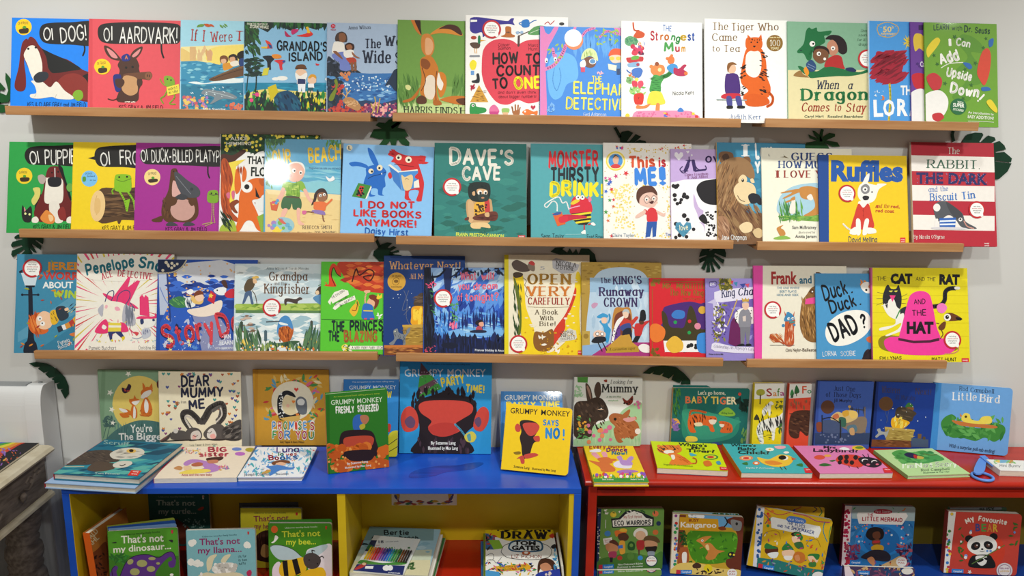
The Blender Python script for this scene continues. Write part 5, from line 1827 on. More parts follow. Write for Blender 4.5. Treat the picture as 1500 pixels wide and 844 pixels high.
ledge_book(6, (220, 350), (50, 130), (666, 128), '1f4da8', 'blue circus tent picture book with a child and dog flying on trapezes', '''
p d4d8e0 215,150 440,130 530,160 660,260 660,330 480,300 340,310 220,180
p d4d8e0 150,210 215,170 370,310 300,420 230,420
p b8c4dc 52,220 108,215 110,470 60,470
p 8a90b8 260,470 400,440 480,560 530,700 320,700 300,600
p 2a5cc0 110,420 240,420 260,500 310,700 60,700 60,520
x 3a6cd0/1a3c90 f 60 110,230 520,420 20 50 0 1
x 4a70c8/c0c8e0 f 30 70,500 500,690 10 26
p 1a2c54 50,130 230,130 210,170 160,205 50,212
x e8e0c8 o 10 60,145 210,200 8 11
c d0c8b0 8 50,212 130,208 190,180 225,132
x e0904c/e8c070 o 22 100,215 125,510 4 7
x e0904c/e8c070 o 18 150,210 160,230 4 6
l 243a78 10 105,215 125,510
x e8b070 o 14 205,300 260,470 4 7
x e8b070 o 24 225,140 525,330 4 7
c 7088c8 5 60,300 110,400 150,350
s f0e0d0 230,440 330,420 440,380 430,450 350,480 270,475
s 3a7a50 120,380 180,355 225,375 225,420 160,425 125,405
x 7ab85c l 12 130,370 220,410 12 18 40 .3
s e8ecec 218,375 260,365 280,410 250,425 222,420
x 203a5c l 10 222,372 270,420 18 24 80 .3
s e8c070 255,360 300,345 330,380 310,405 265,395
s 7a3a20 275,335 300,318 328,330 325,350 290,350 272,362
s f4ccb0 280,355 325,345 330,375 300,388 282,375
p c8283c 355,380 375,318 408,345 395,404
x f0d050 * 2 375,350 385,360 14 18
s eceef0 392,318 430,300 470,305 460,345 420,345
s 4a2c28 440,265 465,255 480,300 460,300
s c8283c 460,340 500,310 530,320 530,360 480,365
e 222 415 318 5
x a83c4c/3a50a8 l 5 215,320 275,350 14 22
s f4f4f4 225,330 250,310 270,325 250,345
t h2.1 1a2450 80,674 410,604 124 Story
t h2 d8404c 84,668 410,598 122 Story
t h2.1 1a2450 424,612 640,560 134 Dog
t h2 d8404c 426,606 640,554 132 Dog
t b2 e8ecf4 454,618 500,614 26 JAN
t b2 e8ecf4 430,656 560,650 26 FEARNLEY
t n1 e8ecf4 400,684 530,682 14 WITH BIG SURPRISES
x e8e0a8/c8d0e8/5a90d8 * 16 70,620 310,690 10 20
x dfe8ff o 50 70,480 520,690 2 3
''', layer=0.2)
ledge_book(6, (220, 350), (526, 152), (1066, 158), 'cfdde2', 'pale picture book of a kingfisher on water below an old man walking', '''
x e4ecec/b8ccd4 f 40 540,170 1050,370 30 70 0 .2
p 9ab84c 528,402 1066,398 1066,452 528,448
x 7aa03c/b0c860 f 40 540,405 1060,445 14 40 0 .2
p 5a8050 528,440 1066,444 1066,462 528,462
p dfe9ea 528,460 1066,460 1066,720 528,720
x b8d0d8/f0f4f2/a0c0cc f 60 540,465 1060,640 16 60 0 .1
s 5a4a34 580,300 600,255 630,245 650,262 640,300 615,325 590,330
s e0b890 635,250 655,250 660,272 640,275
s d8b058 630,238 660,228 672,240 640,248
s 4a6488 590,330 625,322 630,360 640,400 625,402 610,350 585,395 570,400 580,360
c 5a4a34 5 630,320 650,350 660,398
s 4a3c38 832,372 860,368 900,372 925,360 942,372 915,385 910,400 890,398 850,388 840,405 830,402
c 4a3c38 5 845,400 838,410
s 4a3a2c 1020,330 1045,295 1066,300 1066,340 1030,345
s e8c8a4 1022,325 1040,320 1045,340 1028,345
s 5a8cb8 1010,360 1066,345 1066,410 1020,385
c 3a7040 4 1040,290 1062,280
t s1.7 6a4a34 734,256 972,256 50 Grandpa
t s1.2 6a4a34 766,286 840,286 20 and the
t s1.7 6a4a34 704,336 988,338 58 Kingfisher
t s1.1 5a5a54 720,190 980,190 14 Anna Wilson & Sarah Massini
s b85c24 796,540 830,520 880,540 885,580 865,630 835,645 805,620 790,580
x d87a34/8a4018 f 30 800,540 875,630 8 16 80 .8
s 4a8cc8 800,500 830,475 860,485 880,530 880,560 850,540 800,550 792,590 784,560
s e8f0f0 800,515 845,525 850,535 805,530
l 2a2a30 6 718,514 800,510
s c87838 805,660 835,650 838,668 810,670
s 3a5c40 750,660 740,640 790,645 880,630 925,635 900,650 880,670 800,665 760,700 750,690
x 4a6a7a/8a6a58/c8b0a0 f 20 570,470 640,580 10 26 0 .5
l 4a6470 18 714,570 714,630
l 3a4a3c 18 565,515 565,570
l 4a4a40 16 998,510 998,560
c 5a7a54 5 714,630 716,690
c 5a7a54 5 565,570 568,660
c 5a7a54 5 998,560 1000,640
s e8c040 560,640 590,610 600,640 640,620 630,660 580,660
s e8c040 950,620 985,600 1010,640 1030,630 1020,680 960,660
s f0d878 575,620 598,612 605,650 585,650
x 3a5c44/5a8058/2a4034/88a058 f 90 535,650 1060,692 12 26 80 1.2
x 3a5c44/5a8058 l 40 535,570 680,690 30 60 80 .7
x 3a5c44/5a8058 l 40 930,570 1060,690 30 60 100 .7
x f4f0e8/e8c040/d8783c o 30 540,655 1055,692 4 8
''', stickers=((752, 424, 57),))
ledge_book(6, (440, 350), (131, 138), (610, 146), '58c431', 'bright green picture book of a princess lifting a huge red boulder', '''
s c03a1c 250,138 268,230 330,300 420,328 610,320 610,138
x d8602c/a02a14/e07830 f 50 280,150 600,310 20 50 0 1
c 40100c 8 320,265 345,185 365,225 420,190 455,210 430,260 390,235 440,225
s d8401c 175,280 178,190 205,152 245,190 250,230 225,215 205,180 195,230 215,270 218,295 150,290 165,275 148,265
c 40100c 5 250,235 225,215 205,178 192,230 216,292
p f2f0e2 170,390 210,330 260,312 295,320 300,345 200,400 190,385 185,410
p f2f0e2 200,430 220,400 335,350 342,375 250,412 215,440
t h1.5 333 196,372 276,324 14 THE EXPLODING
t h1.5 333 216,414 296,360 13 BELLOWING STORY
t h1.5 333 250,420 330,366 13 BY BEACH
s e8b82c 305,440 340,400 360,420 350,460 330,480 310,460
c 8a2c14 5 320,440 345,440 355,385
c e8b82c 5 340,400 352,380 365,412
s e8b490 420,375 445,360 470,380 460,415 430,420 412,400
s 7a3420 425,350 455,345 485,370 480,410 455,435 460,390 430,370
p f0d030 470,368 480,338 490,355 505,338 505,365 480,375
c e8b490 9 405,420 400,370 410,330
s e8b490 395,320 430,318 428,332 400,334
s 2c6cc0 395,400 445,412 450,455 455,495 385,495 380,450
p e0c83c 390,440 448,442 448,450 390,448
p d84a6a 395,490 412,490 410,502 395,500
p d84a6a 430,490 452,490 452,502 432,502
x f4f4f0 f 5 475,465 500,490 8 14
c 1e5a20 3 131,498 300,502 520,500
t h2.6 15302c 190,568 280,566 54 THE
t h2.6 15302c 302,568 600,564 56 PRINCESS &
t h2.6 15302c 168,630 246,630 54 THE
t h3 a8682c 266,630 480,628 58 BLAZING
t h2.6 15302c 500,628 640,626 54 BEAST
s e8d84c 255,665 280,650 300,670 290,690 265,690
x 3a6a24/e8e8d0 f 14 255,660 310,690 8 14
p f2f0e2 305,662 560,662 560,684 305,684
t h1.8 333 318,680 520,680 14 A VERY FIERY FAIRY STORY
''')
ledge_book(7, (440, 350), (518, 102), (1018, 108), '123a7c', 'navy picture book of a cat on a rooftop beside a flying box', '''
t s1.5 dba46a 552,186 824,188 46 Whatever
t s1.5 dba46a 848,188 990,190 46 Next!
t s1.2 dba46a 672,248 714,248 32 Jill
t s1.2 dba46a 728,248 860,248 32 Murphy
e d2a03a 595 264 56
c 8a6420 3 570,262 580,245 600,240 612,262 598,285 575,280 570,262
t b1.5 7a5818 566,236 624,236 12 40 YEARS
t b1.5 7a5818 560,302 630,302 10 ANNIVERSARY
e 7a5818 592 262 14 10
s 4a3a2c 700,395 735,340 770,335 800,350 800,420 720,420
x 6a5440 l 8 705,350 770,410 20 34 -15 .2
s e8a41c 695,420 780,430 780,535 690,530 686,480
x f8d040 f 14 700,430 765,520 20 36 95 .4
c 5a6484 4 640,320 660,380 655,480 675,530
c 5a6484 4 670,320 630,440 680,420 640,470
x e8ecf4 o 8 550,330 690,510 2 5
p a88434 635,535 790,530 790,660 640,660
x c8a44c/7a5c20 l 40 640,545 780,650 12 22 0 .1
p c8a040 630,532 790,528 790,545 632,546
p 7a4020 518,660 790,658 790,720 518,720
x a86838/5a3018/c8843c l 60 525,665 770,710 14 26 0 .1
p c87834 518,658 790,656 790,672 518,674
s 7a8088 575,570 600,555 610,580 650,590 660,560 680,548 675,575 650,610 650,650 635,655 632,625 600,620 575,655 548,648 580,620
x 3a4048 l 18 580,570 660,640 8 16 70 .4
e e8e8c0 586 572 4
''', layer=0.35)
ledge_book(7, (600, 350), (88, 174), (628, 182), '244fae', 'deep blue night forest picture book with coral handwriting', '''
p 8ab0e0 130,180 600,180 600,420 480,400 300,420 200,340 130,300
x 9ac0ec/5a8cd8/b8d4f0/3a6cc8 f 110 150,190 600,420 24 70 140 .6
x 2a58c0/3a74d8/1a3c98/5a94e4 f 130 150,360 600,520 24 60 100 1.2
p 7ab4ec 160,590 330,550 600,540 600,600 330,620 170,620
x a8d4f4/4a90e0/6ab0f0 l 60 160,450 600,610 20 60 10 .4
x 8ac0f0/4a90e0 f 40 150,440 240,600 14 40 80 .6
p 101a34 88,174 130,176 140,300 150,520 160,720 88,720
x 1c2c4c/0a1020 l 50 90,200 150,700 30 60 88 .1
p 14285c 205,180 265,180 250,330 260,420 215,420 220,330
c 101a34 12 120,235 180,230 220,190
c 101a34 8 250,240 290,215 320,180
x 14285c/101a34 f 40 270,180 600,230 10 24
x 1a3480/0f2464 l 60 190,470 600,540 30 50 90 1.4
x 101c44/16285c/0c1634 f 110 150,610 590,700 24 50 90 1.3
p 101c44 150,640 330,600 600,650 600,720 150,720
x 1a2c68/0c1430 l 70 160,620 590,700 26 50 90 1.4
s 0e1630 200,650 250,640 290,650 300,665 260,680 205,668
x e8507c f 10 100,270 165,300 8 14
x e8507c/f07ca0 f 14 245,515 300,550 10 18 90 .6
x e8506c f 16 95,660 160,700 4 8
x 5aa05c f 24 250,400 300,510 8 14
x 3a7a4c f 14 130,300 160,480 8 14
t h2 f47a92 312,252 416,250 44 What
t h2 f47a92 442,250 522,250 40 will
t h2 f47a92 300,312 370,310 40 you
t h2 f47a92 394,312 544,308 40 dream
t h2 f47a92 294,382 330,380 42 of
t h2 f47a92 344,382 552,378 44 tonight?
s 1a1624 405,520 430,500 455,510 450,540 430,545
s e8a88c 428,520 455,515 455,540 435,540
s b84a5c 415,545 440,540 450,570 412,570
s 1c2440 375,570 420,562 472,568 465,580 385,580
t n1.3 e8ecf4 404,694 600,698 14 Frances Stickley & Anuska
''', stickers=((207, 368, 57),))
ledge_book(7, (600, 350), (588, 98), (1112, 100), 'efe6cd', 'cream hardback with a huge yellow crocodile mouth around red and gold capitals', '''
p e3d21e 588,98 612,98 612,720 588,720
s d9b80e 640,230 660,205 700,225 705,300 715,420 760,540 775,640 840,700 900,690 960,640 1000,620 1040,640 1062,720 690,720 690,600 665,400 650,300
s f0d01a 660,230 700,235 712,330 722,430 770,560 775,650 850,700 760,720 700,720 690,560 670,380
s f0d01a 1030,215 1055,220 1062,300 1050,450 1055,560 1062,720 830,720 900,690 960,640 960,560 975,450 1010,380
s d23a24 1025,300 1030,340 1000,430 965,500 960,560 920,620 885,660 890,570 960,470 1000,380
s 8a5a24 775,575 830,580 885,560 890,660 850,695 790,690 765,645
x f4f0e4 f 6 770,650 930,700 14 24
x f0eadc f 4 800,600 850,610 14 20
x 2f4a24 l 30 640,290 690,600 20 40 85 .2
s 5a6a1e 645,240 670,300 690,420 690,560 670,590 680,480 655,330
s 4a3a28 640,215 665,205 700,215 690,235 650,240
x efe6cd f 12 720,300 775,560 10 16 0 .4
x f2ece0 f 14 930,240 1030,540 8 14 0 .4
c 333 3 700,240 722,260 712,285 726,310 716,340 730,360
s 5a4a42 632,150 660,130 700,145 730,165 745,195 700,205 660,195 640,180
s 8a7868 730,160 760,140 775,170 770,200 740,190
s c83c3c 735,150 755,136 775,152 765,165
t n1 bbb 806,190 836,190 20 5
p b9b9be 882,132 905,118 1050,160 1040,190 1015,210 940,215 885,180
t s1.8 3a342e 904,162 1030,176 26 NICOLA
t s1.8 3a342e 902,184 1018,198 24 O'BYRNE
t s2.4 a87a24 728,278 996,280 60 OPEN
t s2.2 d0782a 724,352 990,352 56 VERY
t s2.2 a83228 730,404 990,406 40 CAREFULLY
c b8a88c 3 730,420 860,424 990,420
t s1.6 5a4a34 776,466 916,466 28 A Book
t s1.6 5a4a34 806,502 888,502 26 With
t s1.6 5a4a34 804,538 902,538 26 Bite!
p d8d4c8 918,620 985,552 1028,568 1035,620 925,640
t n1 555 940,580 1010,576 10 WORDS BY
t s1.6 4a4238 936,608 1016,600 24 NICK
t s1.2 4a4238 936,628 1024,618 14 BROMLEY
p d8323c 1040,690 1066,690 1066,716 1040,716
t b2 f4e4e0 1044,704 1062,704 8 no
x d8a010 o 40 700,560 1050,710 3 6
''', t=0.008, kind='hardback', stickers=((673, 650, 55),), spine='d8c818')
ledge_book(7, (820, 350), (134, 150), (628, 140), 'b3913c', 'gold framed picture book of a king on a throne with a guard', '''
x c8a850/9a7a2c f 90 140,150 620,340 8 20 0 .4
s b9d0e4 186,330 200,260 250,200 330,178 430,178 510,205 550,260 560,330 560,730 190,730
p b9d0e4 186,330 560,330 560,730 190,730
p 9abcd8 186,240 560,240 560,330 186,330
x c8dcec/a8c4dc f 30 200,260 540,640 20 60 90 .2
p c0a048 140,570 186,570 186,660 140,660
e 9a7a2c 162 602 16
p 8ab0d8 140,660 320,640 320,730 140,730
p a8347a 190,725 320,640 560,640 560,730
t s2.2 3a2a5c 250,274 316,270 32 The
t s2.4 3a2a5c 328,280 508,276 46 KING'S
t s2.4 3a2a5c 242,352 520,350 50 Runaway
t s2.4 3a2a5c 270,418 480,418 52 CROWN
s c898b8 195,410 212,395 236,400 225,420 205,430
s c0843c 335,440 390,425 440,440 440,600 330,600
s 7a3a28 345,470 430,450 432,580 345,580
s f0d0b8 388,455 410,440 425,455 420,485 398,488
s b8c4c8 386,455 400,436 425,440 430,462 410,450
s c83c30 365,510 400,490 440,505 470,480 485,490 445,540 430,560 385,560
s 3a4a8c 375,540 430,520 440,560 390,572
s 1c1e2c 390,570 440,555 445,640 430,660 425,590 410,640 390,650
s 6a3a8c 330,560 370,530 372,640 360,665 315,665
s f4f0ec 318,640 345,520 385,480 395,490 350,560 330,650
x 222 o 20 322,540 370,640 2 4
p c89838 370,600 430,590 450,640 480,665 475,700 285,700 300,665
p b8902c 284,672 490,664 490,700 284,706
t i1.2 4a3010 306,692 466,684 16 A coronation caper
s 3a9ad0 245,510 285,500 300,540 315,560 310,590 300,640 280,630 270,550
s 3a9ad0 230,480 265,460 300,475 285,490 240,490
s f0c8b0 258,490 288,488 288,520 262,520
c 3a9ad0 10 300,520 310,490 305,465
s c83030 465,530 500,520 545,505 550,515 520,545 500,600 465,600
c c83030 9 470,560 450,545
s 5a3424 490,500 515,498 518,525 495,528
s 17181e 495,480 500,445 518,438 530,455 530,502 495,505
p 17181e 468,600 500,600 480,640 445,640
s f0c8b0 210,580 240,565 280,580 275,610 215,610
e 333 232 588 12
e 333 262 588 12
e f4f4f4 232 588 9
e f4f4f4 262 588 9
s 1c1c24 200,625 225,605 275,605 285,630 240,645 200,640
l 1c1c24 6 235,640 262,695
l 1c1c24 6 262,635 290,690
s f0ece8 485,670 510,650 550,660 560,700 510,700
''')
ledge_book(7, (820, 350), (554, 240), (1010, 246), 'd5202c', 'red picture book with a purple and dark gold crown', '''
x 8a6a20 o 12 568,255 620,300 7 12
c 8a6a20 3 572,310 572,680
c 8a6a20 3 635,262 890,266
x 7a5a1c o 14 570,680 612,730 8 12
t s2.6 8a6a20 634,304 800,306 30 MR. MEN
t s2.6 8a6a20 806,306 980,308 30 LITTLE MISS
t s2.2 8a6a20 678,348 890,350 34 The New King
t s1.2 8a6a20 760,374 890,376 12 Roger Hargreaves
s 4a2474 640,430 700,405 800,388 870,400 900,395 1000,420 1000,560 640,570 645,500
s 3f3618 630,450 660,470 680,540 730,550 770,540 800,420 830,440 860,540 900,560 1000,540 1000,630 650,630 640,560
e 1ea050 714 516 11
e d82c38 802 510 11
e 1ea050 800 580 11
p f4f2f0 640,630 1000,628 1000,700 650,700
x 222 o 4 770,640 830,690 10 16
s 3a7ac8 690,470 720,440 770,450 765,490 710,492
s e87a2c 560,540 600,525 650,560 640,620 590,640 558,610
p f4f2f0 640,630 1000,628 1000,700 650,700
x 222 o 6 770,640 860,690 8 14
s e8b83c 660,640 710,600 760,640 755,690 700,705 665,680
s 3a8ad8 850,600 900,580 960,590 960,690 860,700
e e08aa0 852 540 20
e d8a83c 880 440 24
''', layer=0.4)
ledge_book(7, (820, 350), (900, 242), (1310, 248), '9486cc', 'lavender picture book of a crowned king in robes ringed by leaves', '''
s 7462b4 990,430 1050,380 1180,360 1300,400 1300,650 1060,660 960,600
x 6a58a8/a094d8 f 40 950,400 1290,640 14 34
t b2 e8e8f4 930,290 962,286 16 DK
c 3a3468 3 926,266 966,264 966,294 928,296 926,266
p e4e0f2 955,330 1010,312 1290,290 1290,360 1000,392 955,390
p c8c0e4 912,395 960,370 975,420 950,430 945,400
t i2 232a58 1000,364 1084,350 46 King
t i2 232a58 1100,350 1290,340 44 Charles
p c83c4c 1050,262 1075,258 1066,285
p 3a8ab0 1075,270 1100,265 1092,296
p 3a4a9c 1112,280 1150,275 1135,305
p d8506c 1145,280 1172,276 1165,305
x 8a8a2c/b09c3c/5a5a20 f 60 990,250 1060,310 10 22
x 8a8a2c/b09c3c/5a5a20/e8e4f4 f 80 950,400 1020,640 8 20
x 4a3a8c o 30 940,400 1060,620 3 6
s 6a1c58 1060,510 1100,480 1130,520 1115,655 1050,650 1045,620
s f4f2ee 1080,480 1100,440 1150,425 1200,430 1200,520 1150,520 1110,530
x 222 o 40 1085,440 1190,520 2 4
s 8a8a94 1115,450 1170,440 1180,540 1110,545
p 7a7a84 1115,545 1180,545 1170,650 1155,650 1148,570 1138,655 1118,655
p d8c8c0 1130,480 1150,475 1150,510 1132,510
s e8c0a8 1128,400 1150,388 1168,402 1165,430 1145,440 1130,425
s b8b4bc 1125,400 1145,386 1170,398 1150,396
p c8a040 1128,388 1125,365 1140,376 1148,362 1156,376 1170,365 1168,388
l c8a85c 7 1036,535 1096,375
s 1c1c24 1100,655 1130,648 1145,660 1100,664
s 1c1c24 1150,652 1175,648 1185,660 1152,664
p e4e0f2 940,650 960,640 1070,665 1290,670 1290,710 1080,705 960,695 935,680
t i1.2 4a3a6c 950,672 1250,696 18 Celebrating His Majesty's Coronation
t n1 333 920,718 1010,718 10 Written by Andrea Mills
''', layer=0.45)
ledge_book(8, (1000, 350), (438, 164), (1012, 170), 'ece6d3', 'cream hardback with a wide pink cloth spine showing a thin fox in a blue hat', '''
p e84ca8 438,164 496,166 490,745 422,745
t b3 a82a28 548,278 708,276 74 Frank
t b2.4 2a6a86 722,276 798,274 46 and
t b3 5a3a28 824,274 960,272 66 Bert
t b1.6 4a7a94 582,310 722,310 14 THE ONE WHERE
t b1.6 4a7a94 600,332 704,332 14 BERT PLAYS
t b1.6 4a7a94 582,354 718,354 14 HIDE AND SEEK
s 8a6030 735,400 770,340 800,300 840,300 860,420 860,600 820,640 760,620 725,540
x b08040/5a3c18/c8985c l 110 735,370 840,610 14 26 80 .4
p e84a94 760,372 820,360 822,400 756,405
s 5a3818 780,325 800,308 812,320 800,340
e f4f0e8 802 326 5
s c0562c 636,500 660,490 695,500 688,560 685,655 632,655 632,560
x d8743c/9a3c1c/e8c8a8 l 44 640,500 685,650 10 18 88 .3
p c0562c 628,445 644,480 634,490
p c0562c 692,445 688,485 676,488
s 3f86b4 630,510 635,475 655,455 680,470 690,500
e 3f86b4 652 462 11
e 3f86b4 622 536 10
e 3f86b4 690 532 8
e f4f2ee 655 494 9
e f4f2ee 680 492 8
e 222 658 495 4
e 222 682 493 4
p b04c24 625,655 600,640 560,640 535,610 540,590 580,585 610,610 632,650
x e8d0b0/d8843c l 26 540,590 610,635 12 20 40 .4
s 4a8a88 658,512 690,508 690,518 665,522
l 6a6a64 3 540,658 690,658
t n1 5a4a3c 636,698 736,696 20 Chris Naylor-
t n1 5a4a3c 740,696 860,696 20 Ballesteros
''', t=0.007, kind='hardback', stickers=((556, 439, 53),), spine='e84ca8', layer=-0.0)
ledge_book(8, (1000, 350), (820, 218), (1220, 210), '4a97cb', 'blue picture book with a white oval holding a huge hand-lettered word', '''
p 3f8cc2 1165,215 1220,210 1220,760 1140,760
t h1.9 131820 872,380 1028,338 84 Duck
t h2 131820 1042,330 1052,326 30 ,
t h1.9 131820 914,460 1080,410 76 Duck
t h2 131820 1094,404 1104,400 26 ,
s f5f3ea 882,570 910,510 980,460 1060,440 1130,450 1160,490 1160,550 1110,610 1020,655 940,660 895,630
t h2.3 0e1218 926,636 1098,560 108 DAD
t h2.3 0e1218 1104,548 1142,540 80 ?
x e08a3c f 12 1095,260 1150,290 10 16 60 1
s f2efe6 1100,295 1120,270 1150,268 1170,300 1160,335 1125,330
e e8923c 1160 296 12
e 161616 1135 316 7
s d86a3c 1140,610 1220,590 1220,650 1150,640
x 3a2a2c/241a20 f 50 1120,680 1220,750 14 30 120 .6
p 2c2024 1110,745 1220,640 1220,760 1100,760
t h1.4 e8eef2 864,726 952,722 28 LORNA
t h1.4 e8eef2 976,724 1070,720 28 SCOBIE
''', layer=0.3)
ledge_book(8, (1220, 350), (234, 176), (830, 184), 'e9da1b', 'yellow hardback with a big magenta hat between a cat and a rat', '''
p c05a88 234,176 245,176 245,760 234,760
l c8b40c 2 246,240 840,242
l c8b40c 2 246,290 840,296
l c8b40c 2 246,350 840,352
l c8b40c 2 246,400 840,402
l c8b40c 2 246,455 840,458
l c8b40c 2 246,520 840,520
l c8b40c 2 246,600 840,602
l c8b40c 2 246,670 840,675
t h1.1 1c1a1c 272,258 332,256 24 THE
t b5.5 14141a 356,274 492,274 56 CAT
t h1.1 1c1a1c 512,258 634,260 22 AND THE
t b5.5 14141a 658,278 784,280 56 RAT
s 8a7c14 280,640 310,600 400,600 700,640 760,690 500,712 320,690
s 23242c 326,300 342,284 360,308 390,308 404,284 415,310 425,360 420,420 400,440 370,400 350,400 335,440 315,420 308,360
s f1eee4 345,380 375,370 395,420 415,440 410,490 380,495 340,470 312,420 320,400 335,430
p ea3f86 350,348 388,350 368,390
s d8d050 345,322 370,320 360,330
s d8d050 378,322 400,320 390,330
c f1eee4 3 300,415 340,400
c 333 2 275,330 330,345
c 333 2 270,370 330,370
c 333 2 270,410 330,385
c 333 2 400,370 460,340
c 333 2 400,380 460,370
c 333 2 400,395 450,400
s 2a2c34 415,440 445,420 460,425 445,470 425,480
s f1eee4 390,490 430,460 440,480 430,560 370,590 335,602 328,595 400,560 420,520 350,555 295,568 285,560 300,548 380,530
l 3f9048 7 416,438 390,492
c 24252d 26 600,420 660,412 690,380 695,330 720,308 760,305
c f1eee4 18 756,304 780,305
s ef3d9c 315,640 340,612 400,606 660,612 740,650 750,690 690,715 560,720 420,712 340,690
s ef3d9c 408,612 430,520 465,380 490,338 540,322 590,338 612,390 640,540 660,625 540,645 420,630
p 4a1a34 404,612 500,630 600,626 656,612 658,630 600,642 500,646 404,628
t h1.7 3a1030 500,404 572,402 28 AND
t h1.7 3a1030 488,474 578,472 34 THE
t b5 1a1018 456,582 622,582 66 HAT
s f07cc0 642,420 660,400 690,402 705,430 680,460 650,450
s 6a3c1c 690,480 700,462 740,460 795,490 790,502 720,508 690,500
s 1c1614 760,484 796,492 790,504 765,500
e f3f0e8 707 485 22
e 16161a 706 484 12
e f4f4f4 710 480 3
s 6a3c1c 652,545 680,515 698,515 690,555 665,565
c 6a3c1c 5 665,555 680,590 660,620
c 6a3c1c 5 640,520 655,525
c d88a70 6 770,660 775,690 740,708 690,710
t h1.3 2a2410 290,748 424,744 18 EM LYNAS
t h1.3 2a2410 610,752 764,756 20 MATT HUNT
p d8323c 796,738 840,738 840,778 796,778
t b2 f4e4e0 802,754 834,754 10 nosy
t b2 f4e4e0 802,770 834,770 10 crow
''', t=0.009, kind='hardback', stickers=((738, 625, 54),), spine='c05a88', layer=0.0)

# ---------------------------------------------------------------- the books standing and lying on the two bookcases
def top_book(V, TL, TR_, BL, BR, tilt, z, base, label, art, t=0.006, kind='paperback', yaw=None, **kw):
    V = (V[0], V[1], V[2] if len(V) > 2 else k4)
    px = lambda p: (V[0] + p[0] / V[2], V[1] + p[1] / V[2])
    z = z + t * math.sin(math.radians(max(tilt, 0))) + 0.0006
    P = at_z(*px(BL), z); Q = at_z(*px(BR), z)
    a = math.atan2(Q[1] - P[1], Q[0] - P[0]) if yaw is None else math.radians(yaw)
    b = math.radians(tilt)
    u = np.array([math.cos(a), math.sin(a), 0]); v = np.array([-math.sin(a) * math.sin(b), math.cos(a) * math.sin(b), math.cos(b)]); n = np.cross(u, v)
    A = on_plane(*px(TL), P, n) - P; B = on_plane(*px(TR_), P, n) - P
    w0 = (Q - P) @ u
    u0 = (A @ u) / 2; u1 = (B @ u + w0) / 2
    return make_book(P + u * u0, u, v, u1 - u0, (A @ v + B @ v) / 2, label, kw.pop('group', 'books standing on the bookcase tops'), base, art, V, t, kind, **kw)
def flat_book(V, FL, FR, BR, z, base, label, art, t=0.014, kind='hardback', group='books lying flat on the bookcase tops', **kw):
    V = (V[0], V[1], V[2] if len(V) > 2 else k4)
    o, u, v, w, h = lying(z + t + 0.0006, FL, FR, BR, V)
    return make_book(o, u, v, w, h, label, group, base, art, V, t, kind, **kw)

top_book((0, 530), (630, 50), (1130, 55), (606, 518), (1110, 521), 4, T, '86a888', 'sage green hardback of two foxes under a yellow moon', '''
p 7a9c7c 630,50 652,50 640,545 604,545
e e9cf6e 860 262 165 175
s 4f7874 640,500 720,420 820,372 900,362 1000,380 1080,440 1110,560 640,560
x 5d8880/456b68 l 40 700,380 1000,440 14 26 90 .6
x 4a6a64 f 40 640,340 710,400 10 18
l 4a6a64 4 690,350 660,480
l 4a6a64 4 660,390 640,470
x f0efe0 * 3 680,140 700,430 18 24
x f0efe0 * 1 793,74 794,75 20 21
s d8742c 890,165 915,155 945,175 930,200 905,225 880,215 870,190
s d8742c 885,130 900,160 890,165
p d8742c 880,128 900,165 884,178
p d8742c 940,132 945,170 922,158
s f2ece4 890,190 930,175 935,195 900,225 870,222
s d8742c 905,220 930,250 942,300 930,335 880,335 870,290 885,240
s f2ece4 900,230 918,260 915,310 898,312 892,270
s d8742c 800,235 840,228 866,240 840,268 810,262
p d8742c 800,228 815,245 800,250
p d8742c 832,206 845,230 825,232
s f2ece4 815,250 850,240 866,242 840,268
s d8742c 820,265 845,290 848,340 825,350 808,320
s f2ece4 828,275 840,300 838,345 824,345
s d8742c 745,290 790,295 820,320 800,330 760,310
s f2ece4 736,288 775,294 790,310 760,312
s d8742c 740,320 780,320 800,340 760,345
x c8682c f 10 860,290 950,340 6 12
s 3a2438 755,160 780,165 795,138 812,150 800,180 775,195 758,185
x c8483c o 4 765,165 800,185 4 6
s 5a2428 970,130 985,112 990,160 975,160
t n1.5 eef0e8 808,438 944,432 48 You're
t n1.5 eef0e8 736,486 826,482 44 The
t n1.5 eef0e8 846,482 1060,484 44 Biggest
''', t=0.006, kind='hardback', spine='7a9c7c')
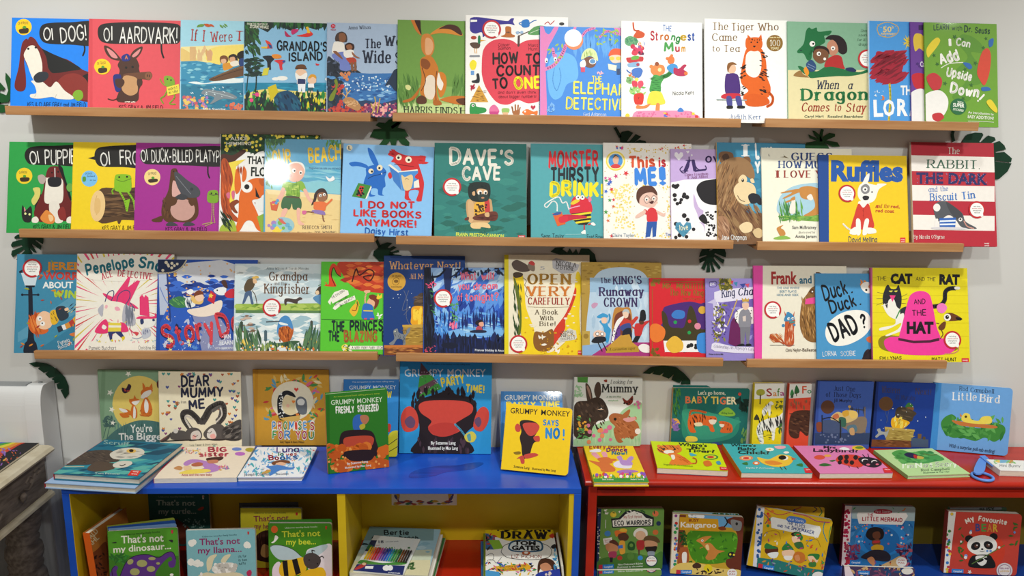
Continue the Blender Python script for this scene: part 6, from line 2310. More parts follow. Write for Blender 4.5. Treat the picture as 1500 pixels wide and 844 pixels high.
top_book((200, 530), (147, 66), (652, 58), (136, 545), (643, 545), 8, T, 'efe5c8', 'cream picture book strewn with tiny hearts above two grey rabbits nose to nose', '''
x b05a3c/4a5aa0/4a9a94/d8843c/8a4a7c v 20 160,75 270,460 9 12 0 .3
x b05a3c/4a5aa0/4a9a94/d8843c v 26 545,75 640,400 9 12 0 .3
x b05a3c/4a5aa0/4a9a94/d8843c/8a4a7c v 12 270,72 545,86 9 12 0 .3
x b05a3c/4a9a94/4a5aa0 v 6 460,90 520,330 9 12 0 .3
x 4a9a94/d8843c/4a5aa0 v 6 170,520 640,550 9 12 0 .3
t h2.4 2c3048 274,152 452,148 58 DEAR
t h2.4 2c3048 274,220 538,214 54 MUMMY
t h1 4a4a54 240,262 308,256 16 love from
t h2.4 2c3048 324,294 426,284 50 ME
c 4a4644 44 505,372 535,330 525,265 460,290 425,345 405,375
c 6f6a66 20 500,370 520,320 515,280 470,305
c 4a4644 34 335,418 295,360 290,318 330,312 370,345 392,375
c e0d8cc 12 338,415 305,360 310,335 350,355
c e0d8cc 8 492,375 528,330 520,285
s 5a5552 300,440 330,410 380,412 405,445 395,480 330,490 310,470
s d8d0c8 340,440 380,425 400,455 385,480 340,482
s e8b0a8 345,460 362,450 370,470 350,480
s 5a5552 415,440 460,395 520,385 560,430 560,480 480,488 430,475
s e0dad2 440,430 470,410 495,450 480,475 440,470
s f0b0a8 455,455 480,445 490,470 465,475
s 4f4b49 530,420 570,390 650,360 650,478 540,480
x 7a746e/33302f f 30 545,390 645,470 10 22 150 .4
s 5a5552 210,450 240,425 300,430 320,470 300,488 220,480
e d8d2ca 243 428 15
s 4f4745 145,488 200,450 212,436 205,470 170,495
c 8a5a54 6 155,486 190,462
c 2c2824 6 150,492 280,486 420,482 640,478
c 222 3 435,435 455,440 465,430
c 222 3 350,455 365,462 380,455
t h1 4a4644 330,520 500,514 10 Lucy Tapper & Steve Wilson
''', t=0.005)
top_book((200, 530), (730, 48), (1200, 52), (724, 516), (1186, 516), 3.5, T, 'd09a35', 'mustard hardback with a large and a small penguin in a cream circle', '''
p c48c2a 730,48 752,48 742,520 722,520
x d8b868/c83c3c/5a9ab8/4a8a4a/d86a8a/e8d8a8 f 110 790,90 1150,370 12 30
e e9e0c6 964 242 130 122
x d8443c v 1 988,172 989,173 15 16 0 0
s 22242a 870,250 885,200 925,178 965,190 985,220 960,215 925,205 905,240 900,290 930,325 1000,330 1010,320 1000,340 930,355 915,362 880,350
x e8e8e4 o 50 880,190 920,350 3 5
s e3d2a8 905,235 930,210 970,218 985,250 980,290 990,330 930,325 905,290
s 22242a 905,330 960,330 1005,310 1030,290 1030,305 990,345 930,360
s 6a7078 985,240 1010,215 1045,230 1055,270 1050,320 1015,325 990,290
s e0e0dc 995,240 1020,228 1040,245 1030,268 1000,265
s e8863c 960,240 982,242 970,258
e eab8a0 936 272 11
s e8863c 985,320 1005,322 1000,335 988,332
p d8b060 880,350 1015,330 1005,366 940,372
t h3.6 f0efe6 835,420 865,420 48 P
t h1.9 3a8ad0 838,418 862,418 44 P
t h3.6 f0efe6 869,420 901,420 48 R
t h1.9 d84a4a 872,418 898,418 44 R
t h3.6 f0efe6 903,420 937,420 48 O
t h1.9 3a9a4a 906,418 934,418 44 O
t h3.6 f0efe6 939,420 981,420 48 M
t h1.9 3a8ad0 942,418 978,418 44 M
t h3.6 f0efe6 981,420 995,420 48 I
t h1.9 d8503c 984,418 992,418 44 I
t h3.6 f0efe6 995,420 1025,420 48 S
t h1.9 3a9a4a 998,418 1022,418 44 S
t h3.6 f0efe6 1027,420 1057,420 48 E
t h1.9 3a8ad0 1030,418 1054,418 44 E
t h3.6 f0efe6 1069,420 1103,420 48 S
t h1.9 c83c4a 1072,418 1100,418 44 S
t h3.6 f0efe6 837,476 871,476 46 F
t h1.9 3a9a4a 840,474 868,474 42 F
t h3.6 f0efe6 873,476 909,476 46 O
t h1.9 d84a4a 876,474 906,474 42 O
t h3.6 f0efe6 911,476 953,476 46 R
t h1.9 3a8ad0 914,474 950,474 42 R
t h3.6 f0efe6 981,476 1019,476 46 Y
t h1.9 c83c4a 984,474 1016,474 42 Y
t h3.6 f0efe6 1019,476 1057,476 46 O
t h1.9 c83c6a 1022,474 1054,474 42 O
t h3.6 f0efe6 1061,476 1101,476 46 U
t h1.9 3a9a4a 1064,474 1098,474 42 U
t n1 4a3a20 888,500 1036,502 12 Lucy Tapper & Steve Wilson
''', t=0.006, kind='hardback', spine='b07c20')
STP = '''x 4a2a28/2c1a1e f 40 %s 12 26 90 .8'''
top_book((440, 510), (268, 196), (612, 190), (255, 672), (597, 672), 20, T, '1f6cb4', 'blue hardback standing half hidden behind the green one', '''
p 2a86d0 262,300 612,300 612,680 250,680
t n.6 c8d4e0 302,256 592,254 24 GRUMPY MONKEY
t h2.6 e8d83c 420,306 566,306 34 UP NOW
s d8d030 545,540 600,510 620,560 600,660 545,670
c 222 4 545,600 600,560
c 222 4 550,640 600,610
s c83a34 540,470 560,475 555,515 540,515
t n1 b8c8d8 320,214 580,210 8 The companion to the best selling story
''', t=0.008, kind='hardback', spine='14508c')
top_book((440, 510), (160, 285), (540, 255), (165, 780), (545, 735), 3, T, '2f7a26', 'green hardback in front, standing open a little, with oranges along its foot', '''
p 276a20 160,285 180,284 182,780 160,780
t n.6 d8e8d0 190,352 508,332 30 GRUMPY MONKEY
t h3 f0f2ea 216,402 336,394 36 FRESHLY
t h3 f0f2ea 350,392 488,386 36 SQUEEZED
t n.8 a8c040 206,306 490,284 9 An international best selling picture story
s 3468b8 325,440 350,412 385,420 385,470 370,505 330,505
s b8b038 365,480 395,465 400,490 375,505
s b87858 370,420 410,415 425,440 405,470 380,460
s 2c1c20 240,590 260,520 350,505 440,515 470,580 480,640 440,690 300,690 250,650
s c04a34 270,560 330,545 440,545 450,590 400,640 330,645 275,610
x e07a2c/d86a20/c85a1c o 46 170,610 535,750 22 38
x f0a050 o 24 175,620 535,750 6 10
x 3a7a2c f 5 170,610 230,720 16 24 150 .4
s 2c1c20 275,640 450,630 440,690 360,700 300,690
t n1.4 e8e8e0 290,722 418,706 14 By Suzanne Lang
t n1.4 e8e8e0 276,746 438,728 12 Illustrated by Max Lang
''', t=0.019, kind='hardback', spine='b8743c')
top_book((440, 510), (622, 82), (1185, 87), (606, 650), (1178, 655), 12, T, '2c9ad8', 'large sky blue hardback with a dark shaggy shape wearing a striped party hat', '''
t n.7 e4eef4 644,176 884,176 46 GRUMPY
t n.7 e4eef4 910,176 1146,176 46 MONKEY
p 6a4a54 745,88 876,250 722,318
p 3f9a3c 738,170 810,165 830,192 728,245
p 3f9a3c 724,300 850,212 876,250 722,320
x c8b0c0/4a3440 o 60 735,140 850,280 2 4
t h2.8 f0dc4c 872,240 1020,214 48 PARTY
t h2.8 f0dc4c 1018,268 1140,276 42 TIME!
t n1 1a5a88 780,102 1050,106 9 From the makers of the number one best selling series
s 241a20 700,650 730,560 735,470 705,400 720,330 790,300 880,270 920,240 960,285 1060,310 1090,380 1080,470 1020,540 1060,650
x 241a20 f 50 690,260 1080,360 16 34 90 1.4
x 3a2a34/4a3440 f 30 730,560 1050,640 14 30 90 .8
s d2483c 620,440 640,380 680,360 720,400 730,480 690,515 640,510
s 6a4a6a 645,450 680,420 710,450 700,490 665,490
s d2483c 1090,400 1130,362 1164,390 1160,460 1120,515 1070,490
s 6a4a6a 1075,450 1105,425 1120,460 1100,490
s d2483c 735,350 800,325 980,325 1060,350 1060,400 1000,440 960,470 990,510 900,545 820,535 790,490 810,450 745,400
s c23c34 790,500 850,465 940,465 985,500 930,540 850,545
c 4a9ab8 12 955,470 990,505 1020,545
s d8cc50 1015,540 1060,515 1088,545 1070,580 1030,578
s 5aa0a8 1030,540 1050,530 1055,570 1040,575
t n1.6 f0f0ec 808,596 960,596 20 By Suzanne Lang
t n1.6 f0f0ec 790,628 974,628 20 Illustrated by Max Lang
''', t=0.006, kind='hardback', spine='1f78b0')
top_book((650, 530), (357, 183), (735, 185), (350, 606), (737, 608), 28, T, '2f84cc', 'shiny blue board book standing behind the yellow one', '''
t n.7 e8f0f8 376,238 720,238 32 GRUMPY MONKEY
t h2.6 f0dc3c 386,284 720,280 32 PARTY TIME
p 2a78c0 357,183 372,183 366,600 350,600
''', t=0.008, kind='board', r=0.010, gloss='gloss')
top_book((650, 530), (390, 256), (798, 290), (355, 665), (765, 705), 22, T, 'f4cc17', 'bright yellow board book standing askew in front of the shiny blue one', '''
t n.7 2a2418 412,318 580,328 34 GRUMPY
t n.7 2a2418 602,330 780,340 34 MONKEY
t h2.8 2f8ad0 612,390 712,394 32 SAYS
t h3 2f8ad0 626,468 720,472 56 NO
l 2f8ad0 11 742,420 742,460
e 2f8ad0 740 480 6
s 2a1c1c 470,375 500,360 560,370 590,400 575,440 560,470 590,490 560,500 545,530 530,580 500,600 485,575 480,520 470,470 480,430
s c8483c 440,405 455,382 475,400 472,430 450,432
s c8483c 490,385 560,378 592,400 575,440 540,460 510,440
s c8483c 450,600 490,580 500,625 480,630 470,600
s c8483c 500,575 560,565 585,578 540,595 505,598
s c8483c 555,465 590,460 592,492 565,490
s 8a7018 432,560 470,555 475,570 445,574
t n1 4a3c14 432,654 530,666 16 Suzanne Lang
t n1 4a3c14 546,668 692,680 14 Illustrated by Max Lang
''', t=0.018, kind='board', r=0.010)
top_book((830, 530), (40, 90), (460, 98), (50, 525), (470, 522), 7, TR, 'd9dcd6', 'pale board book of a dark brown rabbit facing a small ginger rabbit', '''
p eceeea 50,220 470,240 470,400 50,400
s a8d0a0 300,350 360,290 470,260 470,520 50,520 50,480 180,390
x 8ac088/b8dcae l 60 60,400 465,510 14 30 90 .8
x 9cc89c f 30 50,150 100,220 8 16
p 4a8a3a 66,90 132,92 130,130 68,128
s 4a3a30 116,150 125,132 150,170 160,240 130,250
s 4a3a30 170,180 185,130 208,135 212,200 190,230
s 9a7a6a 124,160 132,150 148,190 150,235
s 3f3129 48,268 130,240 180,220 225,235 258,300 250,345 220,362 190,370 160,410 140,465 48,460
x 5a473a/33271f f 70 55,250 240,440 8 18 60 1
e 2a2420 210 295 16
e f0f0ec 214 290 4
e c8a890 210 295 19 4
s 3f3129 100,430 150,440 150,462 110,465
s b0683c 262,340 290,318 340,325 370,345 430,370 450,420 430,460 340,475 350,495 320,500 300,470 290,420 300,400 270,370
x c87c4c/98542c f 50 300,340 430,480 7 14 40 .8
s b0683c 340,335 385,295 392,310 370,350
s e0a0a0 350,352 420,342 420,362 375,372
e 1c1814 300 355 9
e f0e8e0 440 430 18
s 7a2c24 346,222 375,240 408,210 408,250 382,270 355,250
x 2a1a18 o 6 350,225 405,260 4 7
x d87a9a/e89060/e0709a o 12 130,380 300,500 10 16
x d870a0 o 6 415,235 460,285 7 10
x e8a83c o 16 60,330 130,460 6 9
x 5a9a54 f 16 60,340 150,470 10 18
t i1.2 3a3a3a 272,136 408,136 24 Looking for
t s1.7 2a2a2a 218,188 440,188 48 Mummy
t n1 6a8a6a 246,222 336,220 10 A lift-the-flap
t n1 8ac088 256,244 320,244 10 storybook
s 8a3424 230,115 248,110 250,124 238,126
''', t=0.014, kind='board', r=0.009)
top_book((830, 530), (650, 160), (1125, 168), (652, 512), (1116, 514), 2, TR, '1f6b66', 'dark teal board book of a tiger and its cub walking', '''
x 2a5c34/4a8a3c f 40 655,160 700,330 10 20 80 .8
x 17302a f 20 1050,230 1120,300 20 34
s 2f8a74 720,280 745,270 745,400 770,450 860,470 960,440 1020,400 1040,350 1068,350 1060,430 1000,480 860,500 750,490 712,430
s 3a9a80 735,290 740,410 780,470 880,480 1000,450 1050,390 1055,360
t n1.5 e8e4d0 812,204 982,204 24 Let's go home,
t b2.4 e0744c 734,256 768,256 42 B
t b2.4 e8c860 770,256 804,256 42 A
t b2.4 e0744c 808,256 838,256 42 B
t b2.4 e8c860 842,256 876,256 42 Y
t b2.4 e8c860 892,260 938,260 44 TI
t b2.4 e0744c 946,262 984,262 44 G
t b2.4 e8d8b0 990,262 1052,262 44 ER
s 8ab83c 940,325 960,300 995,282 1030,305 1042,330 1000,338
t b1.5 2a5a34 956,322 1030,324 12 sliding book
s e0662c 755,345 800,320 870,335 920,340 928,370 905,390 915,430 890,430 870,395 790,400 800,435 765,435 750,400
x 26221e l 26 760,330 870,400 14 22 80 .4
c e0662c 12 760,345 770,305 820,305 862,314
s f0dcb8 790,380 830,375 840,395 800,398
s f0e0d0 880,360 925,360 915,385 890,385
e 222 892 352 4
e 222 918 354 4
s e0662c 940,370 985,370 1020,390 1025,430 1000,440 950,435 960,400
x 26221e l 14 955,375 1020,430 8 12 80 .4
s f0e0d0 945,385 975,388 965,405 950,402
s f0d850 735,475 750,460 800,465 805,490 745,494
x e8a850/8a6ab8 f 20 655,350 690,420 14 26
x 6a9a54 f 12 1080,420 1116,490 12 24 100 .8
e d84a3c 1070 200 10
s 2f4a8a 900,500 940,498 945,520 905,520
''', t=0.012, kind='board', r=0.008, spine='c8a06a')
for i_, (dx, dy, cc) in enumerate(((-4, -12, '2a7a74'), (-6, -24, 'c8b898'))):
    top_book((830, 530), (655 + dx, 160 + dy), (1100 + dx, 156 + dy), (652, 512 - (14, 22)[i_]), (1100, 514 - (14, 22)[i_]), 2, TR, cc, ('teal board book just visible behind the tiger cover', 'topmost edge of a third tan book behind the tiger cover')[i_], '', t=0.004, kind='board')
top_book((1030, 530), (320, 140), (500, 132), (300, 530), (486, 530), 4, TR, 'ecd31d', 'yellow board book of black and white zebras with a white band on top', '''
p ecebe2 315,100 540,90 540,222 315,232
s a8a83c 328,190 340,172 372,172 382,195 360,210 335,206
l 5a4a2c 8 354,205 352,262
t n1 a83c34 392,214 428,212 48 S
t n1 d88a34 432,212 456,212 34 a
t n1 5a8a3c 458,212 474,212 48 f
t n1 a8347a 476,210 540,208 34 ari
s 3a3a2c 315,350 330,325 345,345 345,358 318,360
s ecebe2 365,300 400,260 420,245 436,262 420,275 415,330 405,330 400,305 380,332 370,330
x 22242a l 16 370,262 425,320 8 14 80 .4
s f2efe4 345,380 400,352 460,340 500,310 520,330 500,400 450,410 440,480 425,480 420,430 370,430 375,500 355,505 340,470 330,430
x 1c1c20 l 46 335,340 500,430 16 34 75 .4
x 1c1c20 l 20 335,430 445,500 8 14 5 .3
x 5a6a2c f 14 450,240 490,290 8 14
x d8502c/3a6a2c f 16 470,390 510,440 10 18
''', t=0.016, kind='board', spine='e0c81c', yaw=4)
top_book((1030, 530), (535, 142), (672, 134), (512, 530), (650, 530), 4, TR, 'e25036', 'coral red board book of a big dark bear with trees on a white band', '''
p e8e8e0 530,100 740,90 740,216 530,228
s 2f6a3c 576,145 595,180 588,195 564,195
s 3a8a4a 550,170 562,200 545,212 538,200
s 3a5a3c 540,220 556,195 556,222
l 5a4a2c 5 577,190 577,212
t n1 d85a34 612,196 640,196 46 F
t n1 3a8a5a 644,196 670,196 32 o
t n1 d8a034 674,196 740,196 32 rest
s 4a2e20 535,350 560,310 620,300 700,310 720,360 720,430 680,470 660,440 640,460 600,430 590,470 555,472 530,440
x 6a4630/38221a f 60 540,310 700,440 8 16 20 .8
x 8a6a4a/c84030 f 20 540,240 660,290 8 18 90 .5
''', t=0.016, kind='board', spine='d8482c', yaw=4)
top_book((1030, 530), (705, 120), (1045, 126), (688, 534), (1030, 534), 4, TR, '3f5fb0', 'mid-blue hardback of a bear family crowded in a brass bed', '''
p 34509c 705,120 722,120 704,515 686,515
t s1.4 1c2038 806,178 940,184 30 Just One
t s1.4 1c2038 758,216 976,222 30 of Those Days
t n1 22263c 808,248 922,250 20 Jill Murphy
e 5a3c2c 770 280 42
p 33466c 690,440 1030,440 1030,512 690,512
c 3a3c44 6 905,290 1000,300
x 3a3c44 l 10 910,300 1000,310 26 30 90 .02
c 7a6a50 7 1000,280 1000,440
c 7a6a50 7 905,275 905,320
e c8a860 905 278 9
s 8a7a68 850,370 1000,340 1000,430 940,440 850,400
s d8c080 790,340 830,310 870,320 900,300 950,310 950,350 880,380 800,365
s e8c86a 900,310 940,305 950,340 915,350
s d8a83c 860,310 895,300 900,330 870,340
s c8744c 800,335 830,320 840,345 810,355
s 3a6a58 840,345 880,350 880,400 845,395
s 5a7a8a 890,400 940,390 950,430 900,440
s c8a070 905,415 930,410 935,450 910,450
s 46587c 730,370 800,360 850,390 850,440 740,435
s 8a4a34 700,380 730,375 730,430 705,430
c 24282e 6 735,330 735,440
c 24282e 8 848,360 848,480
c 24282e 6 735,355 790,345 848,380
x 6a7a9c o 20 720,450 900,500 4 9
''', t=0.012, kind='hardback', spine='2a448c', yaw=0)
top_book((1220, 530), (268, 118), (632, 140), (240, 534), (600, 540), 4, TR, '1c3f98', 'dark navy hardback of a rocket box flaming on a chimney', '''
p 152f78 268,118 284,119 258,525 236,525
t s1.5 4a4050 300,190 420,196 40 Whatever
t s1.5 4a4050 510,200 608,206 36 Next!
t s1.2 3a3a5c 380,232 510,236 26 Jill Murphy
e 6a4a30 328 260 44
s 3f7a3c 448,280 470,252 495,270 490,290
s 8a5a34 460,280 500,285 490,305 460,300
s 4a3e32 385,320 400,285 440,280 515,315 500,340 480,370 400,350
x 6a5844 l 12 395,290 490,350 16 30 15 .2
s f0b422 372,345 470,370 460,395 430,412 366,405
x f8dc60 f 12 375,350 455,400 14 24 100 .4
p b0944c 320,404 504,422 490,490 328,488
x d0b468/8a6c30 l 30 330,420 490,480 12 20 5 .1
p c8a858 320,402 506,420 506,432 320,416
p 7a4a2c 232,480 480,488 485,530 232,525
x a06a40/5a341c l 30 240,485 480,522 10 22 4 .1
p 4a5a78 485,470 590,480 590,530 485,526
p 7a5a3c 525,445 548,447 546,475 524,474
p 5a4a34 555,462 572,464 572,480 555,480
s a8a8a8 272,420 290,412 300,430 330,432 345,418 340,445 325,470 315,450 290,455 270,470 262,460 280,440
c 4a5a8a 3 320,300 340,370
c 4a5a8a 3 345,300 330,380
x e8ecf4 o 14 280,250 610,430 2 4
''', t=0.012, kind='hardback', spine='10265e', r=0.006, yaw=-2)
top_book((1220, 530), (632, 112), (1108, 180), (600, 541), (1085, 584), 9, TR, '6fa9e6', 'sky blue board book of a yellow chick in a leafy nest', '''
p 3f8ed8 632,112 674,118 642,548 598,540
t s1.3 1f2a44 782,178 834,182 26 Rod
t s1.3 1f2a44 850,186 996,196 26 Campbell
t s1.9 f0f4f8 740,236 890,240 46 Little
t s1.9 f0f4f8 908,246 1030,256 46 Bird
s 3f8a3c 668,385 690,345 735,325 765,350 740,370 800,400 940,410 1000,380 1060,400 1060,450 1000,495 940,470 880,490 800,470 740,470 690,440
x 4f9a48/2f7a34/63ae58 f 60 690,350 1050,470 20 34
s c8783c 735,362 800,370 1000,395 998,412 880,405 780,392
s f0dc5c 795,345 815,318 845,325 855,355 900,365 925,340 975,340 978,380 900,385 810,372
e 4a4018 822 340 8
p d88a34 785,318 800,335 788,345
t n1.2 2a3a5a 716,528 1000,566 22 With a surprise pull-tab ending!
''', t=0.014, kind='board', r=0.012)

# lying flat
flat_book((0, 530), (275, 748), (835, 782), (1080, 560), T, '9dbbe0', 'pale blue hardback underneath the dark otter cover', '', t=0.017, spine='b02c3c')
flat_book((0, 530), (330, 691), (858, 724), (1095, 506), T + 0.0182, '23708c', 'dark teal hardback of a grey otter, atop a pale blue one', '''
x 2a8aa0/1a5a78/3a9aa8/164c66/5ab0a8 l 110 350,480 1080,720 40 110 -4 .3
s 4f443e 400,640 440,605 500,570 590,548 690,550 700,580 740,600 720,620 620,625 560,635 480,640
x 6a5c50/3a312c l 60 430,550 700,630 10 20 20 .4
s d8d4c8 680,570 740,540 830,532 885,545 890,570 850,595 760,605 700,600
x a8a49c l 26 700,540 880,595 14 26 0 .6
e e0b860 812 553 30 13
e 2a1c14 812 551 14 9
s 57493f 560,640 600,618 680,625 720,640 700,665 620,680 550,675 540,660
s d8d4c8 700,635 750,615 810,618 815,635 770,655 710,655
c 222 5 740,640 755,645 775,635
l d8c8a0 3 400,650 520,650
p d8382c 812,672 876,676 850,708 788,704
t b2 f4e4e0 822,684 858,686 9 nosy
t b2 f4e4e0 812,698 850,700 9 crow
t n1.4 b8d0c8 586,696 738,700 10 Tom Percival
t n1 8ab0b0 640,510 800,522 24 Scruff
''', t=0.019, spine='b02430')
flat_book((200, 530), (106, 724), (618, 716), (756, 522), T, 'f0e2cd', 'cream picture book with a pink spine showing children under a lilac blanket', '''
p d03a64 78,724 100,724 306,521 290,521
t h2.8 cc5060 442,556 558,556 26 BIG
t h2.8 cc5060 366,586 590,584 24 sister
e 6a88d0 620 541 30 11
e b8a838 702 545 30 13
e c070c8 640 570 32 12
s b884c8 290,630 330,606 410,610 510,645 512,670 440,688 380,670 420,655 360,625 310,645
s f0d860 262,690 330,668 440,665 450,682 330,695
s c8905c 230,660 260,645 285,655 270,672
s b8684c 340,635 380,622 410,630 400,645 350,648
s 4a2a24 430,600 470,592 535,590 520,610 450,620
s c88064 438,612 500,608 500,625 450,630
s e8c8a0 290,650 330,645 340,665 300,672
x e0a83c/8a90c0/d870a0 f 14 510,640 575,670 8 14
x e8b8c0/8ab0d0/d86a5a/e8c850 f 24 270,540 400,570 6 12
t n1 b85a5a 278,708 466,706 14 Anna and the new baby
''', t=0.014, kind='paperback', spine='c8345c', pagecol=None)
flat_book((200, 530), (624, 714), (1030, 712), (1132, 527), T, 'eef1f5', 'white picture book with blue specks showing a child leaping in blue', '''
x 8ac0e8/5aa0d8/4ab0b8/c8dcec f 130 650,530 1110,705 7 22
x d84a4a/3a8ad0/e0a83c f 24 660,540 1100,700 6 10
t h1.7 5a3a8c 866,560 1004,556 30 Luna
t h2 3a8a4a 866,582 920,580 18 lo
t h2 c8503c 924,582 990,580 18 ves
t h2.2 b8324a 818,608 880,606 26 Bo
t h2.2 3a7ac0 884,606 998,604 26 oks
s 7a4a30 835,625 880,610 940,612 945,630 890,625 850,640
s e8b898 860,632 890,622 925,630 900,645
s 4a84d0 800,650 830,645 880,640 950,655 980,650 960,668 890,672 840,700 820,704 830,670
s c8a050 772,690 820,668 830,678 800,694
s 4a9ad8 700,605 722,588 735,598 745,612
t n1 7a7a84 664,706 820,704 16 Joseph Coelho
t n1 7a7a84 862,702 940,700 14 Fiona Lumbers
''', t=0.014, r=0.008, spine='2a7ab0')
flat_book((830, 530), (170, 745), (510, 745), (400, 521), TR, 'f0d028', 'yellow hardback of two dancing cartoon rabbits with a green edge', '''
p 3f9440 160,722 505,715 512,750 165,750
x 3f9440/5aac4c f 40 165,700 500,724 8 14 90 .8
s d8743c 135,610 200,620 230,610 290,600 310,610 260,625 300,660 290,680 220,680 200,650
s e8a0b0 152,570 180,562 210,590 230,600 190,600
s e8a0b0 215,562 245,560 252,595 235,600
s d8743c 190,600 260,592 285,625 230,632
s e8e0f0 290,630 340,610 400,640 390,660 310,655
s b890d0 310,590 335,582 350,615 330,615
s b890d0 370,612 395,585 415,595 395,620
s b890d0 330,610 395,615 405,640 345,640
s b078c0 310,680 360,668 420,672 440,682 340,692
s f4f0f4 145,550 190,540 215,550 200,560 150,560
t h2.8 b0502c 140,538 242,534 20 Every
t h2.8 b0502c 258,534 366,532 20 Bunny
t h2.8 8a3a7c 246,556 374,554 20 Dance
t h2.8 3a7a8c 280,576 374,574 18 Now!
x d84a8a/d8503c/f4f0e8/8a5ac0 o 24 170,690 490,715 7 12
t n1.4 e8f0e0 220,734 290,734 9 Steve Smallman
t n1.4 e8f0e0 396,734 478,732 9 Robert Starling
''', t=0.013, spine='b0a02a')
flat_book((830, 530), (560, 655), (1000, 675), (892, 506), TR, 'cbe012', 'lime green felt-flap board book of an orange tiger', '''
t b2.6 1c2420 690,520 868,528 20 Where's
t b2.6 1c2420 770,540 856,544 18 Mrs
t b2.6 1c2420 740,558 916,566 20 Tiger?
s e88034 560,540 580,520 640,515 700,525 712,550 680,568 620,572 575,560
x 4a2c1c l 14 570,522 705,560 14 22 40 1.6
e f4eee0 632 558 32 12
e 2a2018 602 540 8 5
e 2a2018 668 542 8 5
e e88034 570 522 12 8
e e88034 690 522 12 8
s e88034 625,570 680,568 740,600 770,625 760,638 640,638 650,600
s f4eee0 645,580 665,578 670,600 655,606
x c85a1c l 12 690,590 760,630 12 20 30 .6
c e88034 9 770,630 800,628 800,605 780,595
e 3a8a3c 892 591 46 16
e d8d83c 892 591 34 11
e c83c2c 890 591 22 7
s d8742c 845,620 880,612 900,640 860,648
s 4a98b8 925,620 945,615 955,635 932,636
s 4ab0c8 760,565 790,572 805,580 770,585
p d8303a 945,650 990,654 1002,678 950,674
t b2 f4e4e0 956,662 988,664 6 nosy crow
t n1 8a9a20 600,640 780,652 10 Ingela P Arrhenius
''', t=0.019, kind='board', r=0.006, spine='b8442c', rim='5a94c0')
flat_book((1030, 530), (237, 685), (680, 690), (548, 512), TR, '43b0b6', 'turquoise felt-flap board book of a yellow chick', '''
t b2.6 1c2420 170,524 326,526 16 Where's
t b2.6 1c2420 214,546 330,548 18 Baby
t b2.6 1c2420 214,570 412,572 20 Chick?
e e88a54 266 596 42 15
e d8d4b0 266 596 30 10
e d8382c 266 597 20 7
e f0ece4 412 543 26 11
e e8c040 412 543 8 4
e f0ece4 514 562 18 7
e e8742c 328 628 22 11
e f0ece4 328 628 12 6
s e8a8b8 440,525 480,520 510,525 500,538 460,540
s ecc23c 335,592 400,605 440,590 480,575 540,585 556,610 530,640 470,652 410,645 360,625
s e08a34 380,618 430,612 490,630 450,640 400,635
e f4f0e8 502 596 24 14
e 1c1814 490 594 24 14
p c8643c 545,592 578,602 550,612
c 4a3a2c 4 475,650 490,670
c 4a3a2c 4 500,650 515,668
s 3a7a3c 240,632 270,622 275,640
s 3a7a3c 575,640 610,630 615,650
p d8303a 622,660 666,660 680,690 632,690
t b2 f4e4e0 634,672 668,672 7 nosy crow
t n1 c8e8e8 266,662 440,666 10 Ingela P Arrhenius
''', t=0.017, kind='board', r=0.006, spine='c8902c', rim='d8d4c4')
flat_book((1030, 530), (722, 690), (1178, 688), (1046, 518), TR, 'dc80b4', 'pink felt-flap board book of a red ladybird', '''
t b2.6 2a1c24 640,510 826,520 16 Where's
t b2.6 2a1c24 744,536 820,538 16 Mrs
t b2.6 2a1c24 680,556 960,562 20 Ladybird?
s f0ecec 842,540 870,528 905,540 890,548
e e8c030 966 532 46 15
e 6a8a2c 966 532 26 8
e d8543c 720 592 34 14
e e8a84c 770 582 22 8
s 3a6a34 715,640 750,628 795,640 750,648
s 3a6a34 780,612 820,608 800,620
s d84432 822,600 850,580 920,575 980,590 1000,630 960,655 880,640 830,622
x 2a1c1c o 9 840,590 950,640 12 16
s 2a2228 958,600 1010,590 1080,605 1105,635 1060,655 990,640
e f0e8e8 1000 612 20 11
e 2a2228 1004 616 18 10
e f0e8e8 1058 620 18 10
e 2a2228 1060 624 16 9
e e8708a 1020 638 12 6
e e8708a 1076 636 10 5
c 2a2228 4 1000,590 985,575
c 2a2228 4 1025,592 1018,570
c 2a2228 4 900,645 905,655
c 2a2228 4 950,650 960,662
p d8303a 1110,660 1158,660 1178,690 1120,688
t b2 f4e4e0 1122,670 1160,672 7 nosy crow
''', t=0.018, kind='board', r=0.006, spine='b83c34', rim='d8a838')
flat_book((1220, 530), (465, 705), (850, 692), (640, 535), TR, 'b7d898', 'pale green hardback of a dark beetle on a big leaf', '''
s 4a9a4c 365,565 420,545 480,560 560,550 600,565 640,572 690,605 620,620 560,630 480,625 430,632 400,600
x 63ae5c/3a8440 f 26 390,560 660,620 14 30 10 .6
s 24244a 440,575 470,562 520,575 540,600 480,595
s c8b04a 520,582 560,590 555,602 520,598
s b8302c 500,575 520,582 518,598 502,594
c 6a8a3c 5 560,570 610,578 645,574
t h2.2 e8f4dc 430,660 500,656 26 I'm
t h2.2 e8f4dc 512,656 620,652 28 Not
t h2.2 e8f4dc 632,650 780,646 28 Scary!
t s1.4 2c4a30 546,678 720,670 14 Rod Campbell
t n1 4a6a4a 560,692 720,684 8 Illustrated & Pop-Ups
''', t=0.011, spine='8ab070')
wb_ = flat_book((1220, 530), (1037, 672), (1300, 680), (1210, 612), TR, 'e9e9e6', 'small thick white board book with a blue ring handle clipped to it', '''
s 7ab0d0 1010,600 1060,588 1110,600 1090,620 1030,625
s d8863c 1085,610 1110,605 1115,625 1090,628
s e8c860 1000,615 1030,608 1030,625
x 8ac07c f 14 1000,600 1130,630 8 16
t h1.4 8a8a8c 1030,650 1160,652 16 Mini Bunny
''', t=0.018, kind='board', r=0.004)
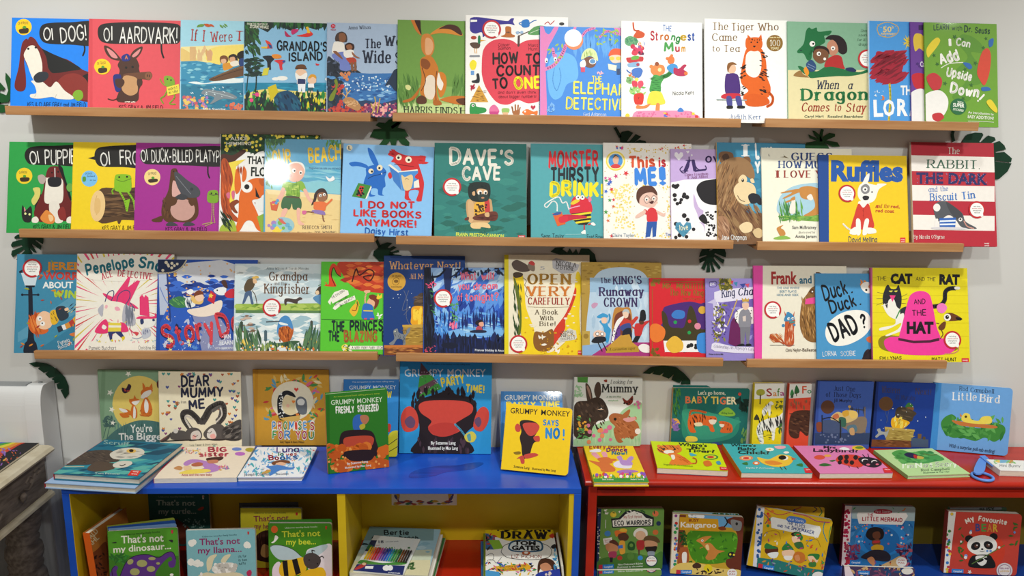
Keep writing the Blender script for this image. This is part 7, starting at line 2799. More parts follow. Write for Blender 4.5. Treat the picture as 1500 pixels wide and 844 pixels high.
# its strap and ring, resting on the red top
wm = wb_.matrix_world.inverted()
c_ = at_z(1220 + 925 / k4, 530 + 708 / k4, TR + 0.006)
rg = MB().torus(0.0275, 0.0042, 44, 12).build('ring_handle', 'sky', wb_)
rg.matrix_local = wm @ Matrix.Translation(Vector((c_[0], c_[1], TR + 0.0048)))
S0 = [at_z(1220 + a / k4, 530 + b / k4, TR + 0.02) for a, b in ((872, 668), (935, 672), (950, 590), (935, 582), (905, 586))]
st_ = MB().prism(smooth_line([(p[0], p[1]) for p in S0], True, 3), TR + 0.0092, TR + 0.0135).build('ring_strap', 'sky', wb_)
st_.matrix_local = wm
bb_ = [at_z(1220 + a / k4, 530 + b / k4, TR + 0.012) for a, b in ((905, 590), (940, 588), (1000, 640), (985, 655))]
x_ = MB().prism([(p[0], p[1]) for p in bb_], TR + 0.0136, TR + 0.0165).build('ring_strap', 'sky', wb_)
x_.matrix_local = wm
# on the old table
o_ = np.array([-1.675, -0.305, TZ + 0.0075])
make_book(o_, np.array([1.0, 0, 0]), np.array([0, 1.0, 0]), 0.266, 0.203, 'black scratch-art book with rainbow stripes lying on the old table', 'things on the old table', '17171c', '''
s c8402c -120,590 40,540 130,500 190,478 200,486 120,515 40,560 -120,620
s d8902c -120,570 40,522 110,494 170,478 190,478 130,502 40,542 -120,592
s d8d03c -120,545 40,508 100,488 150,476 170,478 110,496 40,524 -120,572
s 4a9c3c -120,520 40,498 90,482 130,474 150,476 100,490 40,510 -120,546
s 3a6ac0 -120,500 40,488 80,478 110,473 130,474 90,484 40,500 -120,522
x d8642c/d8a03c/8a5ab0/c8503c f 40 -60,530 130,640 6 16
x 8a6ac0 f 12 -60,530 60,580 10 20
''', (0, 530, k4), t=0.006, kind='paperback')

# ---------------------------------------------------------------- the books inside the bookcases
def in_book(V, TL, TR_, yb, yaw, tilt, base, label, art, t=0.016, kind='board', rot=0.0, group='books standing inside the bookcases', z=None, **kw):
    z = (SZ if z is None else z) + t * math.sin(math.radians(tilt)) + 0.0006
    o, u, v, w, h = standing(z, yb, yaw, tilt, TL, TR_, V, rot)
    return make_book(o, u, v, w, h, label, group, base, art, V, t, kind, **kw)
k5 = 5.2769
VB = (240, 684, k5)
in_book((240, 684, k5), (-122, 206), (346, 208), -0.088, 1.4, 3, '2a5a52', 'dark teal board book, hindmost in the left yellow compartment', '''
t n1.4 a8b4a8 -60,296 244,300 40 That's not
t n1.4 a8b4a8 -40,364 250,362 40 my turtle...
t n1 8a9a90 -40,238 230,236 12 Usborne touchy-feely books
s b8442c 262,330 290,310 310,312 300,330 275,338
s 6a3424 90,410 140,430 200,480 190,560 150,600 90,560
x 8ab0a8 o 30 150,400 320,470 3 8
p e8e8e0 296,222 312,222 310,250 298,250
p c8302c 300,226 308,226 308,240 302,242
''', t=0.014, r=0.006)
in_book((240, 684, k5), (592, 318), (1062, 322), -0.208, 1, 7, 'cfc12a', 'yellow board book behind the bee cover', '''
t n1 4a5a2c 700,362 944,360 12 Usborne touchy-feely books
t n1.4 8a2c44 694,424 966,414 44 That's not
t n1.4 8a2c44 700,478 966,476 40 my hedgehog...
s 3a1c14 700,560 740,510 800,490 860,510 880,720 720,720 705,640
x 5a3424 l 30 710,510 850,600 12 26 90 1
s c89a5c 760,610 790,600 830,640 800,700 750,680
p c83030 1018,352 1036,352 1034,376 1020,376
''', t=0.014, r=0.006, spine='8a8a24')
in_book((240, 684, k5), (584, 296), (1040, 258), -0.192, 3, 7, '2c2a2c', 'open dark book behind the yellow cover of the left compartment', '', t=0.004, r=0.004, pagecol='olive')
VD = (0, 644, k4)
in_book(VD, (665, 570), (1096, 544), -0.318, 8, 6, '549a2c', 'green board book of a purple spotted dinosaur', '''
p 3f7a24 660,720 1110,720 1110,900 660,900
t n1 23461c 768,594 990,576 12 Usborne touchy-feely books
t n1.5 ecebdc 750,642 1012,630 46 That's not
t n1.5 ecebdc 702,700 1058,676 40 my dinosaur...
x 3a8a34/2f6a2c f 26 680,710 790,760 12 24
s 5c3484 700,860 690,810 710,780 730,790 720,820 740,850 780,760 840,718 920,712 980,730 1030,700 1070,700 1088,740 1080,785 1050,790 1040,760 1065,745 1050,725 1000,770 960,830 960,870
c 2a1838 4 700,860 692,805 712,782
c 2a1838 4 740,850 780,760 840,718 920,712 980,730 1030,700 1070,698 1088,740
e a8a86a 878 766 32 22
e a8a86a 806 756 20 16 -30
e a8a86a 834 818 30 22
e a8a86a 934 800 26 18
e a8a86a 940 736 22 10
e a8a86a 978 766 12 8
s 2a2a2a 690,640 715,632 720,640
s 2a2a2a 1044,622 1068,620 1066,636
e f4f0ec 1062 836 12 8
p c83048 1058,560 1072,558 1070,580 1060,580
''', t=0.010, r=0.006, spine='3a7a20')
for i_, (tl, tr, yb_, yw, cc, sa) in enumerate((((672, 556), (1090, 514), -0.303, 11, '7fa6d8', 'pale blue board book directly behind the dinosaur cover'), ((668, 552), (1084, 488), -0.293, 14, '2a58a8', 'mid-blue board book second behind the dinosaur cover'), ((664, 550), (1078, 468), -0.283, 17, '9aa83c', 'olive green board book rearmost behind the dinosaur cover'))):
    in_book(VD, tl, tr, yb_, yw, 6, cc, sa, '', t=0.004, r=0.006)
in_book(VB, (172, 496), (704, 480), -0.305, 4, 6, '7fb6bf', 'pale blue board book with a woolly horned animal', '''
t n1 23505a 296,546 564,530 12 Usborne touchy-feely books
t n1.5 8a3064 276,606 590,594 50 That's not
t n1.5 8a3064 264,670 602,656 46 my llama...
x f0efe8 o 5 200,580 256,600 18 26
x f0efe8 o 5 630,590 680,615 18 26
x f0efe8 o 5 205,735 295,755 20 30
t h1.4 2c4a50 576,702 640,696 18 its fur
t h1.4 2c4a50 578,730 642,724 18 is too
t h1.4 2c4a50 580,758 634,752 18 tufty
s e0d6b4 330,740 345,700 380,680 412,680 385,720 370,780 340,810
s e0d6b4 440,730 465,690 500,676 518,682 490,720 470,745
s e6e2da 380,770 420,745 480,740 540,745 565,785 540,810 480,820 420,828 375,805
x f4f2ec/c8c4bc o 40 390,750 555,815 10 20
s e0d6b4 280,850 330,815 400,825 560,815 600,850
s b8305c 640,815 665,795 680,815 670,845 650,845
e f0e8e0 290 830 10 16
p c83030 646,500 660,500 658,522 648,522
''', t=0.015, r=0.008, spine='5a94a0')
in_book(VB, (808, 440), (1296, 436), -0.272, 1, 6, '44891f', 'green board book of a fat striped bee', '''
t n1 cfd8c0 936,478 1186,468 12 Usborne touchy-feely books
t n1.5 cdd83a 912,544 1210,534 46 That's not
t n1.5 cdd83a 946,602 1176,598 44 my bee...
e e0682c 855 484 26 28
c 222 3 858,512 866,535
s f0ece8 830,585 850,570 862,530 885,545 870,570 845,590
s e8e0e8 1100,660 1200,620 1300,610 1300,860 1150,860
s e8dce8 838,800 860,750 900,740 930,860 850,860
s b9ced6 822,620 850,605 920,610 1000,640 1060,690 1060,712 960,720 890,715 840,670
s b9ced6 1090,690 1130,640 1200,610 1260,600 1260,630 1200,680 1130,700
c 3a3a3a 4 822,620 850,605 920,610 1000,640 1060,690
s e6bc22 890,790 920,730 1000,715 1080,700 1100,760 1090,810 1000,845 910,845
p 1c1a1a 915,728 955,722 965,845 930,845
p 1c1a1a 990,718 1030,708 1060,820 1020,838
s e6bc22 1060,830 1130,790 1230,780 1240,860 1060,860
s 4a4342 1078,710 1100,675 1150,664 1200,690 1214,730 1190,775 1140,790 1095,765
e 1c1a1a 1124 720 6
e 1c1a1a 1188 748 6
c 3a3433 7 1150,665 1145,645 1168,650
c 3a3433 7 1205,700 1225,690 1235,705
p c83030 1248,458 1262,458 1260,482 1250,482
''', t=0.014, r=0.008, spine='2f6a18')
in_book(VB, (822, 424), (1300, 392), -0.256, 4, 6, '3f8a2c', 'green edge of a second copy behind the bee cover', '', t=0.004, r=0.008)
# the orange book leaning along the left side
a_ = math.radians(78); b_ = math.radians(4)
u_ = np.array([math.cos(a_), math.sin(a_), 0]); v_ = np.array([-math.sin(a_) * math.sin(b_), math.cos(a_) * math.sin(b_), math.cos(b_)])
make_book(np.array([-1.1505, -0.322, SZ + 0.0034]), u_, v_, 0.155, 0.172, 'orange spined hardback turned sideways at the left end inside the blue bookcase', 'books standing inside the bookcases', 'b5702c', '''
t b1.6 d8c8a0 530,650 610,570 30 ROALD
t b1.6 d8c8a0 536,690 616,610 30 DAHL
s 7a3c1c 540,740 600,680 660,640 660,844 540,844
x 3a1c14 f 20 540,700 650,840 8 18
''', VD, t=0.022, kind='hardback', spine='e0641e')

# second compartment: two piles lying flat
def pile(o, u, v, w, h, z0, items, group):
    z = z0
    for t, base, dx, dy, rz, label, kind, sp in items:
        c, s = math.cos(math.radians(rz)), math.sin(math.radians(rz))
        u2 = u * c + v * s; v2 = v * c - u * s
        q = np.array(o) + u * dx + v * dy
        make_book(np.array([q[0], q[1], z + t + 0.0004]), u2, v2, w, h, label, group, base, '', (0, 0, 1), t, kind, spine=sp)
        z += t + 0.0006
    return z
ub = np.array([math.cos(bang), math.sin(bang), 0]); vb = np.array([-math.sin(bang), math.cos(bang), 0])
VP = (470, 684, k5)
o_, u_, v_, w_, h_ = lying(0.40, (200, 810), (836, 838), (876, 462), VP)
h_ *= 0.96
o_ = o_ + u_ * 0.008
w_ -= 0.012
G2 = 'books piled flat inside the blue bookcase'
z_ = pile(o_, u_, v_, w_, h_ * 0.98, SZ + 0.0002, ((0.014, 'd8d4c8', .012, -.004, .6, 'pale cream paperback at the foot of the pile with pencils on top', 'paperback', 'c8c4b8'), (0.012, '3f7a44', .014, .0, -.6, 'green paperback second from the foot of the pencil pile', 'paperback', '3f7a44'), (0.012, 'e6e2d8', .010, -.006, .3, 'white paperback just under the seaside cover of the pencil pile', 'paperback', 'e6e2d8')), G2)
make_book(np.array([o_[0], o_[1], z_ + 0.0124]), u_, v_, w_, h_, 'pale blue seaside cover lying under the pencil set', G2, '9cc0cc', '''
p 7a9a9c 320,460 876,460 870,570 290,570
p d8d0a8 230,720 850,690 840,850 190,850
p c8d0b8 240,660 860,640 850,720 230,730
x 8ab4c4/b4d0d8 f 40 300,570 860,660 20 60 0 .1
t h2 1f2a2c 490,528 682,524 34 Bertie
t h2 1f2a2c 394,562 752,566 30 and the beach
x 4a6a3c f 20 650,740 720,790 10 24
''', VP, t=0.012, kind='paperback', spine='7a9a9c')
zt = z_ + 0.0124
o2, u2, v2, w2, h2 = lying(zt + 0.0045, (250, 802), (636, 838), (729, 556), VP)
ps = tag(empty('pencil_set', frame_of(o2, u2, v2)), 'boxed set of coloured pencils lying on the seaside cover', 'pencils')
Ls = []
for c, Tt in art_tris('''
p 26345c 365,565 434,568 400,655 320,650
s 3a7a4a 350,610 380,600 405,620 360,640
x 3a8a4a/2f6a3c f 20 430,615 700,660 10 22 90 .4
p dfe4e2 440,570 728,562 700,620 428,622
t b2 2a3450 446,592 486,590 22 18
t n1 5a6478 500,584 600,580 8 noris colour pencils
t n1 c84030 424,612 456,610 10 ergosoft
s 4a8a3c 290,735 330,720 480,745 650,730 620,760 300,750
p 23306c 262,752 650,765 632,842 248,812
x f0f0f0 o 3 490,782 612,788 20 24
p f0f0f0 346,768 408,768 402,790 340,788
s b83c3c 260,790 300,760 350,742 340,770 280,796
e e8c8a0 334 752 16 10
t b2 e8ecf4 520,824 614,830 9 STAEDTLER
'''.strip(), VP):
    q = []
    for tr in Tt:
        P = [on_plane(p[0], p[1], o2, np.array([0, 0, 1.0])) - o2 for p in tr]
        q.append(tuple((float(np.dot(p, u2)), float(np.dot(p, v2))) for p in P))
    Ls.append((c, q))
printed('sleeve', outline(w2, h2), 0, -0.0042, 'e4e6e2', Ls, 'gloss', ps)
pc = ('d8b820', 'e0a020', 'e8782c', 'd8342c', 'b8243c', 'c83c8a', '7a3c9c', '4a3c9c', '2a4cb8', '2a7ac8', '2a9a9c', '2a8a4a', '4a9a3c', '1f5a34', '7a4a24', '5a3420', '3a2a24', '22222a')
def pencil_mesh(col):
    L_ = h2 * 0.30
    c6 = [(0.0029 * math.cos(k * math.pi / 3), 0.0029 * math.sin(k * math.pi / 3)) for k in range(6)]
    return c6, L_
for k, c in enumerate(pc):
    c6, L_ = pencil_mesh(c)
    m = MB()
    vs = [(a, 0, b) for a, b in c6] + [(a, L_, b) for a, b in c6] + [(0, L_ + 0.009, 0)]
    m.add(vs, [(5, 4, 3, 2, 1, 0)] + [(i, (i + 1) % 6, (i + 1) % 6 + 6, i + 6) for i in range(6)] + [(i + 6, (i + 1) % 6 + 6, 12) for i in range(6)])
    o = m.build('pencil', mat('pencil_lacquer', c, 0.35, 0.5, 0.06, 40), ps)
    o.location = (w2 * (0.10 + 0.84 * k / 17), h2 * 0.30, 0.0043)
VT = (640, 684, k5)
o_, u_, v_, w_, h_ = lying(0.40, (370, 846), (990, 844), (941, 466), VT)
w_ *= 0.94; h_ *= 0.96; o_ = o_ + u_ * 0.002
z_ = pile(o_, u_, v_, w_, h_, SZ + 0.0002, ((0.013, '3a78b8', -.010, -.004, 1.0, 'blue paperback at the foot of the doodled pile', 'paperback', '3a78b8'), (0.012, 'e8d8a0', -.006, -.002, -.6, 'cream paperback second from the foot of the doodled pile', 'paperback', 'd8c46a'), (0.012, '7a9a34', -.004, .0, .4, 'olive paperback just under the doodled cover', 'paperback', '7a9a34')), G2)
make_book(np.array([o_[0], o_[1], z_ + 0.0124]), u_, v_, w_, h_, 'doodled yellow and white drawing book topping its pile', G2, 'f0ede4', '''
p e0c018 370,435 950,462 945,520 840,570 700,590 540,570 450,540 370,530
p 3f6a9c 372,510 450,545 440,640 372,640
x 4a5a8a/b83c3c/3a3a3a f 30 375,520 450,640 10 24
p 8ab83c 396,565 480,566 516,630 440,640
s c8402c 385,475 420,470 420,462 446,480 420,494 420,486 388,488
s c8402c 866,535 900,512 900,522 944,524 944,545 900,548 900,556
t h2.8 1c1c24 448,494 634,490 40 YOU
t h2.8 1c1c24 686,498 876,500 38 CAN
t s3 1c1c24 498,552 850,556 52 DRAW
e f2f0ea 690 650 196 68
c 2a2a2a 4 496,660 520,610 600,585 700,582 800,590 870,620 886,660 860,700 760,718 640,716 540,700 496,660
s 2a5a7c 550,620 580,575 680,562 800,575 820,640 760,660 640,662 570,650
s dfe8ea 562,620 590,585 680,572 790,585 806,635 750,650 640,652 580,642
t b4 17171c 596,604 764,606 30 TOM
t b4 17171c 578,644 796,646 34 GATES
e b85a2c 690 668 34 14
e f2f0ea 690 666 16 8
t h1.6 9a5a4a 576,706 808,708 26 LIZ PICHON
c 3a3a3a 3 380,690 420,670 440,690 430,720 400,720
c 3a3a3a 3 385,740 400,720 440,725 460,745 500,700
s 2a2a2e 880,620 910,598 930,625 900,635
p e0a82c 450,770 690,752 690,742 736,780 700,812 696,800 460,812
t h1.6 5a4a1c 472,784 690,772 12 YOU CAN DRAW EVERYTHING
t h1.6 5a4a1c 480,804 680,796 12 DOODLES AND MORE
x c83c3c/e8b82c/3a8a4a/2a5ab8/d86a9a/2a2a2a f 70 372,740 760,840 8 20
p 4a9ad0 372,800 480,815 490,850 372,850
s 4a2c20 780,760 800,720 850,710 900,730 930,790 940,844 900,800 830,770 800,790 780,830
s c88a68 800,760 850,745 885,780 860,815 810,800
s 2a3c9c 775,850 790,820 860,805 960,790 990,800 990,850
x d8c8c0 o 5 830,820 950,840 6 12
x 3a8ac0/8ad0e8 f 24 900,640 980,780 12 24
''', VT, t=0.012, kind='paperback', spine='c8b030')
make_book(np.array([0.1945, -0.295, SZ + 0.0025]) - 0, np.array([-0.02, 0.9998, 0]), np.array([-0.10, -0.002, 0.995]), 0.19, 0.07, 'narrow white book on edge at the right end inside the blue bookcase', 'books standing inside the bookcases', 'e4e0d4', '', (0, 0, 1), t=0.006, kind='paperback')
# the notice taped inside
nq = [at_y(470 + a / k5, 684 + b / k5, -0.046) for a, b in ((545, 310), (1049, 322))]
nw = nq[1][0] - nq[0][0]
u_ = np.array([math.cos(bang), math.sin(bang), 0]); v_ = np.array([0, 0, 1.0])
bl_ = BM @ Vector((0, BD - 0.0084, 0))
xl = (BM.inverted() @ Vector(nq[0])).x
o_ = np.array(BM @ Vector((xl, BD - 0.0086, nq[1][2] + 0.003)))
nt_ = empty('paper_notice', frame_of(o_, u_, v_))
tag(nt_, 'white paper notice bordered with crayons, taped to the yellow back', 'notice')
Ls = []
for c, Tt in art_tris('''
x 8a3c5c/3a7a5c/c8a03c/4a4a7a/b85a3c f 26 575,265 1015,290 20 30 0 .8
x 8a3c5c/c8a03c/4a4a7a f 8 575,190 605,260 20 30 70 .5
x 8a3c5c/c8a03c/4a4a7a f 8 990,190 1020,260 20 30 110 .5
t h1.6 333 700,206 950,208 30 DRAWING
''', VP):
    q = []
    for tr in Tt:
        P = [on_plane(p[0], p[1], o_, np.cross(u_, v_)) - o_ for p in tr]
        q.append(tuple((float(np.dot(p, u_)), float(np.dot(p, v_))) for p in P))
    Ls.append((c, q))
printed('sheet', outline(nw, 0.075), 0.0, -0.0002, 'e6dcd6', Ls, 'matt', nt_)

# inside the red bookcase
VE = (840, 684, k5)
TAG = '''p c83040 %s
'''
in_book(VE, (190, 325), (702, 320), -0.205, 2.5, 6, '6f9a48', 'sage green board book of four people around a scalloped sign', '''
p 1f2c58 190,325 216,325 190,850 160,850
x e8e4d8 * 22 186,330 206,820 6 8
s 4a7a34 190,730 300,690 450,665 600,690 690,660 690,850 180,850
p 22262c 290,400 350,395 400,345 470,332 530,350 575,372 622,392 620,460 300,472
p f0ece0 302,415 360,408 405,365 470,342 530,362 560,395 610,405 608,452 306,462
p f0ece0 302,415 610,405 608,452 306,462
t h1.5 b84a3c 388,400 530,394 22 My First Heroes
t h2.4 22262c 316,452 598,444 32 ECO WARRIORS
e e8c83c 308 368 24 22
e e87a4c 634 362 24 22
e 2a3a5a 658 438 18 18
e 4a8ac8 264 516 24 22
e d8743c 634 506 22 20
e b84030 358 704 20 18
e 3a8ad0 516 704 20 18
x 2f5a2c/f0ece0 f 20 235,335 640,360 10 18
l f0f0ec 4 250,410 248,475
p f0ece4 228,555 296,544 302,592 236,602
p f0ece4 262,600 272,600 282,680 272,682
t h1.4 b84a3c 240,572 290,568 10 Save our
t h1.4 b84a3c 244,588 290,584 10 Planet!
s 5a3424 275,580 310,562 346,590 345,620 300,600
s c8885c 250,600 290,590 342,615 340,650 290,665 255,640
s a83c5c 275,660 330,655 328,700 278,702
p 24262c 280,700 305,700 302,738 282,738
s e0742c 318,500 350,490 410,495 400,515 350,530 330,540
e e8b83c 385 490 30 14
s 5a3626 350,520 400,510 428,540 410,570 370,572 345,550
s e8a83c 355,580 395,575 400,640 395,668 360,670
p 4a78c8 342,610 380,602 384,628 346,632
s f0ece0 462,520 480,485 520,472 565,490 572,530 550,530 520,505 480,540
e e8bc98 518 530 40 36
s b83434 490,575 545,570 548,620 535,640 495,640
p 5a3a34 500,640 512,640 512,680 502,680
s 6a5030 545,550 580,530 640,540 670,580 640,585 600,570 550,575
s d8a078 550,575 600,570 648,590 640,630 600,650 560,630
s 2a201c 555,620 600,615 645,615 630,660 590,672 565,650
s 8a94a0 575,655 625,655 620,690 580,690
s 2a5a2c 420,600 440,575 472,590 470,640 425,640
e 6f9a48 447 606 14
e 5a8a3c 442 690 26 30
e f4f2ee 602 726 46 44
e 22305c 602 726 46 44
e f4f2ee 602 726 40 38
t b2 b84a3c 568,732 636,730 12 MOVING
t b1.6 4a4a4a 576,710 628,708 9 PUSH PULL
p 2a80d0 225,756 312,752 312,786 225,790
p c83040 195,758 224,756 224,788 194,790
t b1.6 f0f4f8 236,780 302,776 14 Campbell
t n1 e8f0e0 344,762 536,752 14 Nina Chakrabarti & Jules
t n1 e8f0e0 338,782 540,772 14 illustrated by the maker
''', t=0.018, r=0.008, spine='1c2850')
in_book(VE, (188, 802), (682, 796), -0.238, 2.5, 6, '6f9a48', 'sage green board book low in front of the four people', '''
p 1f2c58 188,790 204,790 196,850 180,850
p 2a80d0 225,804 312,800 312,824 225,828
p c83040 197,806 224,804 224,826 196,828
t b1.6 f0f4f8 236,822 302,818 12 Campbell
e 22305c 602 776 46 44
e f4f2ee 602 776 40 38
t b2 b84a3c 570,812 634,810 12 MOVING
t n1 e8f0e0 344,814 536,806 12 Nina Chakrabarti
''', t=0.012, r=0.006)
in_book(VE, (770, 362), (1318, 390), -0.215, -5, 6, 'c8a030', 'board book of a kangaroo on a green clearing, dotted spine', '''
p e8e0d0 770,362 824,366 790,850 750,850
x c8342c/2a8a9a/3a9a4a/d88a2c/8a3c8a/4a78c8 o 22 776,375 806,835 10 14
p 6aa8d8 890,362 1318,388 1318,480 890,440
x f0f4f8 o 8 900,372 1000,386 14 22
p 7a3c24 820,370 870,372 850,660 800,660
x 2f6a24/1f4a1c f 30 825,480 900,600 12 26
s 4a8a1c 880,520 960,490 1150,500 1260,520 1265,650 1230,720 1080,750 940,730 890,640
x 2f6a1c/63a82c f 40 880,490 1260,740 10 22
p d8a020 820,388 1118,404 1126,500 820,488
t b2 8a2420 892,424 970,424 22 BUSY
t b2.2 f4f0e4 828,466 1106,470 40 Kangaroo
s 6a3020 1180,420 1230,390 1318,392 1310,780 1200,780 1180,720 1240,690 1270,560 1240,470
s 8a8a8a 1218,410 1260,412 1300,430 1290,490 1240,490 1220,450
e 2a2a2a 1262 440 10 12
c 24201e 9 1170,390 1190,430 1150,480
s 8a4020 1118,470 1160,460 1180,485 1140,490
s c8823c 950,570 990,545 1030,535 1068,535 1040,560 1010,590 1060,590 1110,640 1170,650 1120,670 1090,710 1040,720 1020,700 1040,660 1010,620 980,590
c c8823c 8 1000,620 985,625 978,630
e f0ece4 996 570 9
e 222 996 571 5
s e8c890 1020,610 1040,600 1050,640 1030,640
s a8582c 820,640 850,620 885,630 890,740 840,770 805,740
p a8582c 826,640 822,620 845,635
p a8582c 870,635 884,618 886,645
s f0ece4 840,670 875,665 870,750 845,750
s e8c86a 790,760 880,740 1000,750 1100,780 1200,790 1290,800 1290,850 770,850
s 4a3020 920,760 950,740 985,755 980,780 930,782
e e8d020 1040 786 34 32
e 22262a 1222 678 28 22
e e8d83c 1212 676 8
e e8d83c 1240 680 8
x 3a2c20 f 16 950,790 1160,830 10 20
e f4f2ee 1226 822 38 34
t b2 b84a3c 1204,814 1250,812 10 PUSH
t b2 b84a3c 1204,834 1250,832 10 PULL
p 2a80d0 828,796 916,796 914,828 828,828
p c83040 796,794 828,796 828,826 792,826
t b1.6 f0f4f8 836,818 906,818 14 Campbell
''', t=0.016, r=0.008, spine='c8b8a0')
in_book(VE, (775, 345), (1285, 362), -0.192, -4, 6, '7a9a5c', 'second copy peeping above the kangaroo cover', '''
p 8ac0e0 900,350 1290,362 1290,480 900,470
x 2f5a24 f 30 1080,355 1280,385 12 24
''', t=0.007, r=0.006)
VL = (1060, 684, k5)
in_book(VL, (262, 302), (846, 412), -0.205, -12, 6, 'ddb321', 'yellow board book, tipped sideways, of green-hatted elves', '''
p dfe0e8 262,300 316,314 280,850 220,850
x 2a5a9c o 44 262,320 300,820 9 13
p d8b020 316,314 846,412 800,850 270,850
c c85a4a 7 320,320 420,370 520,350
c b83a7a 7 540,360 640,380 720,420 820,430
c 3a8a9a 7 780,430 770,500 800,580
c 8a3a6a 7 320,440 345,400 310,360
c 5aa04a 7 830,460 815,540 830,620
x d8342c/3a8a4a/d8742c o 10 320,340 380,460 10 14
p ecece8 362,398 376,388 744,460 754,490 730,548 370,472
p 4a7ac8 486,395 510,380 620,402 636,425 620,442 500,425
s 4a7ac8 486,400 520,380 620,402 636,428 600,440 500,420
t h1.4 e8ecf4 500,412 620,430 18 First Stories
t h2.2 2f4a8c 488,440 628,472 22 THE ELVES
t h2.2 2f4a8c 412,462 510,480 18 AND THE
t h2.2 2f4a8c 520,482 696,520 24 SHOEMAKER
c a87c18 4 300,540 340,500 420,500 440,560
c a87c18 4 640,600 660,570 720,560 750,620
s 5a2c1c 318,640 350,610 415,620 418,660 380,690 330,670
s 2f7a3c 320,630 330,590 380,610 416,630
s e8ecec 340,670 420,660 410,700 370,705
s 2f7a3c 450,640 470,600 500,592 542,640 510,650
s f0c8a8 455,650 540,645 540,690 500,705 460,690
s f0ece8 465,690 530,690 520,720 480,720
s 3a2418 520,520 560,500 600,515 590,560 560,550
s f0c8a8 530,540 580,540 590,580 550,590 530,570
s 2f7a3c 540,520 575,505 612,540 600,570 575,545
s 3a6a3c 545,590 600,580 620,630 570,630
s c8742c 540,680 570,655 620,670 630,720 590,745 545,720
s d8905c 550,690 580,680 590,720 560,725
s f0c8a8 650,690 690,680 730,700 720,740 670,735
s 2f7a3c 650,690 670,672 736,675 740,700 720,720 690,690
s 3f7a3c 660,740 710,735 710,770 665,770
x b83a7a/4a78c8/d8502c/e8e0d0 f 26 320,500 720,640 8 18
p 2a7a74 262,700 420,720 560,760 700,790 812,800 806,850 250,850
x c8502c/4a3a8a/d8903c/8a9aa8 f 36 280,720 790,840 8 20
p 2a80d0 305,756 392,766 388,800 300,788
p c83040 270,745 304,752 298,786 264,778
t b1.6 f0f4f8 312,784 380,794 14 Campbell
x c83040/3a78c0/3a9a4a/d8a02c f 12 760,640 790,800 14 20
e f0ece8 730 842 46 32
''', t=0.014, r=0.008, rot=-5.5, spine='c8ccd8')
in_book(VL, (300, 302), (782, 308), -0.158, -3, 6, 'e0b828', 'yellow board book rising behind the elves cover', '''
c c85a4a 7 320,320 420,350 520,340 600,310
c 2a2a5a 7 700,310 720,330 690,350
c 3a8a4a 7 740,310 760,350 740,380
x 3a5ab0 f 6 480,330 560,350 14 22
''', t=0.008, r=0.006)
VM = (1240, 684, k5)
in_book(VM, (-10, 302), (534, 306), -0.165, -1, 6, '2f7ab8', 'blue board book of a mermaid seated on a dark rock', '''
p f0dde0 -10,300 42,302 12,850 -50,850
x b8244c o 46 -20,312 28,820 9 13
p a8bcc0 42,302 534,306 530,420 42,400
x 4a90d0/1f64a8/3a80c0 f 60 30,420 500,640 20 50
e 2f8ad8 270 560 200 130
e 2272bc 270 570 140 110
x e0f0f8/e8a040/d86a8a/2a4a8a o 46 60,430 500,640 4 10
x d86a4a/3a9a5a/d88a3c f 14 60,310 500,390 10 16
p efeae6 90,352 460,356 474,380 430,448 95,440 78,372
s b0243c 212,345 240,328 320,330 352,345 330,362 230,362
t h1.4 f0dce0 224,354 340,354 18 First Stories
t h2.2 b0243c 162,378 206,378 16 THE
t h2.4 b0243c 120,416 250,418 28 LITTLE
t h2.4 b0243c 262,420 432,424 28 MERMAID
s 1f1618 150,520 170,480 220,464 275,480 290,520 270,560 200,570 160,550
s 6a3c28 205,510 250,500 262,540 235,562 205,545
s 7a4630 200,570 250,560 262,590 240,610 200,600
s c8343c 205,575 250,570 252,585 210,590
s d8a82c 190,620 230,600 280,610 285,640 250,680 240,720 220,700 235,670 200,650
s 2f2a34 110,700 180,650 230,640 300,650 340,690 320,730 200,720
s d89060 160,710 200,695 225,740 205,760 175,740
s d89060 180,780 210,760 240,800
x 5a2c5c/8a3c6a/a84a5c f 40 0,600 100,740 14 30
x 5a2c5c/3a2448/b85a6a f 40 400,600 500,760 14 30
s d8b078 240,780 350,720 420,690 460,760 360,800 260,830
x 2a5a8a/d8742c/8a5a9a/3a2c4c f 40 220,730 480,830 10 24
e ece8e0 424 734 42 38
t b2 b84a3c 398,726 450,726 10 PUSH
t b2 b84a3c 398,746 450,746 10 PULL
p 2a80d0 26,720 116,722 114,752 24,750
p c83040 -4,718 26,720 24,750 -8,748
t b1.6 f0f4f8 38,744 104,746 14 Campbell
''', t=0.018, r=0.008, spine='8a2038')
in_book(VM, (-18, 768), (530, 786), -0.232, -2, 6, '4a3a5c', 'dark purple board book low in front of the mermaid', '''
p f0dde0 -18,768 20,768 60,850 -10,850
x d8b078/8a4a6a/2a4a7a f 60 40,770 530,850 14 34
p 2a80d0 90,802 178,806 178,834 90,830
t b1.6 f0f4f8 100,826 168,830 13 Campbell
e ece8e0 470 806 44 26
''', t=0.012, r=0.006)
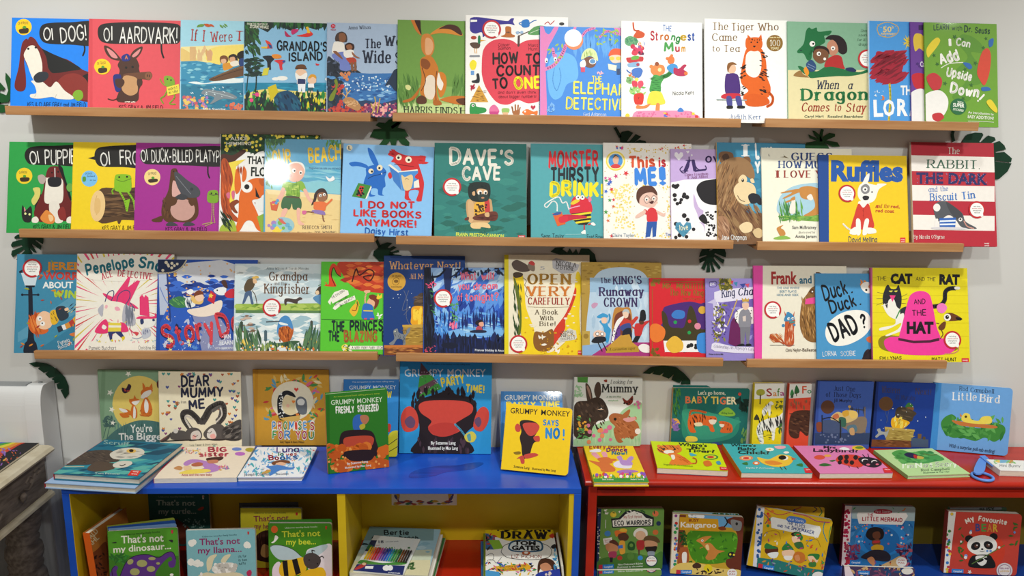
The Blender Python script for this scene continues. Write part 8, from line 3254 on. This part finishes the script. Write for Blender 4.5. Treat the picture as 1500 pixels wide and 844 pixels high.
in_book(VM, (790, 345), (1358, 368), -0.198, -3.5, 6, 'c64438', 'coral red board book of a panda holding bamboo', '''
p e8e8e4 790,345 846,348 785,850 722,850
x 3a7ac8/c83c4a/3a8a4a/e8c03c o 24 815,365 815,366 11 13
x 3a7ac8/c83c4a/3a8a4a/e8c03c o 18 770,480 800,820 10 13
e d0402c 1060 650 165 150
t h2.4 f2ece0 926,440 990,410 36 My
t h2.4 f2ece0 1018,412 1238,448 34 Favourite
t b2.6 4a4a8a 996,496 1034,496 56 B
t b2.6 5a9a4a 1042,498 1080,498 56 E
t b2.6 d8883c 1086,500 1126,500 56 A
t b2.6 e0b83c 1132,500 1170,500 56 R
e 1c1c1e 948 556 32 28
e 1c1c1e 1136 540 32 28
e ecebe6 1048 606 116 78
e 1c1c1e 998 612 38 30 -30
e 1c1c1e 1096 606 38 30 30
e 5a3a30 1002 612 14
e 5a3a30 1094 608 14
e f4f4f4 1008 606 5
e f4f4f4 1100 602 5
e 1c1c1e 1048 636 10 7
c 1c1c1e 4 1030,650 1048,656 1066,650
s 1c1c1e 960,700 1000,680 1100,680 1130,710 1150,750 1140,780 1050,784 960,775 940,750
s ecebe6 1000,690 1080,690 1080,740 1045,764 1010,740
s 1c1c1e 1000,720 1040,705 1060,720 1020,740
s 1c1c1e 1060,705 1100,700 1090,725
l 5a7a3a 7 968,750 1220,606
x 3a6a2c f 10 860,420 900,740 14 26
x 3a6a2c f 8 1270,390 1320,600 14 26
x 6a9ad8/f0e8e8 o 10 850,380 1310,700 8 14
x f0ece4 * 1 950,812 951,813 18 19
e d8d4d8 1220 800 62 58
e 8a4a7a 1220 800 50 46
e e8e0e0 1220 800 46 42
t b2 8a4a7a 1184,790 1256,790 12 FEEL AND
t b2 d8a83c 1184,812 1256,812 12 LISTEN
p 2a80d0 812,788 904,792 902,822 810,818
p c83040 788,788 812,788 810,818 784,816
t b1.6 f0f4f8 824,812 892,814 14 Campbell
''', t=0.022, r=0.010, spine='a8443c')
in_book(VM, (800, 322), (1240, 308), -0.168, 2, 5, '5a8a6a', 'green board book fanned out behind the panda cover', '''
p a8bcc8 800,310 1200,285 1200,330 800,345
t b2.4 2a4a34 1030,346 1150,336 26 BUSY
''', t=0.010, r=0.004)
